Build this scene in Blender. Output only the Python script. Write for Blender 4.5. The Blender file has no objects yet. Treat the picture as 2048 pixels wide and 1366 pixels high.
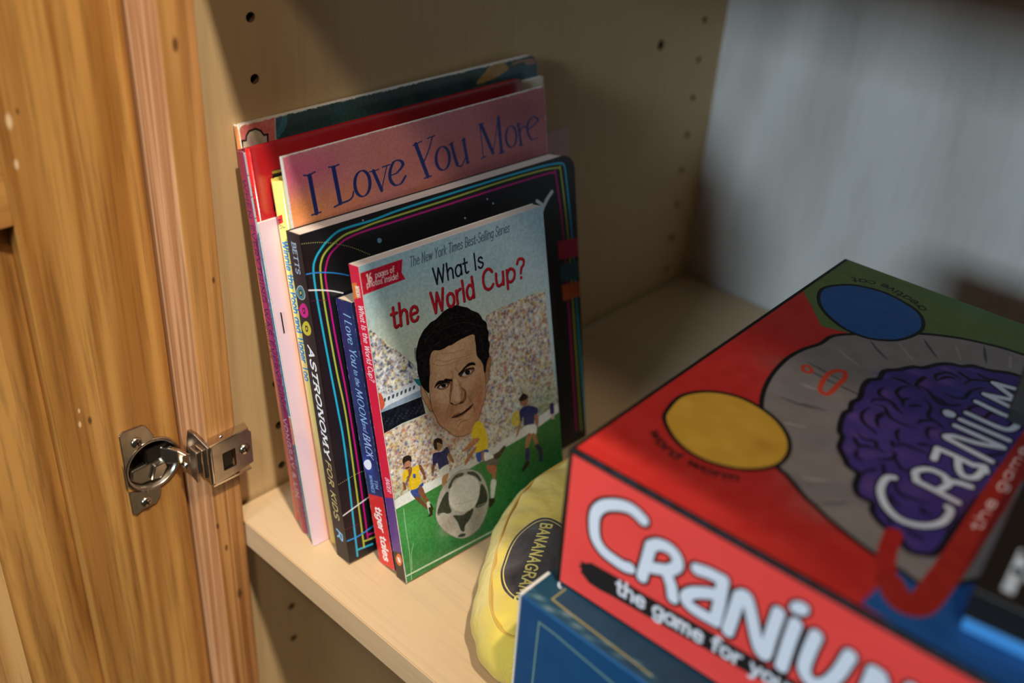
import bpy, bmesh, math, random
import numpy as np
from mathutils import Matrix, Vector

# ------------------------------------------------------------------ camera, light, exposure
scn = bpy.context.scene
col = scn.collection
cam_data = bpy.data.cameras.new('camera')
cam = bpy.data.objects.new('camera', cam_data); col.objects.link(cam)
cam.location = (0.4634, -0.2666, 0.4490)
cam.rotation_euler = (1.0197, -0.0589, 0.7595)
cam_data.sensor_width = 36.0
cam_data.lens = 2106.97 / 2048 * 36.0
cam_data.clip_start = 0.01
cam_data.dof.use_dof = True
cam_data.dof.focus_distance = 0.585
cam_data.dof.aperture_fstop = 3.4
scn.camera = cam

scn.view_settings.view_transform = 'Standard'
scn.view_settings.look = 'None'
scn.view_settings.gamma = 1.0
scn.view_settings.use_curve_mapping = False
scn.view_settings.exposure = 0.0
scn.cycles.max_bounces = 8
scn.cycles.diffuse_bounces = 5
scn.cycles.sample_clamp_indirect = 4.0
scn.cycles.use_denoising = True

world = bpy.data.worlds.new('room_air'); scn.world = world
world.use_nodes = True
bg = world.node_tree.nodes['Background']
bg.inputs[0].default_value = (0.90, 0.80, 0.68, 1)
bg.inputs[1].default_value = 0.035

def area_light(name, loc, target, size, size_y, watts, color):
    d = bpy.data.lights.new(name, 'AREA'); d.shape = 'RECTANGLE'
    d.size = size; d.size_y = size_y; d.energy = watts; d.color = color
    o = bpy.data.objects.new(name, d); col.objects.link(o)
    o.location = loc
    o.rotation_euler = (Vector(target) - Vector(loc)).to_track_quat('-Z', 'Y').to_euler()
    return o
# daylight from the window across the room, two warm ceiling lamps
area_light('window_daylight', (0.46, -3.0, 1.287), (0.2, 0.2, 0.1), 0.9, 0.45, 72, (0.66, 0.85, 1.0))
area_light('ceiling_lamp', (1.05, -0.988, 1.75), (0.0, 0.1, 0.1), 0.16, 0.16, 10.5, (1.0, 0.85, 0.66))
def spot_light(name, loc, target, cone, blend, radius, watts, color):
    d = bpy.data.lights.new(name, 'SPOT'); d.spot_size = cone; d.spot_blend = blend; d.shadow_soft_size = radius
    d.energy = watts; d.color = color
    o = bpy.data.objects.new(name, d); col.objects.link(o); o.location = loc
    o.rotation_euler = (Vector(target) - Vector(loc)).to_track_quat('-Z', 'Y').to_euler()
spot_light('ceiling_spotlight', (1.12, -0.427, 2.42), (-0.14, -0.12, 0.04), math.radians(21), 0.75, 0.06, 335, (1.0, 0.90, 0.75))

# ------------------------------------------------------------------ materials
def new_mat(name):
    m = bpy.data.materials.new(name); m.use_nodes = True
    nt = m.node_tree; b = nt.nodes['Principled BSDF']
    return m, nt, b
def s2l(c):
    return tuple((x/255/12.92 if x/255 <= 0.04045 else ((x/255+0.055)/1.055)**2.4) for x in c[:3]) + (1,)
def plain(name, rgb, rough=0.5, metal=0.0, noise=0.0, nscale=200, bump=0.0, coat=0.0):
    m, nt, b = new_mat(name)
    b.inputs['Roughness'].default_value = rough
    b.inputs['Metallic'].default_value = metal
    b.inputs['Coat Weight'].default_value = coat
    c = s2l(rgb)
    b.inputs['Base Color'].default_value = c
    if noise or bump:
        tc = nt.nodes.new('ShaderNodeTexCoord'); n = nt.nodes.new('ShaderNodeTexNoise')
        n.inputs['Scale'].default_value = nscale; n.inputs['Detail'].default_value = 4
        nt.links.new(tc.outputs['Object'], n.inputs['Vector'])
        if noise:
            r = nt.nodes.new('ShaderNodeValToRGB')
            r.color_ramp.elements[0].position = 0.3; r.color_ramp.elements[1].position = 0.7
            r.color_ramp.elements[0].color = tuple(x*(1-noise) for x in c[:3])+(1,)
            r.color_ramp.elements[1].color = tuple(min(1, x*(1+noise)) for x in c[:3])+(1,)
            nt.links.new(n.outputs['Fac'], r.inputs['Fac']); nt.links.new(r.outputs['Color'], b.inputs['Base Color'])
        if bump:
            bm_ = nt.nodes.new('ShaderNodeBump'); bm_.inputs['Strength'].default_value = 0.6
            bm_.inputs['Distance'].default_value = bump
            nt.links.new(n.outputs['Fac'], bm_.inputs['Height']); nt.links.new(bm_.outputs['Normal'], b.inputs['Normal'])
    return m
def wood(name, c_light, c_dark, axis='Z', fine=420, stretch=0.035, wave=26, distort=3.0, contrast=1.0, rough=0.42, seed=0.0, blotch=0.0, c_blotch=None, streak=0.35, knots=None, bscale=3.0, pores=0.06):
    """procedural timber: long grain lines stretched along one axis, broad growth-ring bands, pores"""
    m, nt, b = new_mat(name); N = nt.nodes; L = nt.links
    b.inputs['Roughness'].default_value = rough
    tc = N.new('ShaderNodeTexCoord'); mp = N.new('ShaderNodeMapping')
    sc = [1, 1, 1]; sc['XYZ'.index(axis)] = stretch
    mp.inputs['Scale'].default_value = sc; mp.inputs['Location'].default_value = (seed, seed*1.7, seed*0.6)
    L.new(tc.outputs['Object'], mp.inputs['Vector'])
    # growth rings: distorted distance field
    w = N.new('ShaderNodeTexNoise'); w.inputs['Scale'].default_value = wave; w.inputs['Detail'].default_value = 1.5
    w.inputs['Distortion'].default_value = 0.4
    L.new(mp.outputs[0], w.inputs['Vector'])
    mul = N.new('ShaderNodeMath'); mul.operation = 'MULTIPLY'; mul.inputs[1].default_value = 7.0*distort
    L.new(w.outputs['Fac'], mul.inputs[0])
    fr = N.new('ShaderNodeMath'); fr.operation = 'SINE'; L.new(mul.outputs[0], fr.inputs[0])
    ring = N.new('ShaderNodeMapRange'); ring.inputs['From Min'].default_value = -1; ring.inputs['From Max'].default_value = 1
    L.new(fr.outputs[0], ring.inputs['Value'])
    f = N.new('ShaderNodeTexNoise'); f.inputs['Scale'].default_value = fine; f.inputs['Detail'].default_value = 5
    f.inputs['Roughness'].default_value = 0.65
    L.new(mp.outputs[0], f.inputs['Vector'])
    mix = N.new('ShaderNodeMix'); mix.data_type = 'FLOAT'; mix.inputs[0].default_value = streak
    L.new(ring.outputs[0], mix.inputs[2]); L.new(f.outputs['Fac'], mix.inputs[3])
    big = N.new('ShaderNodeTexNoise'); big.inputs['Scale'].default_value = wave*0.35; big.inputs['Detail'].default_value = 2
    L.new(mp.outputs[0], big.inputs['Vector'])
    mix2 = N.new('ShaderNodeMix'); mix2.data_type = 'FLOAT'; mix2.inputs[0].default_value = 0.4
    L.new(mix.outputs[0], mix2.inputs[2]); L.new(big.outputs['Fac'], mix2.inputs[3])
    r = N.new('ShaderNodeValToRGB')
    lo = 0.5-0.28/contrast; hi = 0.5+0.28/contrast
    r.color_ramp.elements[0].position = max(0, lo); r.color_ramp.elements[1].position = min(1, hi)
    r.color_ramp.elements[0].color = s2l(c_dark); r.color_ramp.elements[1].color = s2l(c_light)
    L.new(mix2.outputs[0], r.inputs['Fac'])
    out = r.outputs['Color']
    if c_blotch:
        bn = N.new('ShaderNodeTexNoise'); bn.inputs['Scale'].default_value = bscale; bn.inputs['Detail'].default_value = 2
        mp2 = N.new('ShaderNodeMapping'); s2 = [6, 6, 6]; s2['XYZ'.index(axis)] = 1.2
        mp2.inputs['Scale'].default_value = s2; mp2.inputs['Location'].default_value = (seed*3+1, seed+2, seed)
        L.new(tc.outputs['Object'], mp2.inputs['Vector']); L.new(mp2.outputs[0], bn.inputs['Vector'])
        rr = N.new('ShaderNodeMapRange'); rr.inputs['From Min'].default_value = 0.42; rr.inputs['From Max'].default_value = 0.66
        rr.inputs['To Max'].default_value = blotch
        L.new(bn.outputs['Fac'], rr.inputs['Value'])
        mx = N.new('ShaderNodeMix'); mx.data_type = 'RGBA'; L.new(rr.outputs[0], mx.inputs[0])
        L.new(out, mx.inputs[6]); mx.inputs[7].default_value = s2l(c_blotch)
        out = mx.outputs[2]
    for kn in (knots or []):   # small dark pin knots: (centre, radius)
        (kx, ky, kz), rad = kn[:2]; kcol = kn[2] if len(kn) > 2 else (70, 38, 18)
        vm = N.new('ShaderNodeVectorMath'); vm.operation = 'SUBTRACT'; vm.inputs[1].default_value = (kx, ky, kz)
        L.new(tc.outputs['Object'], vm.inputs[0])
        vs = N.new('ShaderNodeVectorMath'); vs.operation = 'MULTIPLY'
        s3 = [1, 1, 1]; s3['XYZ'.index(axis)] = 0.42; vs.inputs[1].default_value = s3
        L.new(vm.outputs[0], vs.inputs[0])
        ln = N.new('ShaderNodeVectorMath'); ln.operation = 'LENGTH'; L.new(vs.outputs[0], ln.inputs[0])
        kr = N.new('ShaderNodeMapRange'); kr.interpolation_type = 'SMOOTHSTEP'
        kr.inputs['From Min'].default_value = rad*0.3; kr.inputs['From Max'].default_value = rad
        kr.inputs['To Min'].default_value = 0.8; kr.inputs['To Max'].default_value = 0.0
        L.new(ln.outputs['Value'], kr.inputs['Value'])
        mx = N.new('ShaderNodeMix'); mx.data_type = 'RGBA'; L.new(kr.outputs[0], mx.inputs[0])
        L.new(out, mx.inputs[6]); mx.inputs[7].default_value = s2l(kcol)
        out = mx.outputs[2]
    pr = N.new('ShaderNodeMapRange'); pr.inputs['From Min'].default_value = 0.36; pr.inputs['From Max'].default_value = 0.5
    pr.inputs['To Min'].default_value = 1-pores; pr.inputs['To Max'].default_value = 1.0; L.new(f.outputs['Fac'], pr.inputs['Value'])
    pm = N.new('ShaderNodeMix'); pm.data_type = 'RGBA'; pm.blend_type = 'MULTIPLY'; pm.inputs[0].default_value = 1.0
    L.new(out, pm.inputs[6]); L.new(pr.outputs[0], pm.inputs[7]); out = pm.outputs[2]
    L.new(out, b.inputs['Base Color'])
    bp = N.new('ShaderNodeBump'); bp.inputs['Strength'].default_value = 0.25; bp.inputs['Distance'].default_value = 0.0004
    L.new(f.outputs['Fac'], bp.inputs['Height']); L.new(bp.outputs['Normal'], b.inputs['Normal'])
    return m

MAT = {}
MAT['panel'] = wood('pale_maple_panel', (212, 182, 136), (190, 158, 112), 'Z', fine=260, stretch=0.05, wave=9, distort=1.3, contrast=0.75, rough=0.5, seed=1.3)
MAT['back'] = wood('grey_maple_back', (194, 189, 182), (166, 161, 154), 'Z', fine=160, stretch=0.12, wave=9, distort=2.2, contrast=1.3, rough=0.5, seed=4.1, streak=0.15)
MAT['shelf'] = wood('maple_shelf_board', (212, 186, 150), (194, 164, 126), 'X', fine=300, stretch=0.04, wave=12, distort=1.4, contrast=0.8, rough=0.4, seed=2.2)
MAT['edge_band'] = wood('maple_edge_band', (212, 180, 140), (190, 156, 116), 'X', fine=420, stretch=0.03, wave=40, distort=1.6, contrast=0.9, rough=0.45, seed=7.2)
MAT['stile'] = wood('golden_cherry_door', (204, 152, 82), (158, 106, 48), 'Z', fine=330, stretch=0.03, wave=30, distort=5, contrast=1.35, rough=0.36, pores=0.26, seed=3.4, streak=0.5, knots=[((-0.011, -0.0723, 0.098), 0.0016), ((-0.011, -0.079, 0.2745), 0.001), ((-0.011, -0.0836, 0.2707), 0.0022, (236, 206, 160)), ((-0.011, -0.0841, 0.25), 0.0015, (236, 206, 160)), ((-0.011, -0.0771, 0.1067), 0.0009, (236, 206, 160)), ((-0.011, -0.078, 0.0981), 0.0012, (236, 206, 160))])
MAT['rail'] = wood('golden_cherry_rail', (206, 154, 86), (170, 116, 56), 'Y', fine=300, stretch=0.05, wave=30, distort=4, contrast=1.2, rough=0.36, pores=0.26, seed=5.4)
MAT['raised'] = wood('golden_cherry_raised_panel', (198, 146, 78), (142, 92, 42), 'Z', fine=280, stretch=0.06, wave=22, distort=6, contrast=1.3, rough=0.36, pores=0.26, seed=8.4)
MAT['raised_pale'] = wood('pale_cherry_board', (220, 176, 116), (192, 142, 84), 'Z', fine=300, stretch=0.03, wave=30, distort=4, contrast=1.2, rough=0.36, pores=0.26, seed=2.9)
MAT['frame'] = wood('cherry_face_frame', (198, 138, 82), (148, 90, 42), 'Z', fine=380, stretch=0.022, wave=60, distort=4, contrast=1.5, rough=0.4, pores=0.26, seed=9.7, c_blotch=(206, 152, 84), blotch=0.55,
    knots=[((0.017, -0.0125, 0.3005), 0.0022), ((0.017, -0.005, 0.173), 0.0012), ((0.017, -0.0148, -0.012), 0.0016), ((0.017, -0.009, -0.055), 0.0026), ((0.017, -0.019, 0.008), 0.0014)])
MAT['frame_front'] = wood('pinkish_face_frame_front', (216, 160, 114), (178, 118, 74), 'Z', fine=420, stretch=0.02, wave=80, distort=4, contrast=1.3, rough=0.4, pores=0.26, seed=6.1)
MAT['paper'] = plain('book_paper', (232, 218, 205), 0.8, noise=0.10, nscale=900)
MAT['white_core'] = plain('white_cover_edge', (226, 220, 210), 0.7, noise=0.12, nscale=700)
MAT['nickel'] = plain('satin_nickel', (176, 166, 154), 0.27, 1.0, noise=0.15, nscale=160)
MAT['nickel_bright'] = plain('polished_nickel', (214, 204, 190), 0.16, 1.0)
MAT['dark_metal'] = plain('dark_steel', (58, 54, 50), 0.4, 0.9)
MAT['screw'] = plain('screw_steel', (190, 178, 160), 0.25, 1.0)
MAT['hole'] = plain('bored_hole_wood', (92, 66, 42), 0.9, noise=0.5, nscale=1500)

# pages: stacked paper lines across the thickness (local Y of every book)
def page_mat(name, rgb, freq=1500):
    m, nt, b = new_mat(name); N = nt.nodes; L = nt.links
    b.inputs['Roughness'].default_value = 0.85
    tc = N.new('ShaderNodeTexCoord'); mp = N.new('ShaderNodeMapping'); mp.inputs['Scale'].default_value = (6, freq, 6)
    L.new(tc.outputs['Object'], mp.inputs['Vector'])
    n = N.new('ShaderNodeTexNoise'); n.inputs['Scale'].default_value = 1.0; n.inputs['Detail'].default_value = 3
    L.new(mp.outputs[0], n.inputs['Vector'])
    r = N.new('ShaderNodeValToRGB'); c = s2l(rgb)
    r.color_ramp.elements[0].position = 0.3; r.color_ramp.elements[0].color = tuple(x*0.72 for x in c[:3])+(1,)
    r.color_ramp.elements[1].position = 0.6; r.color_ramp.elements[1].color = c
    L.new(n.outputs['Fac'], r.inputs['Fac']); L.new(r.outputs['Color'], b.inputs['Base Color'])
    bp = N.new('ShaderNodeBump'); bp.inputs['Strength'].default_value = 0.5; bp.inputs['Distance'].default_value = 0.0002
    L.new(n.outputs['Fac'], bp.inputs['Height']); L.new(bp.outputs['Normal'], b.inputs['Normal'])
    return m
MAT['pages'] = page_mat('page_edges', (230, 212, 200))
MAT['pages_cream'] = page_mat('page_edges_cream', (222, 206, 178), 1100)

# ------------------------------------------------------------------ print rasteriser (flat print on covers and boxes)
def catmull(pts, closed=False, n=6):
    p = np.array(pts, float)
    if len(p) < 3: return p
    if closed: q = np.vstack([p[-1], p, p[0], p[1]])
    else: q = np.vstack([2*p[0]-p[1], p, 2*p[-1]-p[-2]])
    out = []
    t = np.linspace(0, 1, n, endpoint=False)[:, None]
    for i in range(len(q)-3):
        a, b, c, d = q[i:i+4]
        out.append(0.5*((2*b)+(-a+c)*t+(2*a-5*b+4*c-d)*t*t+(-a+3*b-3*c+d)*t**3))
    out = np.vstack(out)
    if not closed: out = np.vstack([out, p[-1]])
    return out
class Canvas:
    def __init__(s, w, h, ppm):
        s.w, s.h, s.k = w, h, ppm
        s.W, s.H = int(round(w*ppm)), int(round(h*ppm))
        s.a = np.ones((s.H, s.W, 3), np.float32)*0.8
    def _box(s, pts, pad):
        p = np.asarray(pts, float)*s.k
        x0 = max(0, int(p[:, 0].min()-pad)); x1 = min(s.W, int(p[:, 0].max()+pad)+2)
        y0 = max(0, int(p[:, 1].min()-pad)); y1 = min(s.H, int(p[:, 1].max()+pad)+2)
        return p, x0, x1, y0, y1
    def _put(s, x0, x1, y0, y1, m, c):
        c = np.array(c, np.float32)/255
        a = s.a[y0:y1, x0:x1]; a += (c-a)*m[..., None].astype(np.float32)
    def polymask(s, pts, soft=1.0):
        p, x0, x1, y0, y1 = s._box(pts, 2)
        if x1 <= x0 or y1 <= y0: return None
        SS = 3
        xs = np.arange(x0, x1); m = np.zeros((y1-y0, x1-x0))
        a = p; b = np.roll(p, -1, 0)
        for sub in range(SS):
            for j in range(y0, y1):
                y = j+(sub+0.5)/SS
                hit = (a[:, 1] > y) != (b[:, 1] > y)
                if not hit.any(): continue
                aa = a[hit]; bb = b[hit]
                xc = np.sort(aa[:, 0]+(y-aa[:, 1])/(bb[:, 1]-aa[:, 1])*(bb[:, 0]-aa[:, 0]))
                for q in range(0, len(xc)-1, 2):
                    m[j-y0] += np.clip(xs+1-xc[q], 0, 1)-np.clip(xs+1-xc[q+1], 0, 1)
        return x0, x1, y0, y1, np.clip(m/SS, 0, 1)
    def poly(s, c, pts, al=1.0):
        r = s.polymask(pts)
        if r: s._put(*r[:4], r[4]*al, c)
    def stroke(s, c, pts, w, al=1.0, thin=1.0, taper=0):
        p, x0, x1, y0, y1 = s._box(pts, w*s.k/2+2)
        if x1 <= x0 or y1 <= y0: return
        m = np.zeros((y1-y0, x1-x0), np.float32)
        n = len(p)-1
        for i in range(n):
            a, b = p[i], p[i+1]; d = b-a; L2 = d@d
            if L2 < 1e-9: continue
            ww = w*s.k/2
            if thin < 1: ww *= thin+(1-thin)*(abs(d[1])/math.sqrt(L2))**1.5
            if taper: ww *= max(0.15, math.sin(math.pi*min(max((i+0.5)/n, 0.02), 0.98))**0.6)
            ww = max(ww, 0.35)
            u0 = max(x0, int(min(a[0], b[0])-ww-2)); u1 = min(x1, int(max(a[0], b[0])+ww+2)+1)
            v0 = max(y0, int(min(a[1], b[1])-ww-2)); v1 = min(y1, int(max(a[1], b[1])+ww+2)+1)
            if u1 <= u0 or v1 <= v0: continue
            X = np.arange(u0, u1)+0.5-a[0]; Y = (np.arange(v0, v1)+0.5-a[1])[:, None]
            t = np.clip((X*d[0]+Y*d[1])/L2, 0, 1)
            dist = np.sqrt((X-t*d[0])**2+(Y-t*d[1])**2)
            mm = m[v0-y0:v1-y0, u0-x0:u1-x0]
            np.maximum(mm, np.clip(0.5+ww-dist, 0, 1), out=mm)
        s._put(x0, x1, y0, y1, m*al, c)
    def blob(s, c, cx, cy, rx, ry, rot, al):
        R = max(rx, ry)*2.6
        _, x0, x1, y0, y1 = s._box([(cx-R, cy-R), (cx+R, cy+R)], 0)
        if x1 <= x0 or y1 <= y0: return
        X = (np.arange(x0, x1)+0.5)/s.k-cx; Y = ((np.arange(y0, y1)+0.5)/s.k-cy)[:, None]
        ca, sa = math.cos(rot), math.sin(rot)
        u = (X*ca+Y*sa)/rx; v = (-X*sa+Y*ca)/ry
        s._put(x0, x1, y0, y1, al*np.exp(-(u*u+v*v)), c)
    def grad(s, c00, c10, c01, c11):
        X = np.linspace(0, 1, s.W)[None, :, None]; Y = np.linspace(0, 1, s.H)[:, None, None]
        c = [np.array(q)/255 for q in (c00, c10, c01, c11)]
        s.a[:] = (c[0]*(1-X)+c[1]*X)*(1-Y)+(c[2]*(1-X)+c[3]*X)*Y
    def clip(s, pts, sub):
        """paint with function sub inside a polygon only"""
        keep = s.a.copy(); sub(); r = s.polymask(pts); m = np.zeros((s.H, s.W), np.float32)
        if r: m[r[2]:r[3], r[0]:r[1]] = r[4]
        s.a = keep+(s.a-keep)*m[..., None]
    def noise(s, amp, scale, seed=1, tint=(1, 1, 1)):
        rs = np.random.RandomState(seed)
        g = rs.rand(max(2, int(s.h/scale))+2, max(2, int(s.w/scale))+2)
        yy = np.linspace(0, g.shape[0]-1.001, s.H); xx = np.linspace(0, g.shape[1]-1.001, s.W)
        yi = yy.astype(int); xi = xx.astype(int); fy = (yy-yi)[:, None]; fx = (xx-xi)[None]
        fy = fy*fy*(3-2*fy); fx = fx*fx*(3-2*fx)
        v = (g[yi][:, xi]*(1-fx)+g[yi][:, xi+1]*fx)*(1-fy)+(g[yi+1][:, xi]*(1-fx)+g[yi+1][:, xi+1]*fx)*fy
        s.a += ((v-0.5)*2*amp)[..., None]*np.array(tint, np.float32)
    def wear(s, al, seed=3, depth=0.5, c=(232, 226, 216)):
        """rubbed white flecks along the borders"""
        rs = np.random.RandomState(seed)
        per = 2*(s.w+s.h)
        for _ in range(int(per*1.5)):
            t = rs.rand()*per; r = rs.rand()*depth*0.6+0.08
            if t < s.w: x, y = t, 0
            elif t < s.w+s.h: x, y = s.w, t-s.w
            elif t < 2*s.w+s.h: x, y = t-s.w-s.h, s.h
            else: x, y = 0, t-2*s.w-s.h
            s.blob(c, x, y, r*(1+rs.rand()*2), r, 0 if (y in (0, s.h)) else math.pi/2, al*rs.rand())
    def crowd(s, region, n, seed, pal, size):
        rs = np.random.RandomState(seed)
        p = np.array(region); lo = p.min(0); hi = p.max(0)
        def paint():
            s.poly(pal[0], region)
            for _ in range(n):
                x = lo[0]+rs.rand()*(hi[0]-lo[0]); y = lo[1]+rs.rand()*(hi[1]-lo[1])
                c = np.array(pal[rs.randint(len(pal))])+rs.randint(-22, 22)
                r = size*(0.5+rs.rand())
                s.blob(np.clip(c, 0, 255), x, y, r, r*(0.5+rs.rand()*0.5), rs.rand()*3.1, 0.85)
        s.clip(region, paint)
    def text(s, c, txt, x0, y0, x1, y1, h, weight, slant=0.0, thin=1.0, al=1.0, serif=0, outline=None):
        d = np.array([x1-x0, y1-y0]); L = math.hypot(*d); d = d/L; up = np.array([-d[1], d[0]])
        adv = text_width(txt); kx = L/adv
        for pas in ((1, 0) if outline else (0,)):
            cx = 0.0
            for ch in txt:
                w, strokes = glyph(ch)
                for st in strokes:
                    q = np.array([x0, y0]) + ((cx+st[:, 0:1])*kx + st[:, 1:2]*h*slant)*d + st[:, 1:2]*h*up
                    if pas: s.stroke(outline[0], q, weight+2*outline[1], al)
                    else: s.stroke_dir(c, q, weight, al, thin, d)
                if serif and not pas:
                    for st in strokes:
                        if len(st) == 2 and abs(st[0, 0]-st[1, 0]) < 0.25 and abs(st[0, 1]-st[1, 1]) > 0.3:
                            for e in st:
                                e0 = np.array([e[0]-0.13, e[1]]); e1 = np.array([e[0]+0.13, e[1]])
                                q = np.array([[x0, y0] + (((cx+v[0])*kx)+v[1]*h*slant)*d + v[1]*h*up for v in (e0, e1)])
                                s.stroke(c, q, serif, al)
                cx += w
    def stroke_dir(s, c, q, weight, al, thin, d):
        if thin >= 1: return s.stroke(c, q, weight, al)
        # nib contrast measured against the baseline direction
        for i in range(len(q)-1):
            e = q[i+1]-q[i]; n = math.hypot(*e)
            if n < 1e-9: continue
            k = abs(e[0]*-d[1]+e[1]*d[0])/n
            s.stroke(c, q[i:i+2], weight*(thin+(1-thin)*k**1.4), al)
    def arctext(s, c, txt, path, h, weight, slant=0.0):
        P = catmull(path, False, 12); seg = np.hypot(*np.diff(P, axis=0).T); cum = np.r_[0, np.cumsum(seg)]
        kx = cum[-1]/text_width(txt); cx = 0.0
        for ch in txt:
            w, strokes = glyph(ch)
            t = (cx+w/2)*kx
            i = min(len(seg)-1, max(0, np.searchsorted(cum, t)-1)); d = (P[i+1]-P[i])/seg[i]; o = P[i]+d*(t-cum[i])
            up = np.array([-d[1], d[0]])
            for st in strokes:
                s.stroke(c, o+((st[:, 0:1]-w/2+0.08)*kx+st[:, 1:2]*h*slant)*d+st[:, 1:2]*h*up, weight)
            cx += w
    def image(s, name):
        im = bpy.data.images.new(name, s.W, s.H)
        px = np.ones((s.H, s.W, 4), np.float32); px[..., :3] = np.clip(s.a, 0, 1)
        im.pixels.foreach_set(px.ravel()); im.update(); im.pack()
        return im

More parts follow.
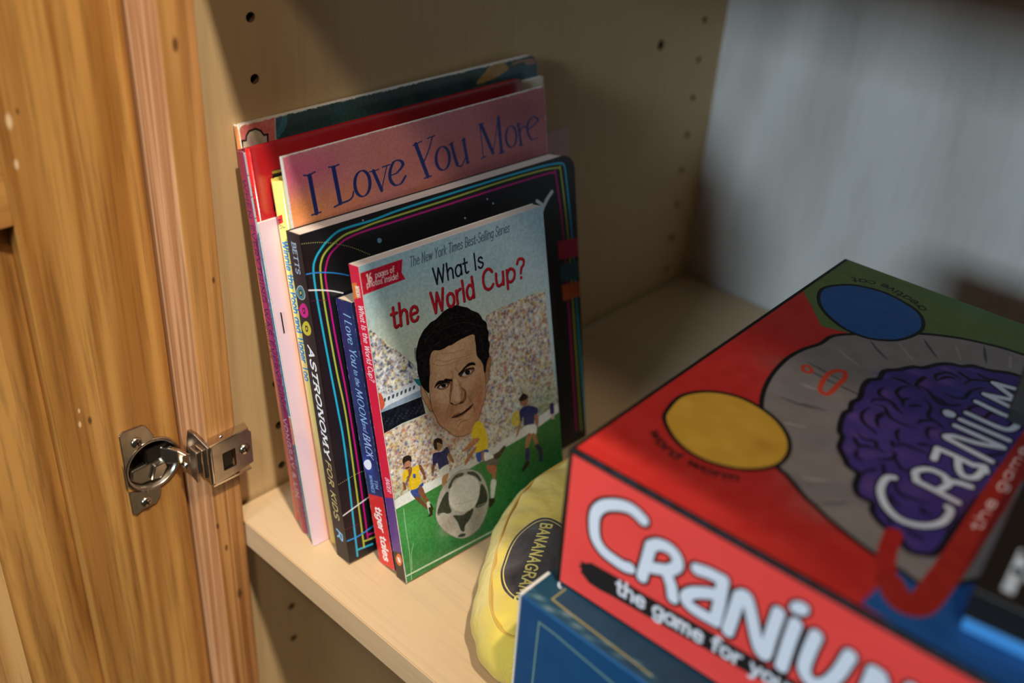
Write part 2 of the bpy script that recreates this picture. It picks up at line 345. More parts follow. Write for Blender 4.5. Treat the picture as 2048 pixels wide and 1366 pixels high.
# single-line alphabet: 's' smooth strokes, 'l' straight strokes, units of cap height
GL = {
'a': (.62, 's.5,.5 .42,.63 .25,.66 .08,.5 .04,.3 .12,.06 .28,0 .45,.12 .51,.3', 'l.52,.65 .52,.03'),
'b': (.6, 'l.06,1 .06,0', 's.06,.42 .18,.62 .34,.65 .5,.5 .52,.3 .44,.08 .27,0 .12,.06 .06,.2'),
'c': (.56, 's.48,.53 .36,.65 .22,.65 .06,.48 .04,.28 .12,.06 .28,0 .42,.04 .5,.14'),
'd': (.64, 'l.52,1 .52,0', 's.52,.45 .4,.63 .24,.65 .08,.5 .04,.3 .12,.06 .28,0 .44,.08 .52,.22'),
'e': (.58, 's.05,.33 .25,.35 .48,.38 .46,.56 .3,.66 .12,.57 .04,.32 .12,.07 .28,0 .42,.03 .5,.13'),
'f': (.42, 's.42,.93 .3,1 .18,.92 .16,.75 .16,.4 .16,0', 'l.02,.62 .34,.62'),
'g': (.62, 's.5,.5 .42,.63 .25,.66 .08,.5 .04,.3 .12,.08 .28,.03 .45,.14 .51,.3', 's.52,.65 .52,.3 .51,-.1 .4,-.28 .22,-.3 .08,-.2'),
'h': (.6, 'l.06,1 .06,0', 's.06,.4 .2,.62 .36,.65 .47,.52 .48,.3 .48,0'),
'i': (.22, 'l.08,.64 .08,0', 'l.08,.86 .08,.9'),
'k': (.54, 'l.06,1 .06,0', 'l.44,.62 .08,.26', 'l.2,.38 .46,0'),
'l': (.22, 'l.08,1 .08,0'),
'm': (.84, 'l.05,.64 .05,0', 's.05,.4 .16,.62 .28,.64 .36,.5 .37,.25 .37,0', 's.37,.4 .48,.62 .6,.64 .69,.5 .7,.25 .7,0'),
'n': (.6, 'l.06,.64 .06,0', 's.06,.4 .2,.62 .36,.65 .47,.52 .48,.3 .48,0'),
'o': (.62, 's.28,.65 .1,.55 .04,.32 .1,.09 .28,0 .46,.09 .52,.32 .46,.55 .28,.65'),
'p': (.6, 'l.06,.64 .06,-.3', 's.06,.42 .18,.62 .34,.65 .5,.5 .52,.3 .44,.08 .27,0 .12,.06 .06,.2'),
'r': (.42, 'l.06,.64 .06,0', 's.06,.36 .16,.58 .36,.65'),
's': (.5, 's.4,.55 .28,.65 .12,.61 .08,.48 .22,.36 .38,.28 .42,.14 .3,.01 .14,.01 .03,.12'),
't': (.44, 's.17,.9 .17,.6 .17,.3 .19,.08 .28,0 .4,.05', 'l.02,.63 .36,.63'),
'u': (.6, 's.06,.64 .06,.3 .12,.05 .26,0 .42,.1 .48,.32', 'l.48,.64 .48,0'),
'v': (.54, 'l.03,.64 .24,0', 'l.24,0 .46,.64'),
'w': (.78, 'l.03,.64 .18,0', 'l.18,0 .36,.6', 'l.36,.6 .52,0', 'l.52,0 .7,.64'),
'y': (.56, 'l.04,.64 .26,.04', 's.48,.64 .36,.28 .26,0 .15,-.25 .02,-.3'),
'A': (.74, 'l.03,0 .33,1', 'l.33,1 .63,0', 'l.14,.36 .52,.36'),
'B': (.66, 'l.08,0 .08,1', 's.08,1 .35,1 .5,.88 .48,.62 .32,.53 .08,.53', 's.08,.53 .36,.52 .55,.4 .54,.12 .36,0 .08,0'),
'C': (.7, 's.6,.82 .48,.97 .32,1 .12,.84 .05,.5 .12,.16 .32,0 .5,.04 .62,.18'),
'D': (.72, 'l.08,0 .08,1', 's.08,1 .34,.98 .55,.8 .6,.5 .54,.2 .34,.02 .08,0'),
'E': (.6, 'l.08,0 .08,1', 'l.08,1 .5,1', 'l.08,.52 .44,.52', 'l.08,0 .52,0'),
'F': (.56, 'l.08,0 .08,1', 'l.08,1 .5,1', 'l.08,.52 .42,.52'),
'G': (.74, 's.6,.82 .48,.97 .32,1 .12,.84 .05,.5 .12,.16 .32,0 .5,.04 .62,.2', 'l.62,.42 .62,.06', 'l.4,.44 .62,.44'),
'H': (.72, 'l.08,0 .08,1', 'l.58,0 .58,1', 'l.08,.52 .58,.52'),
'I': (.26, 'l.1,0 .1,1'),
'J': (.5, 's.36,1 .36,.4 .34,.1 .2,-.02 .05,.1'),
'K': (.66, 'l.08,0 .08,1', 'l.56,1 .08,.42', 'l.22,.56 .58,0'),
'L': (.54, 'l.08,1 .08,0', 'l.08,0 .48,0'),
'M': (.9, 'l.06,0 .12,1', 'l.12,1 .4,.2', 'l.4,.2 .68,1', 'l.68,1 .76,0'),
'N': (.74, 'l.08,0 .08,1', 'l.08,1 .58,0', 'l.58,0 .58,1'),
'O': (.78, 's.35,1 .12,.85 .05,.5 .12,.15 .35,0 .58,.15 .65,.5 .58,.85 .35,1'),
'P': (.62, 'l.08,0 .08,1', 's.08,1 .36,.99 .52,.86 .5,.6 .34,.48 .08,.46'),
'R': (.66, 'l.08,0 .08,1', 's.08,1 .36,.99 .52,.86 .5,.62 .34,.5 .08,.48', 'l.3,.5 .56,0'),
'S': (.62, 's.52,.84 .38,1 .18,.98 .07,.8 .14,.6 .34,.5 .5,.38 .54,.18 .4,.01 .18,0 .05,.15'),
'T': (.64, 'l.3,0 .3,1', 'l.03,1 .57,1'),
'U': (.72, 's.07,1 .07,.35 .16,.06 .33,0 .5,.06 .58,.35 .58,1'),
'V': (.68, 'l.03,1 .31,0', 'l.31,0 .59,1'),
'W': (1.0, 'l.03,1 .22,0', 'l.22,0 .45,.9', 'l.45,.9 .66,0', 'l.66,0 .9,1'),
'Y': (.66, 'l.03,1 .3,.48', 'l.57,1 .3,.48', 'l.3,.48 .3,0'),
'&': (.7, 's.6,.02 .4,.3 .16,.68 .16,.92 .3,1 .42,.88 .38,.68 .12,.4 .05,.2 .16,.02 .34,.02 .52,.18 .58,.42'),
'?': (.56, 's.06,.8 .14,.97 .3,1 .46,.88 .44,.66 .3,.5 .25,.28', 'l.25,.02 .25,.05'),
'!': (.24, 'l.1,1 .1,.3', 'l.1,.02 .1,.05'),
'-': (.4, 'l.05,.35 .32,.35'),
'1': (.36, 'l.18,1 .18,0', 'l.04,.82 .18,1'),
'6': (.6, 's.46,.96 .22,.8 .06,.45 .08,.12 .26,0 .44,.1 .48,.32 .36,.5 .2,.48 .08,.3'),
' ': (.34,),
}
_gc = {}
def glyph(ch):
    if ch not in _gc:
        g = GL.get(ch, GL['-']); out = []
        for st in g[1:]:
            pts = np.array([[float(v) for v in q.split(',')] for q in st[1:].split()])
            out.append(catmull(pts, False, 5) if st[0] == 's' else pts)
        _gc[ch] = (g[0]+0.06, out)
    return _gc[ch]
def text_width(t): return sum(glyph(c)[0] for c in t)

def run_art(name, w, h, ppm, ops):
    cv = Canvas(w, h, ppm)
    for op in ops:
        k = op[0]
        if k == 'F': cv.a[:] = np.array(op[1])/255
        elif k == 'G': cv.grad(*op[1:5])
        elif k == 'P':
            pts = catmull(op[2], True, 6) if op[3] else op[2]
            cv.poly(op[1], pts, op[4])
        elif k == 'S':
            pts = catmull(op[2], False, 6) if op[4] else op[2]
            cv.stroke(op[1], pts, op[3], op[5], op[6], op[7])
        elif k == 'O':   # stroke round a closed smooth outline
            pts = catmull(op[2], True, 6); pts = np.vstack([pts, pts[:1]])
            cv.stroke(op[1], pts, op[3])
        elif k == 'B': cv.blob(*op[1:8])
        elif k == 'T': cv.text(op[1], op[2], *op[3:9], **op[9])
        elif k == 'A': cv.arctext(op[1], op[2], op[3], op[4], op[5])
        elif k == 'D':
            P = catmull(op[2], False, 20); seg = np.hypot(*np.diff(P, axis=0).T); cum = np.r_[0, np.cumsum(seg)]
            for t in np.arange(0, cum[-1], op[4]):
                i = min(len(seg)-1, max(0, np.searchsorted(cum, t)-1)); q = P[i]+(P[i+1]-P[i])*(t-cum[i])/seg[i]
                cv.stroke(op[1], np.array([q, q+[0.05, 0]]), op[3])
        elif k == 'C': cv.crowd(op[1], op[2], op[3], op[4], op[5])
        elif k == 'N': cv.noise(*op[1:])
        elif k == 'W': cv.wear(*op[1:])
    return cv.image(name)

def print_mat(name, image, rough=0.35, coat=0.15, bump=0.0):
    m, nt, b = new_mat(name)
    t = nt.nodes.new('ShaderNodeTexImage'); t.image = image; t.extension = 'EXTEND'
    uv = nt.nodes.new('ShaderNodeUVMap'); uv.uv_map = 'UVMap'
    nt.links.new(uv.outputs[0], t.inputs[0]); nt.links.new(t.outputs[0], b.inputs['Base Color'])
    b.inputs['Roughness'].default_value = rough; b.inputs['Coat Weight'].default_value = coat
    b.inputs['Coat Roughness'].default_value = 0.2
    tc = nt.nodes.new('ShaderNodeTexCoord'); n = nt.nodes.new('ShaderNodeTexNoise'); n.inputs['Scale'].default_value = 35
    bp = nt.nodes.new('ShaderNodeBump'); bp.inputs['Strength'].default_value = 0.25; bp.inputs['Distance'].default_value = 0.001
    nt.links.new(tc.outputs['Object'], n.inputs['Vector']); nt.links.new(n.outputs['Fac'], bp.inputs['Height'])
    nt.links.new(bp.outputs['Normal'], b.inputs['Normal'])
    return m

# ------------------------------------------------------------------ mesh helpers
def link_mesh(name, verts, faces, mats, parent=None, uvs=None, midx=None, smooth=False, loc=None):
    me = bpy.data.meshes.new(name); me.from_pydata([tuple(v) for v in verts], [], [list(f) for f in faces])
    if not isinstance(mats, (list, tuple)): mats = [mats]
    for m in mats: me.materials.append(m)
    if midx:
        for p, i in zip(me.polygons, midx): p.material_index = i
    if uvs is not None:
        l = me.uv_layers.new(name='UVMap')
        for p in me.polygons:
            for li in p.loop_indices:
                l.data[li].uv = uvs[me.loops[li].vertex_index]
    if smooth:
        for p in me.polygons: p.use_smooth = True
    me.update()
    o = bpy.data.objects.new(name, me); col.objects.link(o)
    if parent: o.parent = parent
    if loc is not None: o.location = loc
    return o
def bm_link(name, bm, mat, parent=None, smooth=False, loc=None):
    bmesh.ops.recalc_face_normals(bm, faces=bm.faces)
    me = bpy.data.meshes.new(name); bm.to_mesh(me); bm.free()
    for m in (mat if isinstance(mat, (list, tuple)) else [mat]): me.materials.append(m)
    if smooth:
        for p in me.polygons: p.use_smooth = True
    o = bpy.data.objects.new(name, me); col.objects.link(o)
    if parent: o.parent = parent
    if loc is not None: o.location = loc
    return o
def bm_box(bm, x0, x1, y0, y1, z0, z1, bevel=0.0, seg=2):
    r = bmesh.ops.create_cube(bm, size=1.0)
    for v in r['verts']:
        v.co = Vector((x0+(v.co.x+.5)*(x1-x0), y0+(v.co.y+.5)*(y1-y0), z0+(v.co.z+.5)*(z1-z0)))
    if bevel:
        es = list({e for v in r['verts'] for e in v.link_edges})
        bmesh.ops.bevel(bm, geom=es, offset=bevel, segments=seg, affect='EDGES', profile=0.5)
def box(name, mat, b, parent=None, bevel=0.0, seg=2):
    bm = bmesh.new(); bm_box(bm, *b, bevel, seg)
    return bm_link(name, bm, mat, parent)
def prism(name, mat, poly, ax, h0, h1, parent=None, bevel=0.0, holes=None, smooth=False):
    """extrude a 2-D outline along world axis ax ('X','Y','Z'); outline in the two other axes in order"""
    i = 'XYZ'.index(ax); oth = [j for j in range(3) if j != i]
    bm = bmesh.new()
    vs = []
    for p in poly:
        c = [0, 0, 0]; c[oth[0]] = p[0]; c[oth[1]] = p[1]; c[i] = h0; vs.append(bm.verts.new(c))
    f = bm.faces.new(vs)
    r = bmesh.ops.extrude_face_region(bm, geom=[f])
    d = [0, 0, 0]; d[i] = h1-h0
    bmesh.ops.translate(bm, verts=[v for v in r['geom'] if isinstance(v, bmesh.types.BMVert)], vec=d)
    if bevel:
        bmesh.ops.bevel(bm, geom=[e for e in bm.edges], offset=bevel, segments=2, affect='EDGES', profile=0.5)
    return bm_link(name, bm, mat, parent, smooth)
def tube(name, mat, pts, r, parent=None, n=10, radii=None, closed=False):
    P = [Vector(p) for p in pts]; verts = []; faces = []
    up = Vector((0.3, 0.2, 1)).normalized(); m = len(P)
    for i, p in enumerate(P):
        a = P[i-1] if (i or closed) else P[i]; b = P[(i+1) % m] if (i < m-1 or closed) else P[i]
        t = (b-a).normalized(); x = t.cross(up).normalized(); y = x.cross(t); rr = radii[i] if radii else r
        for k in range(n):
            an = 2*math.pi*k/n; verts.append(p+x*math.cos(an)*rr+y*math.sin(an)*rr)
    for i in range(m if closed else m-1):
        for k in range(n):
            j = (i+1) % m; faces.append((i*n+k, i*n+(k+1) % n, j*n+(k+1) % n, j*n+k))
    if not closed: faces += [tuple(range(n))[::-1], tuple((m-1)*n+k for k in range(n))]
    return link_mesh(name, verts, faces, mat, parent, smooth=True)
def lathe(name, mat, prof, center, ax, parent=None, n=40, a0=0, a1=2*math.pi, smooth=True):
    """profile list of (radius, height) round axis ax through center"""
    i = 'XYZ'.index(ax); o = [j for j in range(3) if j != i]; verts = []; faces = []
    full = abs(a1-a0-2*math.pi) < 1e-6; m = n if full else n+1
    for r, h in prof:
        for k in range(m):
            an = a0+(a1-a0)*k/n; c = [0, 0, 0]; c[o[0]] = r*math.cos(an); c[o[1]] = r*math.sin(an); c[i] = h
            verts.append(Vector(c)+Vector(center))
    for s in range(len(prof)-1):
        for k in range(n):
            k2 = (k+1) % m; faces.append((s*m+k, s*m+k2, (s+1)*m+k2, (s+1)*m+k))
    return link_mesh(name, verts, faces, mat, parent, smooth=smooth)
def thing(name, label, cat, matrix=None, group=None, kind=None):
    o = bpy.data.objects.new(name, None); col.objects.link(o); o.empty_display_size = 0.02
    if matrix is not None: o.matrix_world = matrix
    if label: o['label'] = label
    if cat: o['category'] = cat
    if group: o['group'] = group
    if kind: o['kind'] = kind
    return o
def cut(obj, cutters):
    """subtract helper solids from obj, then drop the helpers"""
    for c in cutters:
        md = obj.modifiers.new('cut', 'BOOLEAN'); md.operation = 'DIFFERENCE'; md.object = c; md.solver = 'EXACT'
    bpy.context.view_layer.update()
    me = bpy.data.meshes.new_from_object(obj.evaluated_get(bpy.context.evaluated_depsgraph_get()))
    obj.modifiers.clear(); me.name = obj.name; obj.data = me
    for c in cutters: bpy.data.objects.remove(c, do_unlink=True)
def cyl(center, ax, r, depth, n=28):
    bm = bmesh.new(); bmesh.ops.create_cone(bm, cap_ends=True, segments=n, radius1=r, radius2=r, depth=depth)
    if ax == 'X': bmesh.ops.rotate(bm, verts=bm.verts, matrix=Matrix.Rotation(math.pi/2, 3, 'Y'))
    if ax == 'Y': bmesh.ops.rotate(bm, verts=bm.verts, matrix=Matrix.Rotation(math.pi/2, 3, 'X'))
    bmesh.ops.translate(bm, verts=bm.verts, vec=center)
    return bm_link('cutter', bm, MAT['hole'])

# ------------------------------------------------------------------ the cabinet carcass
TOPZ, BOTZ, DEEP, WIDE = 0.4000, -0.42, 0.4941, 0.80
cab = thing('cabinet', 'wooden cabinet with pale maple interior, open golden cherry door and nickel cup hinge', 'cabinet', Matrix.Translation((0, 0, BOTZ)))
cab_inv = Matrix.Translation((0, 0, -BOTZ))
def cabpart(o):
    o.parent = cab; o.matrix_parent_inverse = cab_inv; return o
side = cabpart(box('side_panel', [MAT['panel'], MAT['hole']], (-0.019, 0.0, 0.0, DEEP+0.004, BOTZ, 0.62)))
holes = []
for k in range(-1, 15):
    z = 0.3016-0.032*k
    if abs(z+0.0097) > 0.017 and z > -0.17: holes.append(cyl((0, 0.0408, z), 'X', 0.0027, 0.022))
    zr = 0.3016-0.032*(k+2)
    if zr > -0.15 and abs(zr+0.0097) > 0.017: holes.append(cyl((0, 0.4628, zr), 'X', 0.0027, 0.022))
holes.append(cyl((0, 0.4067, 0.2268), 'X', 0.0040, 0.03))
cut(side, holes)
cabpart(box('side_panel', MAT['panel'], (WIDE, WIDE+0.019, 0.0, DEEP+0.004, BOTZ, 0.62)))
cabpart(box('back_panel', MAT['back'], (-0.019, WIDE+0.019, DEEP, DEEP+0.008, BOTZ, 0.62)))
cabpart(box('bottom_panel', MAT['shelf'], (0.0, WIDE, 0.0, DEEP, BOTZ, BOTZ+0.019)))
cabpart(box('top_panel', MAT['shelf'], (0.0, WIDE, 0.0, DEEP, 0.601, 0.62)))
cabpart(box('fixed_shelf', MAT['shelf'], (0.0, WIDE, -0.0025, DEEP, TOPZ, TOPZ+0.019)))
# face frame: left stile seen, right stile, upper rail, each its own board
fs = cabpart(box('face_frame_stile', [MAT['frame'], MAT['frame_front']], (-0.030, 0.017, -0.0202, -0.0004, BOTZ, 0.62), bevel=0.0011))
for p in fs.data.polygons:
    if p.normal.y < -0.6: p.material_index = 1
cabpart(box('face_frame_stile', MAT['frame'], (WIDE-0.017, WIDE+0.03, -0.0202, -0.0004, BOTZ, 0.62), bevel=0.0011))
cabpart(box('face_frame_rail', MAT['frame'], (0.017, WIDE-0.017, -0.0202, -0.0004, 0.575, 0.62), bevel=0.0011))

# the shelf the books stand on (bevelled front edge band) and the shelf above
sh = thing('adjustable_shelf', 'pale maple shelf board with rounded front edge, carrying the books and game boxes', 'shelf', Matrix.Translation((0.0028, 0, -0.0193)))
inv = Matrix.Translation((-0.0028, 0, 0.0193))
o = box('shelf_board', MAT['shelf'], (0.0028, WIDE-0.002, 0.0008, DEEP-0.003, -0.0193, 0.0)); o.parent = sh; o.matrix_parent_inverse = inv
o = box('edge_band', MAT['edge_band'], (0.0028, WIDE-0.002, 0.0, 0.0008, -0.0193, 0.0), bevel=0.0003); o.parent = sh; o.matrix_parent_inverse = inv
# tiny scuffs on the board
# end of carcass

# ------------------------------------------------------------------ the open door (inner face in the plane x = DX)
DX, DE = -0.011, -0.0222          # inner face, hinge-side edge
door = cabpart(box('door', [MAT['stile'], MAT['hole']], (DX-0.019, DX, -0.0905, DE, BOTZ, 0.42), bevel=0.0008))   # hinge stile, carries the other boards
def dpart(o): o.parent = door; return o
RB = 0.2205                       # lower edge of the middle rail
dpart(box('rail', MAT['rail'], (DX-0.019, DX-0.0002, -0.42, -0.0905, RB, RB+0.075), bevel=0.0006))
dpart(box('rail', MAT['rail'], (DX-0.019, DX-0.0002, -0.42, -0.0905, BOTZ, BOTZ+0.06), bevel=0.0006))
dpart(box('stile', MAT['stile'], (DX-0.019, DX, -0.50, -0.42, BOTZ, 0.42), bevel=0.0008))
dpart(box('rail', MAT['rail'], (DX-0.019, DX-0.0002, -0.42, -0.0905, 0.36, 0.42), bevel=0.0006))
# raised panels: sloping bevel down to the groove, field of glued boards
def raised(z0, z1):
    xf, xg = DX-0.004, DX-0.0105
    verts = [(xg, -0.0905, z0), (xg, -0.0905, z1), (xf, -0.1068, z1-0.017), (xf, -0.1068, z0+0.017), (xg-0.003, -0.0905, z0), (xg-0.003, -0.0905, z1), (xf-0.006, -0.1068, z1-0.017), (xf-0.006, -0.1068, z0+0.017)]
    dpart(link_mesh('panel_bevel', verts, [(0, 1, 2, 3), (4, 7, 6, 5), (0, 4, 5, 1), (1, 5, 6, 2), (2, 6, 7, 3), (3, 7, 4, 0)], MAT['raised']))
    verts = [(xg, -0.0905, z1), (xg, -0.42, z1), (xf, -0.404, z1-0.017), (xf, -0.1068, z1-0.017), (xg-0.003, -0.0905, z1), (xg-0.003, -0.42, z1), (xf-0.006, -0.404, z1-0.017), (xf-0.006, -0.1068, z1-0.017)]
    dpart(link_mesh('panel_bevel', verts, [(0, 1, 2, 3), (4, 7, 6, 5), (0, 4, 5, 1), (1, 5, 6, 2), (2, 6, 7, 3), (3, 7, 4, 0)], MAT['raised']))
    dpart(box('panel_board', MAT['raised'], (xf-0.008, xf, -0.1327, -0.1068, z0+0.017, z1-0.017)))
    dpart(box('panel_board', MAT['raised_pale'], (xf-0.008, xf+0.0001, -0.262, -0.1328, z0+0.017, z1-0.017)))
    dpart(box('panel_board', MAT['raised'], (xf-0.008, xf, -0.404, -0.2621, z0+0.017, z1-0.017)))
raised(BOTZ+0.06, RB)
raised(RB+0.075, 0.36)

# ------------------------------------------------------------------ the hinge between door and frame
CY, CZ, CR = -0.0408, 0.0515, 0.0168
cut(door, [cyl((DX, CY, CZ), 'X', CR+0.0002, 0.024, 48)])
X1 = DX+0.0001
hinge = cabpart(lathe('hinge', MAT['nickel'], [(CR+0.0012, X1), (CR+0.0012, X1+0.0012), (CR-0.0004, X1+0.0018), (CR-0.0012, X1+0.001), (CR-0.0016, X1-0.0085), (CR-0.004, X1-0.0105), (0.0005, X1-0.0108)], (0, CY, CZ), 'X', n=48))   # the cup; plate, arm, bracket and screws hang on it
def hp(o): o.parent = hinge; return o
def flange(pts, thick=0.0014): return hp(prism('mounting_flange', MAT['nickel'], pts, 'X', X1, X1+thick, bevel=0.0004))
flange([(-0.0584, 0.0805), (-0.0560, 0.0825), (-0.0440, 0.0817), (-0.0418, 0.0798), (-0.0378, 0.0713), (-0.0390, 0.0690), (-0.0455, 0.0688), (-0.0520, 0.0655), (-0.0560, 0.0605), (-0.0583, 0.0560)])
flange([(-0.0583, 0.0562), (-0.0578, 0.0515), (-0.0578, 0.0470), (-0.0582, 0.0400), (-0.0592, 0.0440), (-0.0592, 0.0600)])
flange([(-0.0582, 0.0402), (-0.0520, 0.0370), (-0.0470, 0.0347), (-0.0390, 0.0352), (-0.0379, 0.0326), (-0.0394, 0.0276), (-0.0425, 0.0235), (-0.0510, 0.0233), (-0.0556, 0.0218), (-0.0580, 0.0238)])
# cup: rim, wall and floor

# stepped pressing in the lower half of the cup and dark link housing in the upper half
hp(prism('cup_step', MAT['nickel'], [(CY-0.0135, CZ-0.0075), (CY-0.008, CZ-0.0128), (CY+0.004, CZ-0.014), (CY+0.0105, CZ-0.009), (CY+0.0085, CZ-0.0005), (CY-0.001, CZ-0.0005), (CY-0.0125, CZ-0.001)], 'X', X1-0.0105, X1-0.0018, bevel=0.0012))
hp(prism('cup_step', MAT['nickel_bright'], [(CY-0.002, CZ-0.0115), (CY+0.004, CZ-0.0125), (CY+0.009, CZ-0.007), (CY+0.0075, CZ-0.002), (CY+0.001, CZ-0.0025)], 'X', X1-0.003, X1+0.0006, bevel=0.0009))
hp(box('link_housing', MAT['dark_metal'], (X1-0.0095, X1-0.001, CY-0.003, CY+0.0135, CZ+0.0, CZ+0.0105), bevel=0.001))
# arm: two links from the cup to the bracket
def slab(name, mat, pts, w, t):
    """ribbon of width w (along Z) and thickness t following pts"""
    bm = bmesh.new(); L = [Vector(p) for p in pts]; rings = []
    for i, p in enumerate(L):
        a = L[max(0, i-1)]; b = L[min(len(L)-1, i+1)]; d = (b-a).normalized(); nrm = Vector((0, 0, 1)).cross(d).normalized()
        ww = w[i] if isinstance(w, list) else w
        rings.append([bm.verts.new(p+nrm*sx*t/2+Vector((0, 0, sz*ww/2))) for sx, sz in ((-1, -1), (1, -1), (1, 1), (-1, 1))])
    for r0, r1 in zip(rings, rings[1:]):
        for k in range(4): bm.faces.new((r0[k], r0[(k+1) % 4], r1[(k+1) % 4], r1[k]))
    bm.faces.new(rings[0]); bm.faces.new(rings[-1])
    bmesh.ops.recalc_face_normals(bm, faces=bm.faces)
    bmesh.ops.bevel(bm, geom=list(bm.edges), offset=t*0.22, segments=2, affect='EDGES', profile=0.5)
    return hp(bm_link(name, bm, mat))
AZ = 0.0535
slab('hinge_arm', MAT['nickel_bright'], [(X1-0.004, CY+0.006, AZ), (X1+0.002, CY+0.011, AZ), (X1+0.007, CY+0.0145, AZ), (X1+0.013, CY+0.0165, AZ-0.001)], [0.012, 0.0115, 0.0085, 0.0085], 0.0032)
slab('link', MAT['nickel'], [(X1+0.0115, CY+0.0135, AZ-0.002), (X1+0.0165, CY+0.0160, AZ-0.002), (X1+0.0215, CY+0.0165, AZ-0.003)], [0.010, 0.0155, 0.0185], 0.0022)
hp(lathe('pivot_pin', MAT['nickel_bright'], [(0.0001, -0.0012), (0.0026, -0.0012), (0.0030, -0.0004), (0.0030, 0.002)], (X1+0.013, CY+0.0138, AZ-0.003), 'Y', n=20))
# bracket: front leg on the frame face, side plate on the frame's inner edge, folded lips
FX = 0.017
def wallring(z):  return z
BX = 0.0225
plate = hp(prism('side_plate', MAT['nickel'], [(-0.0214, 0.0475), (-0.0214, 0.0722), (-0.0150, 0.0728), (0.0045, 0.0722), (0.0062, 0.0700), (0.0062, 0.0478), (-0.0100, 0.0452), (-0.0200, 0.0445)], 'X', BX-0.0013, BX))
cut(plate, [bm_link('cutter', (lambda bm: (bm_box(bm, BX-0.004, BX+0.003, -0.0140, -0.0052, 0.0512, 0.0640, 0.0008), bm)[1])(bmesh.new()), MAT['hole'])])
hp(prism('front_leg', MAT['nickel'], [(-0.0040, 0.0520), (0.0010, 0.0735), (0.0080, 0.0745), (BX, 0.0722), (BX, 0.0450), (0.0130, 0.0452), (0.0060, 0.0466)], 'Y', -0.0228, -0.0210, bevel=0.0004))
hp(lathe('rounded_bend', MAT['nickel_bright'], [(0.0013, -0.0133), (0.0017, -0.0128), (0.0017, 0.0128), (0.0013, 0.0133)], (BX-0.0011, -0.0214, 0.0586), 'Z', n=20))
# top lip folded back towards the frame edge, bottom lip the same
for (z0, z1) in (((0.0722, 0.0735), (0.0735, 0.0745)), ((0.0445, 0.0438), (0.0432, 0.0425))):
    bm = bmesh.new()
    a = [bm.verts.new(v) for v in ((BX, -0.0214, z0[0]), (BX, 0.0045, z0[0]), (0.0172, 0.0055, z0[1]), (0.0172, -0.0214, z0[1]))]
    b = [bm.verts.new(v) for v in ((BX, -0.0214, z1[0]), (BX, 0.0045, z1[0]), (0.0172, 0.0055, z1[1]), (0.0172, -0.0214, z1[1]))]
    bm.faces.new(a); bm.faces.new(b[::-1])
    for k in range(4): bm.faces.new((a[k], b[k], b[(k+1) % 4], a[(k+1) % 4]))
    hp(bm_link('folded_lip', bm, MAT['nickel_bright']))
hp(box('adjusting_block', MAT['nickel'], (0.0060, 0.0150, -0.0262, -0.0222, 0.0500, 0.0660), bevel=0.0012))
hp(box('adjusting_block', MAT['nickel_bright'], (0.0105, 0.0185, -0.0245, -0.0222, 0.0480, 0.0690), bevel=0.0009))
hp(box('window_lug', MAT['dark_metal'], (0.0173, 0.0208, -0.0132, -0.0060, 0.0500, 0.0655), bevel=0.0008))
hp(lathe('rivet', MAT['nickel_bright'], [(0.0012, 0.0), (0.0009, 0.0006), (0.0001, 0.0008)], (0.0195, -0.0120, 0.0742), 'Z', n=14))
def screw(name, center, ax, r, sgn=1):
    s = lathe(name, MAT['screw'], [(r, 0), (r, sgn*0.0007), (r*0.8, sgn*0.0014), (0.0001, sgn*0.0017)], center, ax, n=24)
    hp(s)
    for a in (0.35, 0.35+math.pi/2):
        L = r*0.62; w = r*0.13; h = sgn*0.0015; c = Vector(center); vs = []
        for sx, sy in ((-1, -1), (1, -1), (1, 1), (-1, 1)):
            p, q = sx*L, sy*w; u, v = p*math.cos(a)-q*math.sin(a), p*math.sin(a)+q*math.cos(a)
            for hh in (h*0.6, h*1.14):
                vs.append(c+(Vector((hh, u, v)) if ax == 'X' else Vector((u, hh, v))))
        f = [(0, 2, 4, 6), (1, 7, 5, 3), (0, 1, 3, 2), (2, 3, 5, 4), (4, 5, 7, 6), (6, 7, 1, 0)]
        hp(link_mesh('screw_slot', vs, f, MAT['dark_metal']))
screw('screw', (X1+0.0012, -0.0490, 0.0719), 'X', 0.0033)
screw('screw', (X1+0.0012, -0.0486, 0.0279), 'X', 0.0033)
screw('screw', (0.0225, 0.0010, 0.0600), 'X', 0.0034)

# ------------------------------------------------------------------ books
def book_matrix(o, yaw, lean):
    v = Vector((-math.sin(lean)*math.cos(yaw), math.sin(lean)*math.sin(yaw), math.cos(lean)))
    u = Vector((math.sin(yaw), math.cos(yaw), 0)); n = u.cross(v)
    m = Matrix((( u.x, -n.x, v.x, o[0]), (u.y, -n.y, v.y, o[1]), (u.z, -n.z, v.z, o[2]), (0, 0, 0, 1)))
    return m
def rounded_rect(x0, x1, z0, z1, r0, r1, r2, r3, n=6):
    """corner radii: bottom-left, bottom-right, top-right, top-left"""
    out = []
    for (cx, cz, r, a) in ((x0+r0, z0+r0, r0, math.pi), (x1-r1, z0+r1, r1, 1.5*math.pi), (x1-r2, z1-r2, r2, 0), (x0+r3, z1-r3, r3, math.pi/2)):
        if r <= 0: out.append((cx, cz))
        else: out += [(cx+r*math.cos(a+k*math.pi/2/n), cz+r*math.sin(a+k*math.pi/2/n)) for k in range(n+1)]
    return out
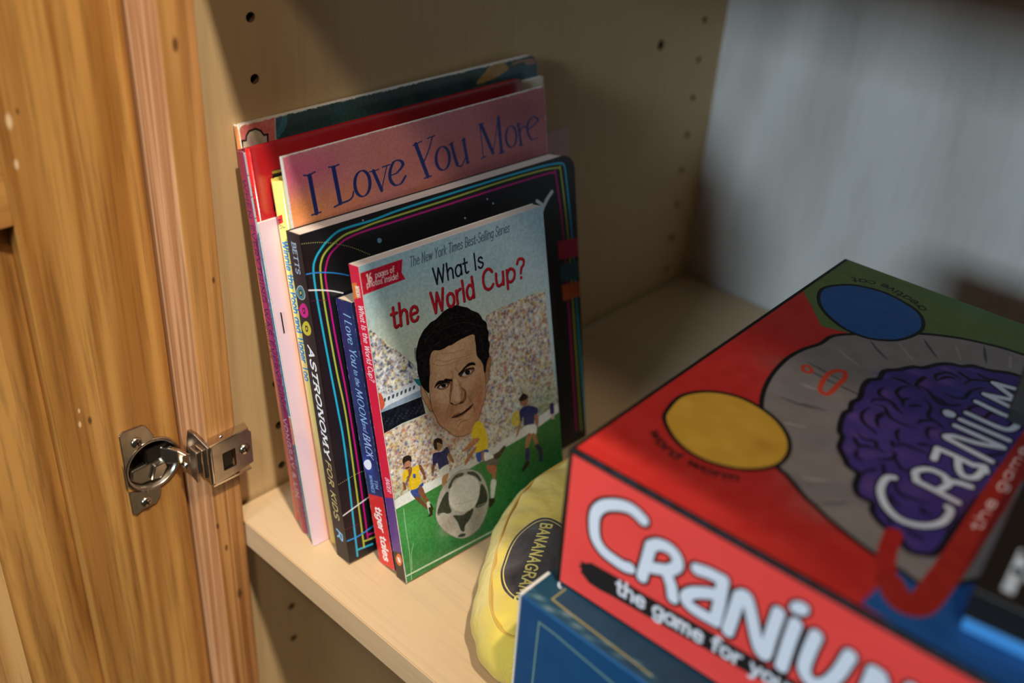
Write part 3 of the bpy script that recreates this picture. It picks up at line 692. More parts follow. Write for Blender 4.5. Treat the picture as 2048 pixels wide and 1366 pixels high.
def cover_board(name, outline, y0, y1, img_mat, edge_mat, parent, W, H, bend=None):
    """a cover: outline in (width, height), front face carries the print"""
    n = len(outline); f = bend or (lambda x, z: 0.0)
    # strip grid so that a bend shows: fan of the outline is enough for flat covers
    verts = [(x, y0+f(x, z), z) for x, z in outline]+[(x, y1+f(x, z), z) for x, z in outline]
    faces = [tuple(range(n)), tuple(range(2*n-1, n-1, -1))]+[(k, k+n, (k+1) % n+n, (k+1) % n) for k in range(n)]
    uvs = [(x/W, z/H) for x, z in outline]*2
    return link_mesh(name, verts, faces, [img_mat, edge_mat], parent, uvs, [0]+[1]*(n+1))
def spine_part(T, H, mat, edge, parent, bulge=0.0, x1=0.0006, z0=0.0, n=10):
    """spine strip from y=T (left) to y=0 (right), bulging towards -x"""
    verts = []; uvs = []; faces = []
    for z in (z0, H):
        for k in range(n+1):
            t = k/n; y = T*(1-t); x = -bulge*(1-(2*t-1)**2)**0.8 if bulge else 0.0
            verts.append((x, y, z)); uvs.append((t, z/H))
    for k in range(n): faces.append((k, k+1, k+n+2, k+n+1))
    b = len(verts)
    for z in (z0, H):
        for y in (T, 0): verts.append((x1, y, z)); uvs.append((0, 0))
    faces += [(b+0, b+2, b+3, b+1), tuple(list(range(n+1))+[b+1, b+0])[::-1], tuple(list(range(n+1, 2*n+2))+[b+3, b+2]), (0, n+1, b+2, b+0), (n, b+1, b+3, 2*n+1)]
    mi = [0]*n+[1]*5
    o = link_mesh('spine', verts, faces, [mat, edge], parent, uvs, mi)
    if bulge:
        for p in o.data.polygons[:n]: p.use_smooth = True
    return o
BOOKS = {'A': {'o': [0.03983, 0.02486, 0.00087], 'yaw': 0.0214, 'lean': 0.1398, 'H': 0.2504, 'W': 0.2266, 'T': 0.0048},
 'B': {'o': [0.05294, 0.02101, 0.00134], 'yaw': 0.0213, 'lean': 0.1641, 'H': 0.2401, 'W': 0.19, 'T': 0.007},
 'C': {'o': [0.05732, 0.02049, 0.00067], 'yaw': 0.0211, 'lean': 0.169, 'H': 0.241, 'W': 0.2249, 'T': 0.0028},
 'D': {'o': [0.06101, 0.02066, 0.00077], 'yaw': 0.0211, 'lean': 0.169, 'H': 0.2446, 'W': 0.2013, 'T': 0.0034},
 'E': {'o': [0.06377, 0.01725, 0.00048], 'yaw': 0.0209, 'lean': 0.1734, 'H': 0.2063, 'W': 0.2449, 'T': 0.0016},
 'F': {'o': [0.07396, 0.02915, 0.00183], 'yaw': 0.02, 'lean': 0.1747, 'H': 0.2281, 'W': 0.1718, 'T': 0.0094},
 'H': {'o': [0.07691, 0.02996, 0.00062], 'yaw': 0.0198, 'lean': 0.175, 'H': 0.2426, 'W': 0.1977, 'T': 0.0024},
 'G': {'o': [0.09138, 0.0226, 0.00257], 'yaw': 0.0667, 'lean': 0.1836, 'H': 0.2052, 'W': 0.2039, 'T': 0.013},
 'I': {'o': [0.11526, 0.03733, 0.00349], 'yaw': 0.05, 'lean': 0.2211, 'H': 0.1696, 'W': 0.1, 'T': 0.015},
 'J': {'o': [0.1264, 0.03646, 0.0021], 'yaw': 0.0701, 'lean': 0.2181, 'H': 0.1957, 'W': 0.1322, 'T': 0.009}}
ART = {
'J_cover': (132.2,195.7,7,[
('G',(172,190,190),(176,196,204),(150,186,200),(176,200,214)),
('B',(222,218,182),60,120,55,38,0,.9),
('B',(214,212,180),20,150,30,26,0,.5),
('C',[(80.99,142.34),(92.63,143.92),(104.33,143.92),(116.35,144.37),(128.21,143.07),(129.26,102.99),(130.21,61.97),(105.85,51.13),(71.03,65.73),(72.76,122.8)],3600,5,[(214,206,196),(226,222,216),(196,178,160),(206,180,110),(176,120,90),(120,96,110),(90,100,150),(170,150,140),(230,210,130),(240,236,230),(150,110,90),(196,120,100)],.85),
('C',[(-2.6,99.34),(28.79,98.63),(71.35,90.15),(131.09,82.65),(132.84,64.44),(82.74,57.18),(49.12,56.29),(-.06,54.08),(-.6,78.27)],4600,7,[(214,206,196),(226,222,216),(196,178,160),(206,180,110),(176,120,90),(120,96,110),(90,100,150),(170,150,140),(230,210,130),(240,236,230),(150,110,90),(196,120,100)],.72),
('C',[(-.79,162.89),(4.94,156.36),(12.19,147.5),(18.89,139.96),(25.63,131.39),(28.6,124.06),(28.46,109.62),(-2.85,121.73)],2400,9,[(226,228,230),(240,240,238),(200,200,205),(120,140,180),(206,190,110),(150,110,90),(90,100,140),(180,190,205),(60,60,80),(236,230,200)],.8),
('P',(206,216,226),[(-1.77,123.52),(8.41,119.62),(27.66,121.2),(29.24,116.62),(29.6,111.48),(-.46,112.11)],0,1),
('P',(140,160,186),[(-.35,112.76),(6.39,114.02),(28.95,114.74),(28.91,110.74),(-.35,111.48)],0,1),
('P',(196,206,216),[(7.38,120.01),(22.01,121.33),(23.15,119.91),(8.99,116.45)],0,1),
('P',(40,44,60),[(.64,118.71),(1.95,118.79),(1.45,117.04),(.34,116.88)],1,.8),
('P',(40,44,60),[(3.46,118.69),(4.77,118.77),(4.26,117.01),(3.15,116.86)],1,.8),
('P',(40,44,60),[(6.28,118.67),(7.61,118.75),(7.1,116.99),(5.98,116.83)],1,.8),
('P',(40,44,60),[(9.13,118.65),(10.46,118.73),(9.95,116.96),(8.83,116.81)],1,.8),
('P',(40,44,60),[(11.99,118.63),(13.33,118.71),(12.82,116.94),(11.69,116.78)],1,.8),
('P',(40,44,60),[(14.87,118.61),(16.22,118.69),(15.71,116.91),(14.57,116.76)],1,.8),
('P',(40,44,60),[(17.77,118.59),(19.12,118.67),(18.62,116.89),(17.47,116.73)],1,.8),
('P',(40,44,60),[(20.68,118.57),(22.04,118.65),(21.54,116.86),(20.38,116.7)],1,.8),
('P',(40,44,60),[(23.61,118.55),(24.98,118.63),(24.48,116.83),(23.32,116.68)],1,.8),
('P',(20,22,34),[(-.35,111.48),(5.94,111.24),(28.29,110.48),(29.49,99.37),(24.29,99.42),(12.99,99.94),(-.07,98.79)],0,1),
('B',(70,74,96),1.5,107.59,.6,.4,0,.6),
('B',(70,74,96),2.01,104.06,.6,.4,0,.6),
('B',(70,74,96),3.29,105.18,.6,.4,0,.6),
('B',(70,74,96),4.57,106.3,.6,.4,0,.6),
('B',(70,74,96),5.09,102.75,.6,.4,0,.6),
('B',(70,74,96),6.38,103.88,.6,.4,0,.6),
('B',(70,74,96),7.67,105,.6,.4,0,.6),
('B',(70,74,96),8.96,106.12,.6,.4,0,.6),
('B',(70,74,96),9.5,102.56,.6,.4,0,.6),
('B',(70,74,96),10.8,103.69,.6,.4,0,.6),
('B',(70,74,96),12.1,104.82,.6,.4,0,.6),
('B',(70,74,96),13.4,105.95,.6,.4,0,.6),
('B',(70,74,96),13.95,102.37,.6,.4,0,.6),
('B',(70,74,96),15.25,103.5,.6,.4,0,.6),
('B',(70,74,96),16.56,104.63,.6,.4,0,.6),
('B',(70,74,96),17.87,105.77,.6,.4,0,.6),
('B',(70,74,96),18.43,102.17,.6,.4,0,.6),
('B',(70,74,96),19.75,103.31,.6,.4,0,.6),
('B',(70,74,96),21.06,104.45,.6,.4,0,.6),
('B',(70,74,96),22.38,105.59,.6,.4,0,.6),
('B',(70,74,96),22.96,101.98,.6,.4,0,.6),
('B',(70,74,96),24.29,103.12,.6,.4,0,.6),
('B',(70,74,96),25.61,104.26,.6,.4,0,.6),
('B',(70,74,96),26.94,105.41,.6,.4,0,.6),
('B',(70,74,96),27.54,101.78,.6,.4,0,.6),
('B',(70,74,96),28.87,102.93,.6,.4,0,.6),
('P',(206,90,66),[(-.36,122.98),(2.27,121.97),(3.52,115.15),(-.15,112.68),(-.52,118.19)],1,1),
('P',(40,120,130),[(24.31,122.96),(29.19,121.15),(29.39,115.64),(26.7,118.47)],0,1),
('P',(60,62,70),[(27.55,140.42),(30.04,139.99),(30.4,132.35),(27.34,132.55)],0,.5),
('P',(44,122,62),[(.44,50.13),(13.28,50.98),(34.9,51.78),(53.64,52.64),(82.35,53.99),(106.96,54.91),(131.9,59.41),(141.78,27.37),(132.05,-42.57),(.81,-2.82)],0,1),
('B',(20,70,30),118.47,30.33,26,40,0,.75),
('B',(30,92,40),87.22,4.46,26,14,.4,.5),
('B',(64,156,84),6.41,37.03,14,18,.3,.75),
('B',(76,160,80),47.38,43.88,16,5,.5,.4),
('B',(22,84,40),30.92,-1.19,30,14,.5,.6),
('P',(222,228,228),[(-.19,56.04),(13.13,57.46),(27.13,56.4),(35.57,56.35),(36.04,51.26),(16.72,50.45),(.42,50.03)],0,1),
('P',(206,202,196),[(35.57,56.35),(49.26,57.31),(54.2,56.78),(69.48,56.18),(83,59.3),(104.93,61.41),(131.56,66.08),(131.62,59.53),(104.19,54.92),(82.32,53.78),(58.64,52.07),(37.26,51.24)],0,1),
('S',(150,140,130),[(80.39,64.82),(80.98,59.04)],.5,0,1,1,0),
('S',(216,222,206),[(.32,4.57),(24.15,3.74),(46.79,2.78),(73.16,1.85),(100.93,1.22)],1,0,.85,1,0),
('S',(226,232,226),[(5.63,48.18),(5.23,33.26),(5.31,18.92),(3.75,-3.86)],.35,1,.7,1,0),
('S',(226,232,226),[(8.93,23.16),(6.57,17.16),(5.39,6.59)],.3,1,.7,1,0),
('P',(190,140,96),[(28.8,117.45),(30.21,115.65),(32.29,110.06),(33.8,104.32),(35.26,100.18),(34.58,98.62),(32.75,99.87),(30.26,105.39),(28.57,111.17)],1,1),
('O',(70,44,30),[(28.8,117.45),(30.21,115.65),(32.29,110.06),(33.8,104.32),(35.26,100.18),(34.58,98.62),(32.75,99.87),(30.26,105.39),(28.57,111.17)],.35),
('P',(166,116,78),[(77.88,114.29),(80.48,116.99),(80.96,113.18),(78.91,107.95),(78.34,103.48),(75.29,100.6),(74.96,106.73)],1,1),
('O',(60,40,28),[(77.88,114.29),(80.48,116.99),(80.96,113.18),(78.91,107.95),(78.34,103.48),(75.29,100.6),(74.96,106.73)],.35),
('P',(196,150,112),[(38.72,134.61),(45.56,133.47),(53.13,133.99),(62.36,134.63),(70.06,134.25),(72.27,127.38),(73.63,119.75),(74.71,112.79),(75.26,105.96),(74.8,98.1),(73.11,91.33),(69.57,85.94),(65.48,79.41),(60.84,74.81),(53.29,74.88),(47.41,77.67),(43.11,82.82),(38.2,88.49),(35.56,96.14),(34.04,101.96),(34.06,110.99),(34.62,117.17),(36.68,125.92),(36.96,130.22)],1,1),
('B',(222,178,140),53.8,128.04,13,6,.5,.8),
('B',(224,178,138),44.06,123.24,8,7,0,.45),
('B',(224,180,142),41.47,105.56,8,9,0,.75),
('B',(214,166,128),66.16,105.36,7,9,0,.6),
('B',(150,96,64),35.93,98.61,5,9,.3,.6),
('B',(176,104,76),68.25,91.2,4,14,-.3,.65),
('B',(176,112,76),54.39,77.14,13,4,.3,.6),
('B',(206,146,104),53.53,82.23,6,5,0,.6),
('B',(166,112,76),68.68,100.42,4,7,0,.5),
('B',(216,168,128),59.24,89.36,7,3,.6,.5),
('B',(150,98,66),47.42,94.05,6,5,.5,.55),
('B',(160,108,74),62.53,96.1,3.2,6,-.3,.6),
('B',(170,118,84),36.03,119.19,3.5,10,0,.5),
('B',(186,124,88),41.44,89.82,7,6,-.5,.45),
('S',(150,102,70),[(37.99,127.34),(44.15,123.85),(51.48,122.48),(57.56,122.22),(66.69,120.91)],.4,1,.5,1,0),
('S',(150,102,70),[(41.15,128.73),(48.07,124.98),(54.05,124.44),(60.75,123.02),(67.02,123.38)],.4,1,.5,1,0),
('S',(150,102,70),[(45.21,131.07),(53.84,128.35),(61.43,127.92)],.4,1,.5,1,0),
('P',(120,78,52),[(50.98,113.64),(50.95,109.1),(49.21,103.89),(47.98,100.1),(47.33,101.99),(48.33,106.84),(49.54,111.58)],1,.75),
('P',(226,182,146),[(51.9,112),(54.36,110.43),(54.87,103.03),(54.91,97.73),(51.19,98.85),(50.84,104.57)],1,.6),
('P',(146,98,66),[(55.1,110.16),(56.96,106.84),(57.83,101.9),(56.67,96.38),(54.73,96.47),(55.98,102.61)],1,.5),
('P',(128,82,54),[(56.78,105.59),(59.86,102.45),(59.8,99.16),(57.83,96.26),(55.38,95.56),(53.12,96.11),(57.3,98.13),(58.2,101.76)],1,.85),
('S',(70,40,26),[(47.99,100.75),(47.26,99.39),(49.39,97.11),(51.96,96.1),(53.92,96.26),(56.95,95.61),(59.16,97.41),(59.31,101.33)],.45,1,.9,1,0),
('P',(60,34,24),[(48.13,99.05),(49.5,97.86),(49.03,97.25),(47.66,98.44)],1,.9),
('P',(60,34,24),[(53.95,96.45),(56.67,96.38),(56.92,95.35),(54.59,95.47)],1,.9),
('S',(150,104,76),[(51.23,118.07),(51.74,114.65),(51.1,112.3)],.5,1,.7,1,0),
('S',(150,104,76),[(54.04,118.98),(55.88,115.72),(56.26,112.98)],.5,1,.7,1,0),
('S',(140,90,60),[(46.86,98.23),(44.88,95.06),(44.06,92.08)],.6,1,.6,1,0),
('S',(130,84,56),[(60.54,98.87),(63.03,93.91),(64.4,89.34),(64.35,85.98)],.7,1,.6,1,0),
('P',(96,58,40),[(39.58,112.1),(42.59,113.22),(46.3,112.8),(49.54,111.58),(47.34,109.49),(43.53,109.31),(40.69,110.52)],1,.7),
('P',(206,190,176),[(41.21,111.49),(43.19,112.16),(46.1,111.45),(47.06,110.18),(44.76,110.01),(42.17,110.35)],1,1),
('P',(30,22,20),[(42.44,112.18),(44.35,112.37),(46.07,111.2),(45.51,109.99),(43.54,110.47)],1,1),
('S',(30,20,18),[(39.93,111.45),(42.53,112.79),(45.9,112.62),(48.75,111.36)],.7,1,1,1,0),
('S',(110,66,44),[(40.66,110.28),(44.22,108.92),(47.7,109.35)],.4,1,.7,1,0),
('P',(96,58,40),[(56.12,113.03),(58.9,115.26),(62.82,115.46),(67.39,114.46),(67.84,111.99),(63.76,110.87),(59.12,111.27)],1,.7),
('P',(210,194,178),[(58.49,112.29),(60.25,113.79),(63.77,113.81),(65.55,112.5),(63.42,111.32),(60.3,111.36)],1,1),
('P',(30,24,22),[(60.62,113.66),(62.66,114.28),(64.45,113.1),(63.82,111.37),(61.67,111.64)],1,1),
('S',(30,20,18),[(57.1,112.34),(59.55,114.37),(63.11,114.71),(67.28,113.64)],.8,1,1,1,0),
('S',(110,66,44),[(58.3,110.92),(62.08,110.04),(66.13,110.98)],.4,1,.7,1,0),
('P',(28,20,18),[(37.78,112.01),(39.14,114.19),(41.39,115.28),(45.03,114.43),(46.23,114.89),(50.49,112.85),(50.7,111.67),(46.28,112.67),(42.59,113.22),(39.67,112.71)],1,1),
('P',(28,20,18),[(55.66,114.18),(58.17,115.53),(61.92,117.42),(64.76,118.21),(68.14,117.13),(69.06,115.16),(66.03,116.06),(62.9,116.08),(59.64,114.99),(56.67,113.15)],1,1),
('P',(146,84,62),[(47.15,89.51),(49.25,90.66),(53.15,90.77),(54.55,89.55),(59.46,90.95),(63.39,91.89),(62.51,90.08),(57.48,88.04),(51.93,87.59)],1,.8),
('P',(58,26,20),[(46.79,89.66),(50.67,89.76),(56.16,89.91),(63.71,91.89),(61.69,89.87),(56.78,88.66),(51.26,88.39)],1,1),
('S',(130,78,52),[(51.19,82.38),(53.79,84.15),(58.45,83.61)],.6,1,.8,1,0),
('S',(150,98,66),[(50.55,86.13),(55.55,85.46)],.6,1,.5,1,0),
('O',(60,36,26),[(38.72,134.61),(45.56,133.47),(53.13,133.99),(62.36,134.63),(70.06,134.25),(72.27,127.38),(73.63,119.75),(74.71,112.79),(75.26,105.96),(74.8,98.1),(73.11,91.33),(69.57,85.94),(65.48,79.41),(60.84,74.81),(53.29,74.88),(47.41,77.67),(43.11,82.82),(38.2,88.49),(35.56,96.14),(34.04,101.96),(34.06,110.99),(34.62,117.17),(36.68,125.92),(36.96,130.22)],.3),
('P',(24,20,20),[(28.75,138.11),(30.4,141.85),(31.87,144.41),(35.32,148.15),(38.08,149.68),(40.85,151.21),(44.58,151.82),(47.73,153.26),(50.89,154.69),(54.69,155.32),(59.96,155.5),(63.48,153.64),(67.75,151.47),(70.5,149.03),(73.35,147.16),(76.14,144.68),(78,140.89),(80.42,138.17),(80.7,134.21),(81.37,131.4),(80.66,127.74),(81.33,123.59),(80.07,120.1),(80.13,117.44),(77.88,114.29),(76.93,111.32),(75.62,107.49),(74.53,109.55),(74.71,112.79),(73.22,116.62),(70.76,120.76),(70.77,127.9),(70.58,131.19),(70.43,134.13),(66.21,134.59),(62.35,134.51),(57.68,134.01),(53.41,133.26),(51.57,133.58),(47.73,133.02),(44.04,133.24),(40.88,134.35),(38.49,133.13),(36.78,129.03),(36.3,122.9),(34.83,117.09),(33.66,110.82),(31.45,113.26),(29.15,117.32),(28.32,121.42),(27.83,126.63),(28.15,129.64),(28.11,134)],1,1),
('S',(62,52,46),[(36.25,144.77),(44.76,148.07),(55.27,148.95),(67.05,146.36)],.5,1,.5,1,0),
('S',(62,52,46),[(33.02,137.85),(36.67,142.77),(42.92,145.6)],.5,1,.5,1,0),
('S',(62,52,46),[(47.13,144.18),(56.2,144.9),(66.56,142.74),(75.17,137.34)],.5,1,.5,1,0),
('S',(62,52,46),[(41.69,137.32),(49.27,138.47),(59.05,138.29),(68.94,137.5)],.5,1,.5,1,0),
('S',(62,52,46),[(74.68,133.65),(75.38,126.95),(75.7,120.32)],.5,1,.5,1,0),
('S',(196,80,60),[(38.54,133.42),(36.92,128.98),(36.32,123.52)],.4,1,.5,1,0),
('P',(186,28,52),[(-.87,191.98),(27.91,191.96),(26.11,184.88),(28.11,180.61),(-1.08,179.92)],0,1),
('T',(240,232,226),'16',4.23,185.62,7.62,185.74,4.6,.6,{}),
('T',(236,226,222),'pages of',9.47,186.65,22.07,186.53,3.3,.4,{}),
('T',(236,226,222),'photos inside!',3.34,183.13,23.9,182.2,3.3,.4,{}),
('T',(86,104,120),'The New York Times Best-Selling Series',32.01,186.2,104.81,186.84,5.4,.55,{'slant':.16}),
('T',(30,30,44),'What Is',46.65,171.5,83.69,171.69,9.6,1.15,{}),
('T',(120,30,40),'the',15.35,156,34.54,155.24,12.6,1.9,{}),
('T',(120,30,40),'World',43.22,155.46,75.28,155.99,12.2,1.9,{}),
('T',(120,30,40),'Cup?',80.48,157.43,115.05,156.29,12,1.9,{}),
('T',(186,34,46),'the',15.11,156.34,34.28,155.58,12.6,1.35,{}),
('T',(186,34,46),'World',42.96,155.8,75,156.35,12.2,1.35,{}),
('T',(186,34,46),'Cup?',80.19,157.79,114.74,156.66,12,1.35,{}),
('P',(120,76,56),[(8.49,65.26),(10.63,65.56),(13.29,66.91),(15.16,69.89),(14.69,71.37),(11.7,70.16),(8.87,67.62)],1,1),
('P',(226,190,40),[(8.55,69.98),(11.89,71.34),(15.3,70.78),(20.12,70.11),(20.77,67.4),(19.4,65.45),(20.33,59.88),(16.59,56.42),(13.08,56.62),(11.41,59.45),(12.03,64.29),(11.89,66.9),(8.3,64.07)],1,1),
('P',(200,150,30),[(12.26,64.82),(13.09,56.74),(12.48,57.34),(11.37,61.39)],1,.6),
('P',(60,80,160),[(15.3,66.32),(16.95,65.59),(16.82,63.4),(15.32,63.76)],1,1),
('P',(120,76,56),[(20.14,70.23),(22.04,68.75),(23.41,63.65),(23.66,59.67),(22.07,59.61),(21.88,63.05),(20.58,66.2)],1,1),
('P',(120,76,56),[(7.85,64.27),(7.73,60.5),(8.52,58.86),(9.58,60.29),(8.75,63.86)],1,1),
('P',(120,76,56),[(12.17,73.11),(14.69,71.37),(14.97,68.7),(12.58,64.67),(10.9,62.88),(9.08,62.43),(12.31,67.35)],1,.9),
('P',(40,70,150),[(12.03,56.72),(16.59,56.42),(21.14,58.22),(21.2,56.25),(19.25,55.2),(18.5,50.34),(14.45,50.93)],1,1),
('P',(120,76,56),[(18.01,56.41),(20.39,55.64),(21.56,51.52),(23.52,45.36),(23.92,43.19),(21.7,42.92),(19.9,47.72),(17.35,52.17)],1,1),
('P',(96,60,46),[(14.04,51.45),(17.74,50.04),(20.53,44.79),(23.45,40.1),(22.59,39.19),(18.9,43.59)],1,1),
('P',(216,214,206),[(21.88,44.15),(24.06,44.12),(24.95,39.39),(22.89,36.38),(22.36,38.64)],1,.9),
('P',(24,20,22),[(24.05,43.13),(25.68,40.37),(25.86,37.62),(24.47,39.62)],1,1),
('P',(24,20,22),[(22.77,40.43),(24.95,39.39),(24.85,34.77),(21.23,35.06),(22.89,36.38)],1,1),
('P',(176,120,100),[(10.09,75.29),(14.03,76.08),(15.15,74.33),(14.69,71.37),(12.12,70.6),(9.99,72.5)],1,1),
('P',(40,28,26),[(9.53,77.42),(10.75,79.39),(13.5,79.33),(15.4,78.13),(15.76,75.96),(15.15,74.33),(13.66,75.93),(10.83,75.59),(10.1,74.03)],1,1),
('P',(50,34,30),[(11.01,72.36),(13.4,72.06),(13.63,71.33),(11.24,71.63)],1,1),
('P',(110,76,56),[(29.62,66.69),(31.07,66.7),(30.35,61.85),(28.67,60.33),(28.27,63.42)],1,1),
('P',(36,36,92),[(30.87,72.58),(34.11,72.46),(37.63,71.59),(41.48,72.84),(42.91,67.37),(41.43,67.36),(40.56,66.44),(40.98,61.7),(37.5,60.62),(33.91,61.24),(33.12,65.8),(30.8,64.88),(29.85,67.24)],1,1),
('P',(150,104,72),[(41.17,68.13),(43.31,67.53),(45.11,61.85),(44.23,60.92),(41.77,64.61)],1,1),
('P',(216,214,206),[(34.21,60.78),(40.59,61.54),(40.39,56.05),(36.87,56.32),(34.96,55.87)],1,1),
('P',(176,126,80),[(35.22,55.1),(39.44,56.15),(39.48,53.83),(35.79,48.9),(34.31,48.92)],1,1),
('P',(166,120,80),[(33.84,78.01),(37,77.31),(37.73,74.76),(35.95,72.63),(34.24,73.37)],1,1),
('P',(40,26,22),[(32.01,77.83),(32.8,80.68),(35.4,81.18),(38.34,78.99),(38.38,75.77),(36.96,77.01),(34.61,78.32),(34.38,74.27),(32.47,75.09)],1,1),
('P',(226,190,40),[(60.02,71.19),(61.49,76.46),(65.79,79.91),(69.86,75.64),(71.42,69.73),(71.81,63.6),(70.69,58.06),(64.6,59.34),(61.67,60.6),(62.17,64.36),(65.03,68.43)],1,1),
('P',(186,146,30),[(59.93,70.57),(65.81,68.44),(65.27,67.34),(60.17,69.49)],1,.7),
('P',(186,120,84),[(61.34,69.65),(65.76,68.13),(63.97,66.24),(57.64,64.97),(51.56,64.95),(53.24,66.19)],1,1),
('P',(176,110,78),[(61.36,64.05),(62.28,62.33),(55.81,57.16),(52.54,55.61),(54.18,59.2)],1,1),
('P',(40,70,150),[(61.9,59.5),(66.16,59.33),(70.03,59.01),(71.73,56.94),(66.23,53.95),(64.5,52.69),(62.37,54.29)],1,1),
('P',(160,104,80),[(65.99,58.07),(68.34,58.06),(68.46,52.98),(66.06,52.68)],1,1),
('P',(230,226,216),[(68.67,57.59),(74.79,52.93),(75.34,50.99),(68.29,51.7)],1,1),
('P',(96,92,86),[(67.46,51.39),(75.34,50.99),(78.34,49.35),(78.7,45.78),(76.16,44.85),(68.79,49.46)],1,1),
('P',(50,44,44),[(75.17,52.76),(78.82,53.22),(83.93,55.44),(85.2,53.88),(79.95,49.33),(75.98,49.7)],1,1),
('P',(176,104,78),[(69,48.01),(76.16,44.85),(75.59,40.31),(74.33,36.75),(72.73,36.78),(72.39,40.37),(70,43.49)],1,1),
('P',(216,214,206),[(70.94,36.56),(75.1,35.16),(73.34,28.9),(71.84,24.72),(69.47,25.13)],1,1),
('P',(24,20,22),[(67.61,24.97),(71.91,23.99),(71.96,21.17),(68.87,19.14),(67.2,19.93)],1,1),
('P',(36,36,92),[(98.1,67.54),(99.49,73.64),(105.7,74.3),(113.9,69.62),(113.75,65.74),(110.9,65.19),(109.57,59.51),(102.17,61.41),(101.86,68.25),(99.93,65.69)],1,1),
('P',(150,100,76),[(100.23,79.97),(104.43,81.1),(106.49,77.54),(105.01,74.24),(101.22,76.83)],1,1),
('P',(50,34,34),[(99.71,81.28),(103.38,83.7),(106.85,80.72),(106.21,78.75),(100.82,79.2)],1,1),
('P',(160,110,80),[(97.98,66.48),(99.8,64.62),(96.32,58.2),(94.19,57.4),(96.05,61.67)],1,1),
('P',(150,100,76),[(110.96,65.73),(114.24,63.85),(113.59,57.87),(110.97,53.25),(110.91,58.97)],1,1),
('P',(216,214,206),[(102.17,61.41),(111.31,58.8),(110.58,52.26),(103.59,55.74)],1,1),
('P',(160,106,76),[(103.53,55.2),(107.51,53.54),(104.78,47.84),(101.09,45.98)],1,1),
('P',(150,100,70),[(107.51,53.54),(110.58,52.26),(112.15,44.71),(109.88,43.37)],1,1),
('P',(30,30,80),[(101.09,45.98),(104.34,44.01),(102.87,37.15),(100.42,36.49)],1,1),
('P',(24,20,22),[(100.48,37.04),(103.68,35.64),(100.24,32.51),(96.22,31.4),(97.72,34.79)],1,1),
('P',(30,28,60),[(109.33,44.76),(112.15,44.71),(115.07,38.83),(114.07,32.26),(111.74,31.87),(111.55,39.18)],1,1),
('P',(36,36,92),[(124.55,67.69),(127.76,66.99),(127.64,60.19),(124.77,60.2)],1,1),
('P',(190,160,150),[(124.79,60.42),(127.3,59.75),(127.57,56.77),(125.58,57)],1,1),
('P',(206,180,60),[(92.68,73.04),(98.14,73.63),(98.5,65.15),(92.5,65.92)],1,.8),
('P',(176,172,166),[(27.58,35.8),(32.08,46.31),(39.12,51.35),(46.97,53.77),(54.36,52.15),(62.14,46.67),(66.54,38.22),(67.99,27.91),(65.49,17.95),(58.89,10.28),(51.41,7.67),(43.76,8.92),(37.49,13.6),(31.68,20.62),(27.64,28.72)],1,1),
('B',(150,138,130),34.95,22.42,8,6,.6,.7),
('B',(140,132,120),57.4,16.96,6,12,-.5,.6),
('O',(120,116,112),[(27.58,35.8),(32.08,46.31),(39.12,51.35),(46.97,53.77),(54.36,52.15),(62.14,46.67),(66.54,38.22),(67.99,27.91),(65.49,17.95),(58.89,10.28),(51.41,7.67),(43.76,8.92),(37.49,13.6),(31.68,20.62),(27.64,28.72)],.3),
('P',(44,56,54),[(38.4,46.37),(40.35,49.47),(45.29,52.54),(50.81,51.39),(50.19,49.67),(44.94,50.04),(42.11,48.67),(40.6,46.03)],1,1),
('P',(44,56,54),[(54.14,50.57),(58.51,48.62),(61.88,44.75),(63.64,40.22),(62.11,40.58),(59.55,44.79),(53.95,49.19)],1,1),
('P',(40,50,50),[(35.67,43.98),(38.35,43.4),(37.66,36.02),(38.75,30.43),(36.05,30.04),(32.64,32.36),(28.59,32.63),(29.62,37.16)],1,1),
('P',(40,50,50),[(62.93,37.82),(65.36,35.33),(66.94,29.09),(65.42,23.56),(57.9,23.67),(57.13,26.79),(60.42,30.76)],1,1),
('P',(40,50,50),[(39.36,26.74),(43.02,25.65),(47.41,24.02),(53.8,25.28),(54.9,23.03),(51.32,18.53),(47.49,16.24),(46.23,12.7),(43.78,14.61),(42.25,20.2)],1,1),
('P',(44,54,52),[(41.07,11.8),(43.46,12.34),(47.1,10.52),(45.37,9.3),(41.7,10.79)],1,1),
('S',(190,188,184),[(29.02,33.09),(33.29,31.71),(36.53,28.11)],.3,1,1,1,0),
('S',(190,188,184),[(40.3,27.99),(45.35,25.9),(52.93,24.66)],.3,1,1,1,0),
('S',(190,188,184),[(39.31,26.42),(41.72,21.84),(43.15,15.62)],.3,1,1,1,0),
('S',(190,188,184),[(58.4,24.47),(65.47,23.89)],.3,1,1,1,0),
('P',(214,210,202),[(37.95,40.58),(40.6,46.03),(45.56,49.1),(51.63,49.02),(57.39,46.1),(61.24,39.95),(61.13,33.17),(58.42,27.57),(54.16,25.11),(47.65,25.82),(42.04,29.54),(38.63,34.89)],1,1),
('B',(226,222,214),48.7,38.93,6,9,0,.8),
('S',(160,154,146),[(41.91,34.01),(48.45,31.59),(55.27,30.42)],.4,1,.7,1,0),
('N',.04,1.2,4),
('W',.35,3,.35)]),
'J_spine': (9,195.7,10,[
('F',(222,26,66)),
('P',(88,48,130),[(-5.21,53.26),(10.08,57.95),(10.49,20.94),(-1.97,16.52)],0,1),
('P',(34,26,30),[(-3.2,17.51),(12.09,21.84),(12.67,-2.43),(-5.96,-8.05)],0,1),
('P',(226,110,40),[(1.54,13.99),(4.56,18.55),(7.16,18.68),(8.05,14.83),(5.74,10.76),(2.8,10.46)],1,1),
('P',(236,226,220),[(3.71,15.95),(5.84,15.88),(6.23,13.01),(3.88,12.78)],1,1),
('P',(232,120,50),[(-.98,184.66),(4.84,186.14),(4.49,177.34),(-1.53,175.65)],0,1),
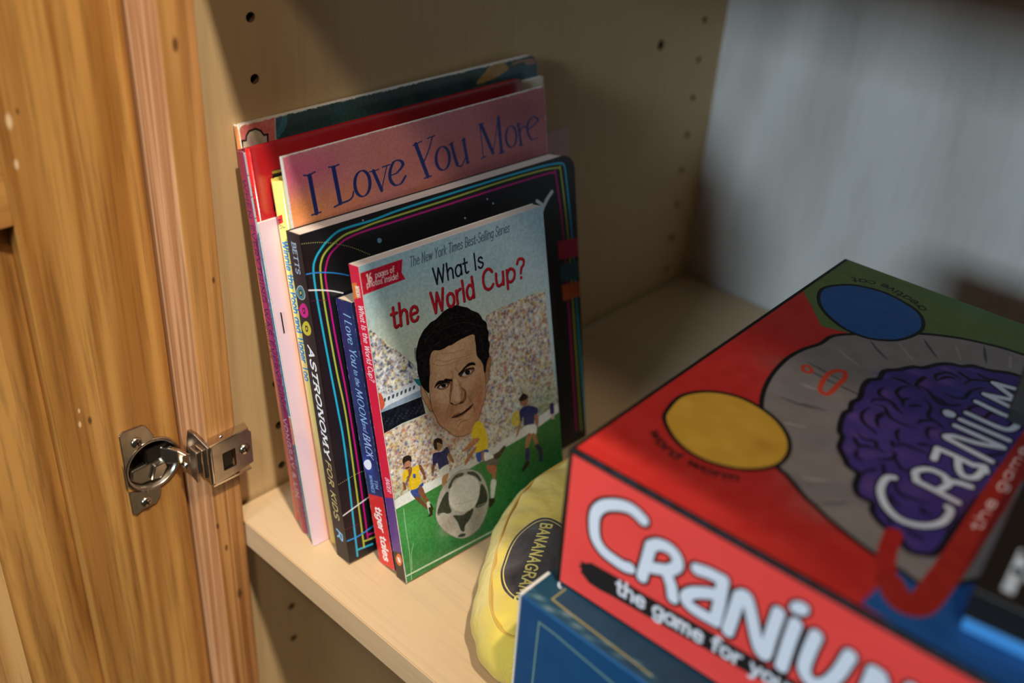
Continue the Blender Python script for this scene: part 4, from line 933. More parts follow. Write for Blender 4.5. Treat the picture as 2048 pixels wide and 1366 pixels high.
('T',(250,240,210),'WHOHQ',2.88,184.2,2.88,177.14,3.78,.45,{}),
('T',(246,236,236),'What Is the World Cup?',3.24,173.2,3.24,128.88,4.5,.5,{}),
('T',(246,220,226),'BADER',3.78,69.3,3.78,59.92,3.78,.45,{'slant':.1}),
('W',.6,5,.5)]),
'I_cover': (100,169.6,4,[
('F',(26,28,60)),
('N',.02,6,2),
('S',(190,190,210),[(-2.48,152.66),(-2.4,150.5)],.5,0,.6,1,0),
('S',(190,190,210),[(-2.88,146.83),(-2.8,144.66)],.5,0,.6,1,0),
('S',(190,190,210),[(-2.45,142.38),(-2.36,140.19)],.5,0,.6,1,0),
('S',(190,190,210),[(-2.42,134.58),(-2.34,132.37)],.5,0,.6,1,0)]),
'I_spine': (15,169.6,9,[
('G',(36,52,110),(44,40,86),(40,44,96),(28,40,92)),
('B',(40,70,130),0,0,3,7,.5,.35),
('B',(60,46,100),5.3,31,3,7,.5,.35),
('B',(40,70,130),10.6,62,3,7,.5,.35),
('B',(60,46,100),.9,93,3,7,.5,.35),
('B',(40,70,130),6.2,124,3,7,.5,.35),
('B',(60,46,100),11.5,155,3,7,.5,.35),
('B',(40,70,130),1.8,16,3,7,.5,.35),
('B',(60,46,100),7.1,47,3,7,.5,.35),
('B',(40,70,130),12.4,78,3,7,.5,.35),
('B',(60,46,100),2.7,109,3,7,.5,.35),
('B',(40,70,130),8,140,3,7,.5,.35),
('B',(60,46,100),13.3,1,3,7,.5,.35),
('B',(40,70,130),3.6,32,3,7,.5,.35),
('B',(60,46,100),8.9,63,3,7,.5,.35),
('B',(40,70,130),14.2,94,3,7,.5,.35),
('B',(60,46,100),4.5,125,3,7,.5,.35),
('B',(40,70,130),9.8,156,3,7,.5,.35),
('B',(60,46,100),.1,17,3,7,.5,.35),
('B',(40,70,130),5.4,48,3,7,.5,.35),
('B',(60,46,100),10.7,79,3,7,.5,.35),
('B',(40,70,130),1,110,3,7,.5,.35),
('B',(60,46,100),6.3,141,3,7,.5,.35),
('B',(40,70,130),11.6,2,3,7,.5,.35),
('B',(60,46,100),1.9,33,3,7,.5,.35),
('B',(40,70,130),7.2,64,3,7,.5,.35),
('B',(60,46,100),12.5,95,3,7,.5,.35),
('P',(216,34,38),[(-4.8,46.35),(19.17,51.06),(21.07,-2.95),(-6.75,-10.06)],0,1),
('B',(236,60,50),7,20,5,18,0,.4),
('T',(150,190,230),'I Love You',5.4,162.04,5.4,130.12,6.3,.75,{'slant':.12,'thin':.4}),
('T',(150,186,226),'to the',6.3,128.99,6.3,118.72,4.05,.5,{'slant':.15,'thin':.5}),
('T',(150,186,230),'MOON',5.1,116.98,5.1,95.92,6,.75,{'slant':.1,'thin':.4}),
('T',(140,170,220),'and',6,96.98,6,90.2,4.2,.5,{'slant':.15,'thin':.5}),
('T',(170,190,236),'BACK',5.1,88.8,5.1,73.59,6.3,.85,{'slant':.12,'thin':.4}),
('B',(70,80,200),4.03,67.85,5,5,0,.9),
('P',(244,244,255),[(.58,67.83),(3.51,70.93),(7.08,72.13),(8.55,70.05),(7.48,66.82),(4.42,64.8),(1.68,65.31)],1,1),
('T',(140,170,220),'TIM',8.7,59.97,8.7,53.61,3,.45,{}),
('T',(140,170,220),'WARNES',4.2,61.63,4.2,49.81,3,.45,{}),
('T',(250,240,230),'tiger tales',5.1,40.96,5.1,3.05,6,1.2,{}),
('W',.55,7,.6)]),
'G_cover': (203.9,205.2,4.5,[
('F',(19,19,24)),
('S',(26,166,200),[(204.43,4.69),(201.4,68.3),(198.91,148.14),(195.94,189.02),(195.1,197),(193.5,199.93),(188.7,201.31),(173.52,202.46),(140.22,202.86),(101.31,202.69),(65.13,202.24),(46.86,201.19),(31.35,201.29),(23.19,200.66),(16.33,197.5),(11.34,193.87),(7.56,189.92),(5.38,184.38),(4.92,170.32),(5.5,150.64),(6.41,126.29),(7.54,100.02),(8.21,73.91),(6.22,7.27),(6.27,6.17),(7.33,5.97),(17.43,4.67)],1.35,1,1,1,0),
('S',(166,176,66),[(199.43,6.78),(197.56,69.66),(195.25,149.14),(191.38,194.93),(190.24,197.77),(186.77,198.86),(173.33,199.98),(139.99,200.46),(100.97,199.79),(64.75,199.45),(47.59,199.29),(35.81,198.41),(27.57,197.8),(20.07,195.08),(14.12,191.69),(10.97,187.82),(9.35,181.8),(9,166.15),(9.5,145.42),(10.5,120.77),(12,98.22),(12.1,72.21),(11.46,10.64),(11.51,9.54),(12.58,9.34),(23.52,8.05)],1.25,1,1,1,0),
('S',(186,18,120),[(194.48,8.86),(193.27,71.18),(191.17,150.26),(186.85,193.71),(185.24,196),(177.42,196.83),(139.68,197.14),(100.63,196.88),(64.37,196.64),(50.57,196.5),(37.15,196.36),(27.14,195.1),(21.26,192.5),(16.63,189.57),(13.63,184.79),(11.92,178.19),(12.22,162.22),(12.77,141.29),(14.33,113.1),(14.94,90.6),(15.28,60.81),(14.83,13.56),(14.88,12.46),(15.96,12.27),(27.69,10.99)],1.2,1,1,1,0),
('S',(40,130,210),[(-.56,183.39),(6.11,182.48),(14.08,180.28),(21.17,177.5),(26.51,174.89)],.8,1,1,1,0),
('S',(220,220,226),[(-.26,174.47),(7.19,172.32),(14.25,169.71),(21.31,166.24)],.9,1,1,1,0),
('D',(186,190,110),[(-.36,200.27),(7.92,198.79),(14.93,196.94),(23.69,193.46),(32.5,188.76),(42.26,182.21)],.55,1.35),
('D',(170,20,110),[(.22,168.13),(6.26,166.72),(12.53,164.9)],.5,1.5),
('P',(90,140,160),[(47.86,190),(49.85,189.96),(50.72,188.37),(49.45,187.18),(47.87,187.96)],1,1),
('D',(186,190,110),[(.86,54.32),(6.04,54.88),(11.27,55.44),(16.47,55.54),(22.65,54.72)],.55,1.35),
('S',(214,216,222),[(.06,33.08),(9.16,34.9),(17.85,36.61),(24.43,37.76)],1,1,1,1,0),
('D',(170,20,110),[(.61,23.35),(6.3,23.04),(11.5,22.5)],.5,1.5),
('S',(30,140,220),[(-.1,15.48),(8.22,14.83),(18.04,16.1),(25.84,17.43)],1,1,1,1,0),
('P',(190,20,66),[(185.53,150.77),(208.76,148.04),(208.72,134.6),(185.75,138.12)],0,1),
('P',(30,84,104),[(186.71,134.41),(208.55,131.56),(208.9,120.04),(186.87,122.54)],0,1),
('P',(186,84,30),[(187.11,120),(208.21,117.74),(208.47,106.81),(187.87,108.58)],0,1),
('S',(196,200,204),[(178.91,181.36),(175.08,177.1),(171.06,170.29)],2.6,0,1,1,0),
('S',(196,200,204),[(169.33,181.77),(175.08,177.1)],2.2,0,1,1,0),
('S',(196,200,204),[(182.66,184.35),(177.04,179.87)],2.6,0,1,1,0),
('P',(150,160,170),[(110.17,186.11),(111.31,186.17),(111.65,185.19),(110.62,185.09)],1,1),
('P',(150,160,170),[(39.45,203.1),(40.43,203.18),(40.69,202.29),(39.8,202.19)],1,1),
('P',(150,160,170),[(128.35,193.22),(129.52,193.29),(129.89,192.3),(128.83,192.2)],1,1),
('P',(150,160,170),[(132.66,189.45),(133.84,189.52),(134.22,188.51),(133.15,188.42)],1,1),
('P',(34,30,32),[(173.44,164.98),(180.12,164),(183.02,158.55),(182.73,144.79),(180.73,96.22),(171.85,67.29),(172.94,119.46)],1,.8),
('S',(110,80,50),[(173.11,165.84),(178.89,165),(182.61,162.08)],.5,1,.6,1,0),
('B',(120,120,130),0,0,.25,.25,0,.5),
('B',(120,120,130),37.7,61.3,.25,.25,0,.5),
('B',(120,120,130),75.4,122.6,.25,.25,0,.5),
('B',(120,120,130),113.1,183.9,.25,.25,0,.5),
('B',(120,120,130),150.8,45.2,.25,.25,0,.5),
('B',(120,120,130),188.5,106.5,.25,.25,0,.5),
('B',(120,120,130),26.2,167.8,.25,.25,0,.5),
('B',(120,120,130),63.9,29.1,.25,.25,0,.5),
('B',(120,120,130),101.6,90.4,.25,.25,0,.5),
('B',(120,120,130),139.3,151.7,.25,.25,0,.5),
('B',(120,120,130),177,13,.25,.25,0,.5),
('B',(120,120,130),14.7,74.3,.25,.25,0,.5),
('B',(120,120,130),52.4,135.6,.25,.25,0,.5),
('B',(120,120,130),90.1,196.9,.25,.25,0,.5),
('B',(120,120,130),127.8,58.2,.25,.25,0,.5),
('B',(120,120,130),165.5,119.5,.25,.25,0,.5),
('B',(120,120,130),3.2,180.8,.25,.25,0,.5),
('B',(120,120,130),40.9,42.1,.25,.25,0,.5),
('B',(120,120,130),78.6,103.4,.25,.25,0,.5),
('B',(120,120,130),116.3,164.7,.25,.25,0,.5),
('B',(120,120,130),154,26,.25,.25,0,.5),
('B',(120,120,130),191.7,87.3,.25,.25,0,.5),
('B',(120,120,130),29.4,148.6,.25,.25,0,.5),
('B',(120,120,130),67.1,9.9,.25,.25,0,.5),
('B',(120,120,130),104.8,71.2,.25,.25,0,.5),
('B',(120,120,130),142.5,132.5,.25,.25,0,.5),
('B',(120,120,130),180.2,193.8,.25,.25,0,.5),
('B',(120,120,130),17.9,55.1,.25,.25,0,.5),
('B',(120,120,130),55.6,116.4,.25,.25,0,.5),
('B',(120,120,130),93.3,177.7,.25,.25,0,.5),
('B',(120,120,130),131,39,.25,.25,0,.5),
('B',(120,120,130),168.7,100.3,.25,.25,0,.5),
('B',(120,120,130),6.4,161.6,.25,.25,0,.5),
('B',(120,120,130),44.1,22.9,.25,.25,0,.5),
('B',(120,120,130),81.8,84.2,.25,.25,0,.5),
('B',(120,120,130),119.5,145.5,.25,.25,0,.5),
('B',(120,120,130),157.2,6.8,.25,.25,0,.5),
('B',(120,120,130),194.9,68.1,.25,.25,0,.5),
('B',(120,120,130),32.6,129.4,.25,.25,0,.5),
('B',(120,120,130),70.3,190.7,.25,.25,0,.5),
('B',(120,120,130),108,52,.25,.25,0,.5),
('B',(120,120,130),145.7,113.3,.25,.25,0,.5),
('B',(120,120,130),183.4,174.6,.25,.25,0,.5),
('B',(120,120,130),21.1,35.9,.25,.25,0,.5),
('B',(120,120,130),58.8,97.2,.25,.25,0,.5),
('B',(120,120,130),96.5,158.5,.25,.25,0,.5),
('B',(120,120,130),134.2,19.8,.25,.25,0,.5),
('B',(120,120,130),171.9,81.1,.25,.25,0,.5),
('B',(120,120,130),9.6,142.4,.25,.25,0,.5),
('B',(120,120,130),47.3,3.7,.25,.25,0,.5),
('B',(120,120,130),85,65,.25,.25,0,.5),
('B',(120,120,130),122.7,126.3,.25,.25,0,.5),
('B',(120,120,130),160.4,187.6,.25,.25,0,.5),
('B',(120,120,130),198.1,48.9,.25,.25,0,.5),
('B',(120,120,130),35.8,110.2,.25,.25,0,.5),
('B',(120,120,130),73.5,171.5,.25,.25,0,.5),
('B',(120,120,130),111.2,32.8,.25,.25,0,.5),
('B',(120,120,130),148.9,94.1,.25,.25,0,.5),
('B',(120,120,130),186.6,155.4,.25,.25,0,.5),
('B',(120,120,130),24.3,16.7,.25,.25,0,.5),
('N',.01,30,3),
('W',.4,9,.35)]),
'G_spine': (13,205.2,9,[
('F',(24,21,27)),
('N',.02,2,6),
('T',(176,196,214),'BETTS',4.16,199.66,4.16,181.62,3.9,.65,{'serif':.5}),
('P',(60,120,130),[(1.04,171.01),(4.42,174.77),(7.77,175.31),(9.69,172.25),(8.72,169.16),(5.62,167.39),(2.24,167.91)],1,1),
('O',(196,200,196),[(1.04,171.01),(4.42,174.77),(7.77,175.31),(9.69,172.25),(8.72,169.16),(5.62,167.39),(2.24,167.91)],.45),
('P',(24,22,28),[(4.38,172.49),(6.8,172.82),(6.51,170.14),(4.38,169.28)],1,1),
('P',(206,196,80),[(4.97,171.95),(6.17,172.07),(5.93,170.67),(4.79,170.23)],1,1),
('P',(206,20,130),[(1.29,160.67),(4.7,164.53),(8.07,165.12),(10.01,162.05),(9.03,158.9),(5.91,157.06),(2.51,157.55)],1,1),
('O',(206,20,130),[(1.29,160.67),(4.7,164.53),(8.07,165.12),(10.01,162.05),(9.03,158.9),(5.91,157.06),(2.51,157.55)],.45),
('P',(24,22,28),[(4.66,162.22),(7.1,162.58),(6.81,159.86),(4.66,158.96)],1,1),
('P',(206,20,130),[(5.25,161.68),(6.45,161.82),(6.22,160.39),(5.07,159.93)],1,1),
('P',(206,190,50),[(1.23,150.11),(4.66,154.06),(8.06,154.7),(10.01,151.61),(9.02,148.4),(5.88,146.49),(2.46,146.95)],1,1),
('O',(206,190,50),[(1.23,150.11),(4.66,154.06),(8.06,154.7),(10.01,151.61),(9.02,148.4),(5.88,146.49),(2.46,146.95)],.45),
('P',(24,22,28),[(4.62,151.71),(7.08,152.11),(6.79,149.35),(4.62,148.41)],1,1),
('P',(206,190,50),[(5.22,151.18),(6.43,151.33),(6.19,149.88),(5.03,149.39)],1,1),
('T',(236,236,240),'ASTRONOMY',4.16,140.16,4.16,69.48,4.94,1.35,{'slant':.28,'serif':.7}),
('T',(196,176,110),'FOR KIDS',3.9,67.71,3.9,27.96,4.68,.95,{'slant':.28}),
('T',(120,190,226),'R',3.9,20.86,3.9,13.17,5.2,1.3,{'slant':.3})]),
'H_cover': (197.7,242.6,4.5,[
('G',(230,150,100),(196,110,96),(226,140,140),(176,100,104)),
('B',(236,152,70),5.86,212.81,17,10,.1,.7),
('B',(230,140,90),38.52,209.73,17,10,.1,.7),
('B',(206,110,126),25.51,232.52,17,10,.1,.7),
('B',(226,96,136),4.86,233.43,17,10,.1,.7),
('B',(196,120,104),75.45,217.74,17,10,.1,.7),
('B',(186,98,96),114.29,220.5,17,10,.1,.7),
('B',(160,84,84),157.47,235.54,17,10,.1,.7),
('B',(206,124,112),63.04,232.13,17,10,.1,.7),
('B',(226,130,84),91.42,195.84,17,10,.1,.7),
('B',(140,70,80),178.82,228.15,17,10,.1,.7),
('B',(240,156,90),10.6,203.16,17,10,.1,.7),
('N',.03,.7,8),
('N',.01,3,9),
('S',(28,44,110),[(14.93,229.15),(15.88,208.56)],2.6,0,1,1,0),
('S',(28,44,110),[(11.38,230.26),(14.38,229.76),(18.75,230.45)],.8,1,1,1,0),
('S',(28,44,110),[(12.56,208.16),(15.81,208.17),(18.71,208.2)],.8,1,1,1,0),
('S',(28,44,110),[(30.65,229.83),(31.94,209.86)],2.6,0,1,1,0),
('S',(28,44,110),[(27.62,230.87),(30.74,230.37),(34.41,230.7)],.8,1,1,1,0),
('S',(28,44,110),[(27.78,208.65),(32.66,209.42),(37.73,209.75),(40.47,211.12),(41.6,213.75)],1,1,1,1,0),
('S',(28,44,110),[(53.43,215.36),(52.44,212.39),(50.61,210.28),(48.33,209.44),(46.04,210.03),(44.21,211.93),(43.2,214.75),(43.18,217.92),(44.17,220.84),(45.96,222.93),(48.22,223.79),(50.49,223.24),(52.34,221.38),(53.39,218.57),(53.43,215.36)],2.2,1,1,.28,0),
('S',(28,44,110),[(56.78,221.65),(60.94,209.65)],2.2,0,1,1,0),
('S',(28,44,110),[(53.93,221.93),(58.02,221.6),(60.69,221.96)],.6,1,1,1,0),
('S',(28,44,110),[(60.94,209.65),(63.71,216.17),(66.52,222.25)],.7,1,1,1,0),
('S',(28,44,110),[(63.37,222.33),(68.69,222.57)],.7,1,1,1,0),
('S',(28,44,110),[(68.31,216.32),(73.22,216.82),(78.06,220.36),(75.76,223.28),(71.45,223.19),(68.3,218.44),(67.95,213.85),(70.64,210.18),(74.95,209.96),(79.02,213.26)],2.2,1,1,.3,0),
('S',(28,44,110),[(88.92,229.62),(95.38,209.27)],2.6,0,1,1,0),
('S',(28,44,110),[(86.67,229.28),(93.68,230.44)],.7,1,1,1,0),
('S',(28,44,110),[(92.82,217.31),(97.87,223.93),(101.87,231.21)],.9,1,1,1,0),
('S',(28,44,110),[(98.01,231.03),(103.72,231.49)],.7,1,1,1,0),
('S',(28,44,110),[(92.46,208.67),(98.16,208.77)],.8,1,1,1,0),
('S',(28,44,110),[(113.4,215.72),(112.52,212.85),(110.77,210.8),(108.51,209.97),(106.2,210.52),(104.29,212.35),(103.16,215.06),(103.03,218.13),(103.92,220.96),(105.64,222.99),(107.87,223.83),(110.17,223.32),(112.09,221.53),(113.25,218.82),(113.4,215.72)],2.2,1,1,.28,0),
('S',(28,44,110),[(115.91,223.78),(117.61,215.45),(119.06,210.65)],2.2,0,1,1,0),
('S',(28,44,110),[(113.92,223.79),(117.55,224.73)],.6,1,1,1,0),
('S',(28,44,110),[(118.2,210.41),(122.21,209.01),(125.65,212.69)],.9,1,1,1,0),
('S',(28,44,110),[(125.78,224.24),(127.4,210.03)],2.2,0,1,1,0),
('S',(28,44,110),[(123.94,223.76),(127.35,224.34)],.6,1,1,1,0),
('S',(28,44,110),[(126.52,209.79),(129.32,209.85)],.6,1,1,1,0),
('S',(28,44,110),[(139.79,230.53),(140.4,219.23),(140.66,210.1)],.7,1,1,1,0),
('S',(28,44,110),[(140.94,229.85),(148.9,210.95)],2.5,0,1,1,0),
('S',(28,44,110),[(138.54,230.35),(143.48,230.65)],.6,1,1,1,0),
('S',(28,44,110),[(148.9,210.95),(152.46,221.1),(155.05,230.49)],.7,1,1,1,0),
('S',(28,44,110),[(155.63,231.27),(156.41,209.69)],2.5,0,1,1,0),
('S',(28,44,110),[(153.82,209.36),(158.97,209.57)],.7,1,1,1,0),
('S',(28,44,110),[(138.75,209.64),(142.9,210.04)],.7,1,1,1,0),
('S',(28,44,110),[(170.14,216.35),(169.42,213.61),(167.93,211.61),(165.96,210.76),(163.92,211.22),(162.2,212.89),(161.16,215.43),(160.98,218.34),(161.7,221.05),(163.17,223.02),(165.11,223.88),(167.15,223.46),(168.87,221.82),(169.94,219.28),(170.14,216.35)],1.9,1,1,.28,0),
('S',(28,44,110),[(172.38,223.72),(173.82,210.41)],2,0,1,1,0),
('S',(28,44,110),[(171.31,223.48),(174.63,223.89)],.6,1,1,1,0),
('S',(28,44,110),[(173.48,218.41),(176.39,221.49),(179.19,220.16)],.9,1,1,1,0),
('S',(28,44,110),[(172.09,210.33),(175.67,210.28)],.6,1,1,1,0),
('S',(28,44,110),[(180.1,218.38),(184.9,219.7),(190.13,222.53),(187.38,225.24),(183.31,224.68),(180.3,220.67),(181.14,214.89),(184.21,211.4),(188.98,211.77)],2,1,1,.3,0),
('W',.8,11,.7)]),
'D_cover': (201.3,244.6,4,[
('G',(188,24,30),(120,14,20),(176,26,34),(120,20,26)),
('N',.01,8,3),
('P',(24,32,26),[(11.36,230.23),(23.29,229.76),(19.46,208.26),(8.29,208.8)],0,1),
('S',(176,140,60),[(11.6,229.12),(23.09,228.65)],1.6,0,1,1,0),
('W',.35,13,.3)]),
'D_spine': (3.4,244.6,9,[
('F',(206,30,34)),
('T',(110,40,36),'JAN BRETT',1.19,224.83,1.19,208.28,1.22,.5,{}),
('W',.3,14,.3)]),
'A_cover': (226.6,250.4,4,[
('F',(44,66,62)),
('B',(30,50,50),30,170,9,5,0,.55),
('B',(56,86,66),77.3,193.7,9,5,.4,.55),
('B',(36,80,92),124.6,217.4,9,5,.8,.55),
('B',(70,96,60),171.9,241.1,9,5,1.2,.55),
('B',(28,40,44),219.2,179.8,9,5,1.6,.55),
('B',(30,50,50),76.5,203.5,9,5,2,.55),
('B',(56,86,66),123.8,227.2,9,5,2.4,.55),
('B',(36,80,92),171.1,250.9,9,5,0,.55),
('B',(70,96,60),218.4,189.6,9,5,.4,.55),
('B',(28,40,44),75.7,213.3,9,5,.8,.55),
('B',(30,50,50),123,237,9,5,1.2,.55),
('B',(56,86,66),170.3,175.7,9,5,1.6,.55),
('B',(36,80,92),217.6,199.4,9,5,2,.55),
('B',(70,96,60),74.9,223.1,9,5,2.4,.55),
('B',(28,40,44),122.2,246.8,9,5,0,.55),
('B',(30,50,50),169.5,185.5,9,5,.4,.55),
('B',(56,86,66),216.8,209.2,9,5,.8,.55),
('B',(36,80,92),74.1,232.9,9,5,1.2,.55),
('B',(70,96,60),121.4,171.6,9,5,1.6,.55),
('B',(28,40,44),168.7,195.3,9,5,2,.55),
('B',(30,50,50),216,219,9,5,2.4,.55),
('B',(56,86,66),73.3,242.7,9,5,0,.55),
('B',(36,80,92),120.6,181.4,9,5,.4,.55),
('B',(70,96,60),167.9,205.1,9,5,.8,.55),
('B',(28,40,44),215.2,228.8,9,5,1.2,.55),
('B',(30,50,50),72.5,252.5,9,5,1.6,.55),
('B',(56,86,66),119.8,191.2,9,5,2,.55),
('B',(36,80,92),167.1,214.9,9,5,2.4,.55),
('B',(70,96,60),214.4,238.6,9,5,0,.55),
('B',(28,40,44),71.7,177.3,9,5,.4,.55),
('B',(30,50,50),119,201,9,5,.8,.55),
('B',(56,86,66),166.3,224.7,9,5,1.2,.55),
('B',(36,80,92),213.6,248.4,9,5,1.6,.55),
('B',(70,96,60),70.9,187.1,9,5,2,.55),
('B',(28,40,44),118.2,210.8,9,5,2.4,.55),
('B',(30,50,50),165.5,234.5,9,5,0,.55),
('B',(56,86,66),212.8,173.2,9,5,.4,.55),
('B',(36,80,92),70.1,196.9,9,5,.8,.55),
('B',(70,96,60),117.4,220.6,9,5,1.2,.55),
('B',(28,40,44),164.7,244.3,9,5,1.6,.55),
('B',(30,50,50),212,183,9,5,2,.55),
('B',(56,86,66),69.3,206.7,9,5,2.4,.55),
('B',(36,80,92),116.6,230.4,9,5,0,.55),
('B',(70,96,60),163.9,254.1,9,5,.4,.55),
('B',(28,40,44),211.2,192.8,9,5,.8,.55),
('B',(30,50,50),68.5,216.5,9,5,1.2,.55),
('B',(56,86,66),115.8,240.2,9,5,1.6,.55),
('B',(36,80,92),163.1,178.9,9,5,2,.55),
('B',(70,96,60),210.4,202.6,9,5,2.4,.55),
('B',(28,40,44),67.7,226.3,9,5,0,.55),
('B',(30,50,50),115,250,9,5,.4,.55),
('B',(56,86,66),162.3,188.7,9,5,.8,.55),
('B',(36,80,92),209.6,212.4,9,5,1.2,.55),
('B',(70,96,60),66.9,236.1,9,5,1.6,.55),
('B',(28,40,44),114.2,174.8,9,5,2,.55),
('B',(30,50,50),161.5,198.5,9,5,2.4,.55),
('B',(56,86,66),208.8,222.2,9,5,0,.55),
('B',(36,80,92),66.1,245.9,9,5,.4,.55),
('B',(70,96,60),113.4,184.6,9,5,.8,.55),
('B',(28,40,44),160.7,208.3,9,5,1.2,.55),
('B',(30,50,50),208,232,9,5,1.6,.55),
('B',(56,86,66),65.3,170.7,9,5,2,.55),
('B',(36,80,92),112.6,194.4,9,5,2.4,.55),
('B',(70,96,60),159.9,218.1,9,5,0,.55),
('B',(28,40,44),207.2,241.8,9,5,.4,.55),
('B',(30,50,50),64.5,180.5,9,5,.8,.55),
('B',(56,86,66),111.8,204.2,9,5,1.2,.55),
('B',(36,80,92),159.1,227.9,9,5,1.6,.55),
('B',(70,96,60),206.4,251.6,9,5,2,.55),
('B',(28,40,44),63.7,190.3,9,5,2.4,.55),
('P',(214,112,104),[(-4.27,234.49),(-2.84,245.46),(4.71,255.03),(22.73,251.36),(19.25,226.07)],0,1),
('B',(226,140,110),8,228,7,20,0,.5),
('S',(206,186,160),[(22.77,251.59),(21.22,238.76),(19.47,226.01)],.9,0,1,1,0),
('P',(66,130,146),[(23.44,251.21),(29.85,250.86),(28.81,244.36),(24.76,240.4),(21.33,238.74)],1,.6),
('P',(50,60,80),[(23.63,250.7),(26.82,249.57),(24.35,244.82),(22.31,243.34)],1,.6),
('P',(206,196,164),[(-.02,237.3),(.86,242.3),(3.18,242.02),(3.54,244.07),(5.62,246.44),(9.76,246.87),(12.74,245.15),(14.21,242.45),(16.58,242.42),(16.11,238.93),(15.5,233.28)],0,1),
('S',(28,26,30),[(-.02,237.3),(.86,242.3),(3.18,242.02),(3.54,244.07),(5.62,246.44),(9.76,246.87),(12.74,245.15),(14.21,242.45),(16.58,242.42),(16.11,238.93),(15.5,233.28)],1,0,1,1,0),
('B',(150,110,120),5.97,240.7,2.6,4,.3,.7),
('B',(170,150,130),11.8,239.64,3,2.5,0,.6),
('P',(196,140,66),[(171.05,241.57),(178.64,247.06),(183.69,250.19),(193.51,250.82),(199.86,246.27),(196.39,243.97),(189.67,242.25),(178.19,240.84)],1,.8),
('P',(180,120,90),[(203.34,248.59),(210.13,249.2),(222.11,248.38),(225.46,245.45),(217.56,243.83),(213.44,247.47),(204.94,247.15)],1,.8),
('P',(40,80,100),[(189.59,241.1),(199.76,244.55),(221.94,244.86),(224.17,236.12),(204.45,238.45)],1,.6),
('P',(216,206,186),[(-4.35,244.39),(-2.48,251.88),(4.67,251.78),(1.03,249.29),(-.89,245.97),(-2.57,244)],1,1),
('S',(180,130,80),[(4.34,251.39),(1.03,249.29),(-1.22,245.57),(-3.19,239.91)],.6,1,1,1,0),
('N',.03,1.2,5),
('W',1,15,.8)]),
'A_spine': (4.8,250.4,9,[
('G',(232,112,96),(226,106,90),(232,150,90),(230,140,86)),
('P',(150,110,80),[(-1.46,251.52),(4.46,252.4),(1.29,236.24),(-5.52,235.09)],0,.6),
('T',(90,44,40),'OH LITTLE JACK',.96,136.08,.96,113.31,2.02,.42,{}),
('W',1,16,.8)]),
'B_spine': (7,240.1,9,[
('G',(196,66,86),(176,56,96),(126,40,54),(120,36,70)),
('B',(150,50,120),3,110,3,60,0,.6),
('B',(150,48,110),3,60,3,30,0,.4),
('T',(62,30,66),'WHEN EVERYTHING WAS EVERYTHING',1.96,224.77,1.96,84.54,3.36,.6,{'slant':.05}),
('T',(232,176,190),'VONGSAY & LIN',1.96,80.5,1.96,24.88,3.22,.75,{}),
('S',(70,30,60),[(1.6,16),(3.6,17.5),(4.2,14.5),(3.6,11.5),(1.8,11.2),(1.3,13.5),(1.6,16)],.5,1,1,1,0),
('W',.7,18,.5)]),
'C_spine': (2.8,241,9,[
('F',(226,222,214)),
('P',(84,136,170),[(0,85),(3,85),(3,200),(0,196)],0,.95),
('P',(70,120,140),[(0,0),(3,0),(3,66),(0,66)],0,.9),
('P',(226,140,110),[(0,66),(3,66),(3,84),(0,84)],0,1),
('S',(60,90,120),[(0,100),(3,101)],.45,0,.8,1,0),
('S',(60,90,120),[(0,111.7),(3,112.7)],.45,0,.8,1,0),
('S',(60,90,120),[(0,123.4),(3,124.4)],.45,0,.8,1,0),
('S',(60,90,120),[(0,135.1),(3,136.1)],.45,0,.8,1,0),
('S',(60,90,120),[(0,146.8),(3,147.8)],.45,0,.8,1,0),
('S',(60,90,120),[(0,158.5),(3,159.5)],.45,0,.8,1,0),
('S',(60,90,120),[(0,170.2),(3,171.2)],.45,0,.8,1,0),
('S',(60,90,120),[(0,181.9),(3,182.9)],.45,0,.8,1,0),
('S',(60,90,120),[(0,193.6),(3,194.6)],.45,0,.8,1,0),
('S',(60,90,120),[(0,205.3),(3,206.3)],.45,0,.8,1,0),
('S',(60,90,120),[(0,217),(3,218)],.45,0,.8,1,0),
('S',(60,90,120),[(0,228.7),(3,229.7)],.45,0,.8,1,0),
('W',.8,19,.5)]),
'E_cover': (244.9,206.3,3.5,[
('F',(226,196,212)),
('B',(236,214,226),0,0,7,5,0,.4),
('B',(216,176,200),41.3,67.7,7,5,.6,.4),
('B',(232,206,214),82.6,135.4,7,5,1.2,.4),
('B',(206,186,214),123.9,203.1,7,5,1.8,.4),
('B',(236,214,226),165.2,64.8,7,5,2.4,.4),
('B',(216,176,200),206.5,132.5,7,5,0,.4),
('B',(232,206,214),3.8,200.2,7,5,.6,.4),
('B',(206,186,214),45.1,61.9,7,5,1.2,.4),
('B',(236,214,226),86.4,129.6,7,5,1.8,.4),
('B',(216,176,200),127.7,197.3,7,5,2.4,.4),
('B',(232,206,214),169,59,7,5,0,.4),
('B',(206,186,214),210.3,126.7,7,5,.6,.4),
('B',(236,214,226),7.6,194.4,7,5,1.2,.4),
('B',(216,176,200),48.9,56.1,7,5,1.8,.4),
('B',(232,206,214),90.2,123.8,7,5,2.4,.4),
('B',(206,186,214),131.5,191.5,7,5,0,.4),
('B',(236,214,226),172.8,53.2,7,5,.6,.4),
('B',(216,176,200),214.1,120.9,7,5,1.2,.4),
('B',(232,206,214),11.4,188.6,7,5,1.8,.4),
('B',(206,186,214),52.7,50.3,7,5,2.4,.4),
('B',(236,214,226),94,118,7,5,0,.4),
('B',(216,176,200),135.3,185.7,7,5,.6,.4),
('B',(232,206,214),176.6,47.4,7,5,1.2,.4),
('B',(206,186,214),217.9,115.1,7,5,1.8,.4),
('B',(236,214,226),15.2,182.8,7,5,2.4,.4),
('B',(216,176,200),56.5,44.5,7,5,0,.4),
('B',(232,206,214),97.8,112.2,7,5,.6,.4),
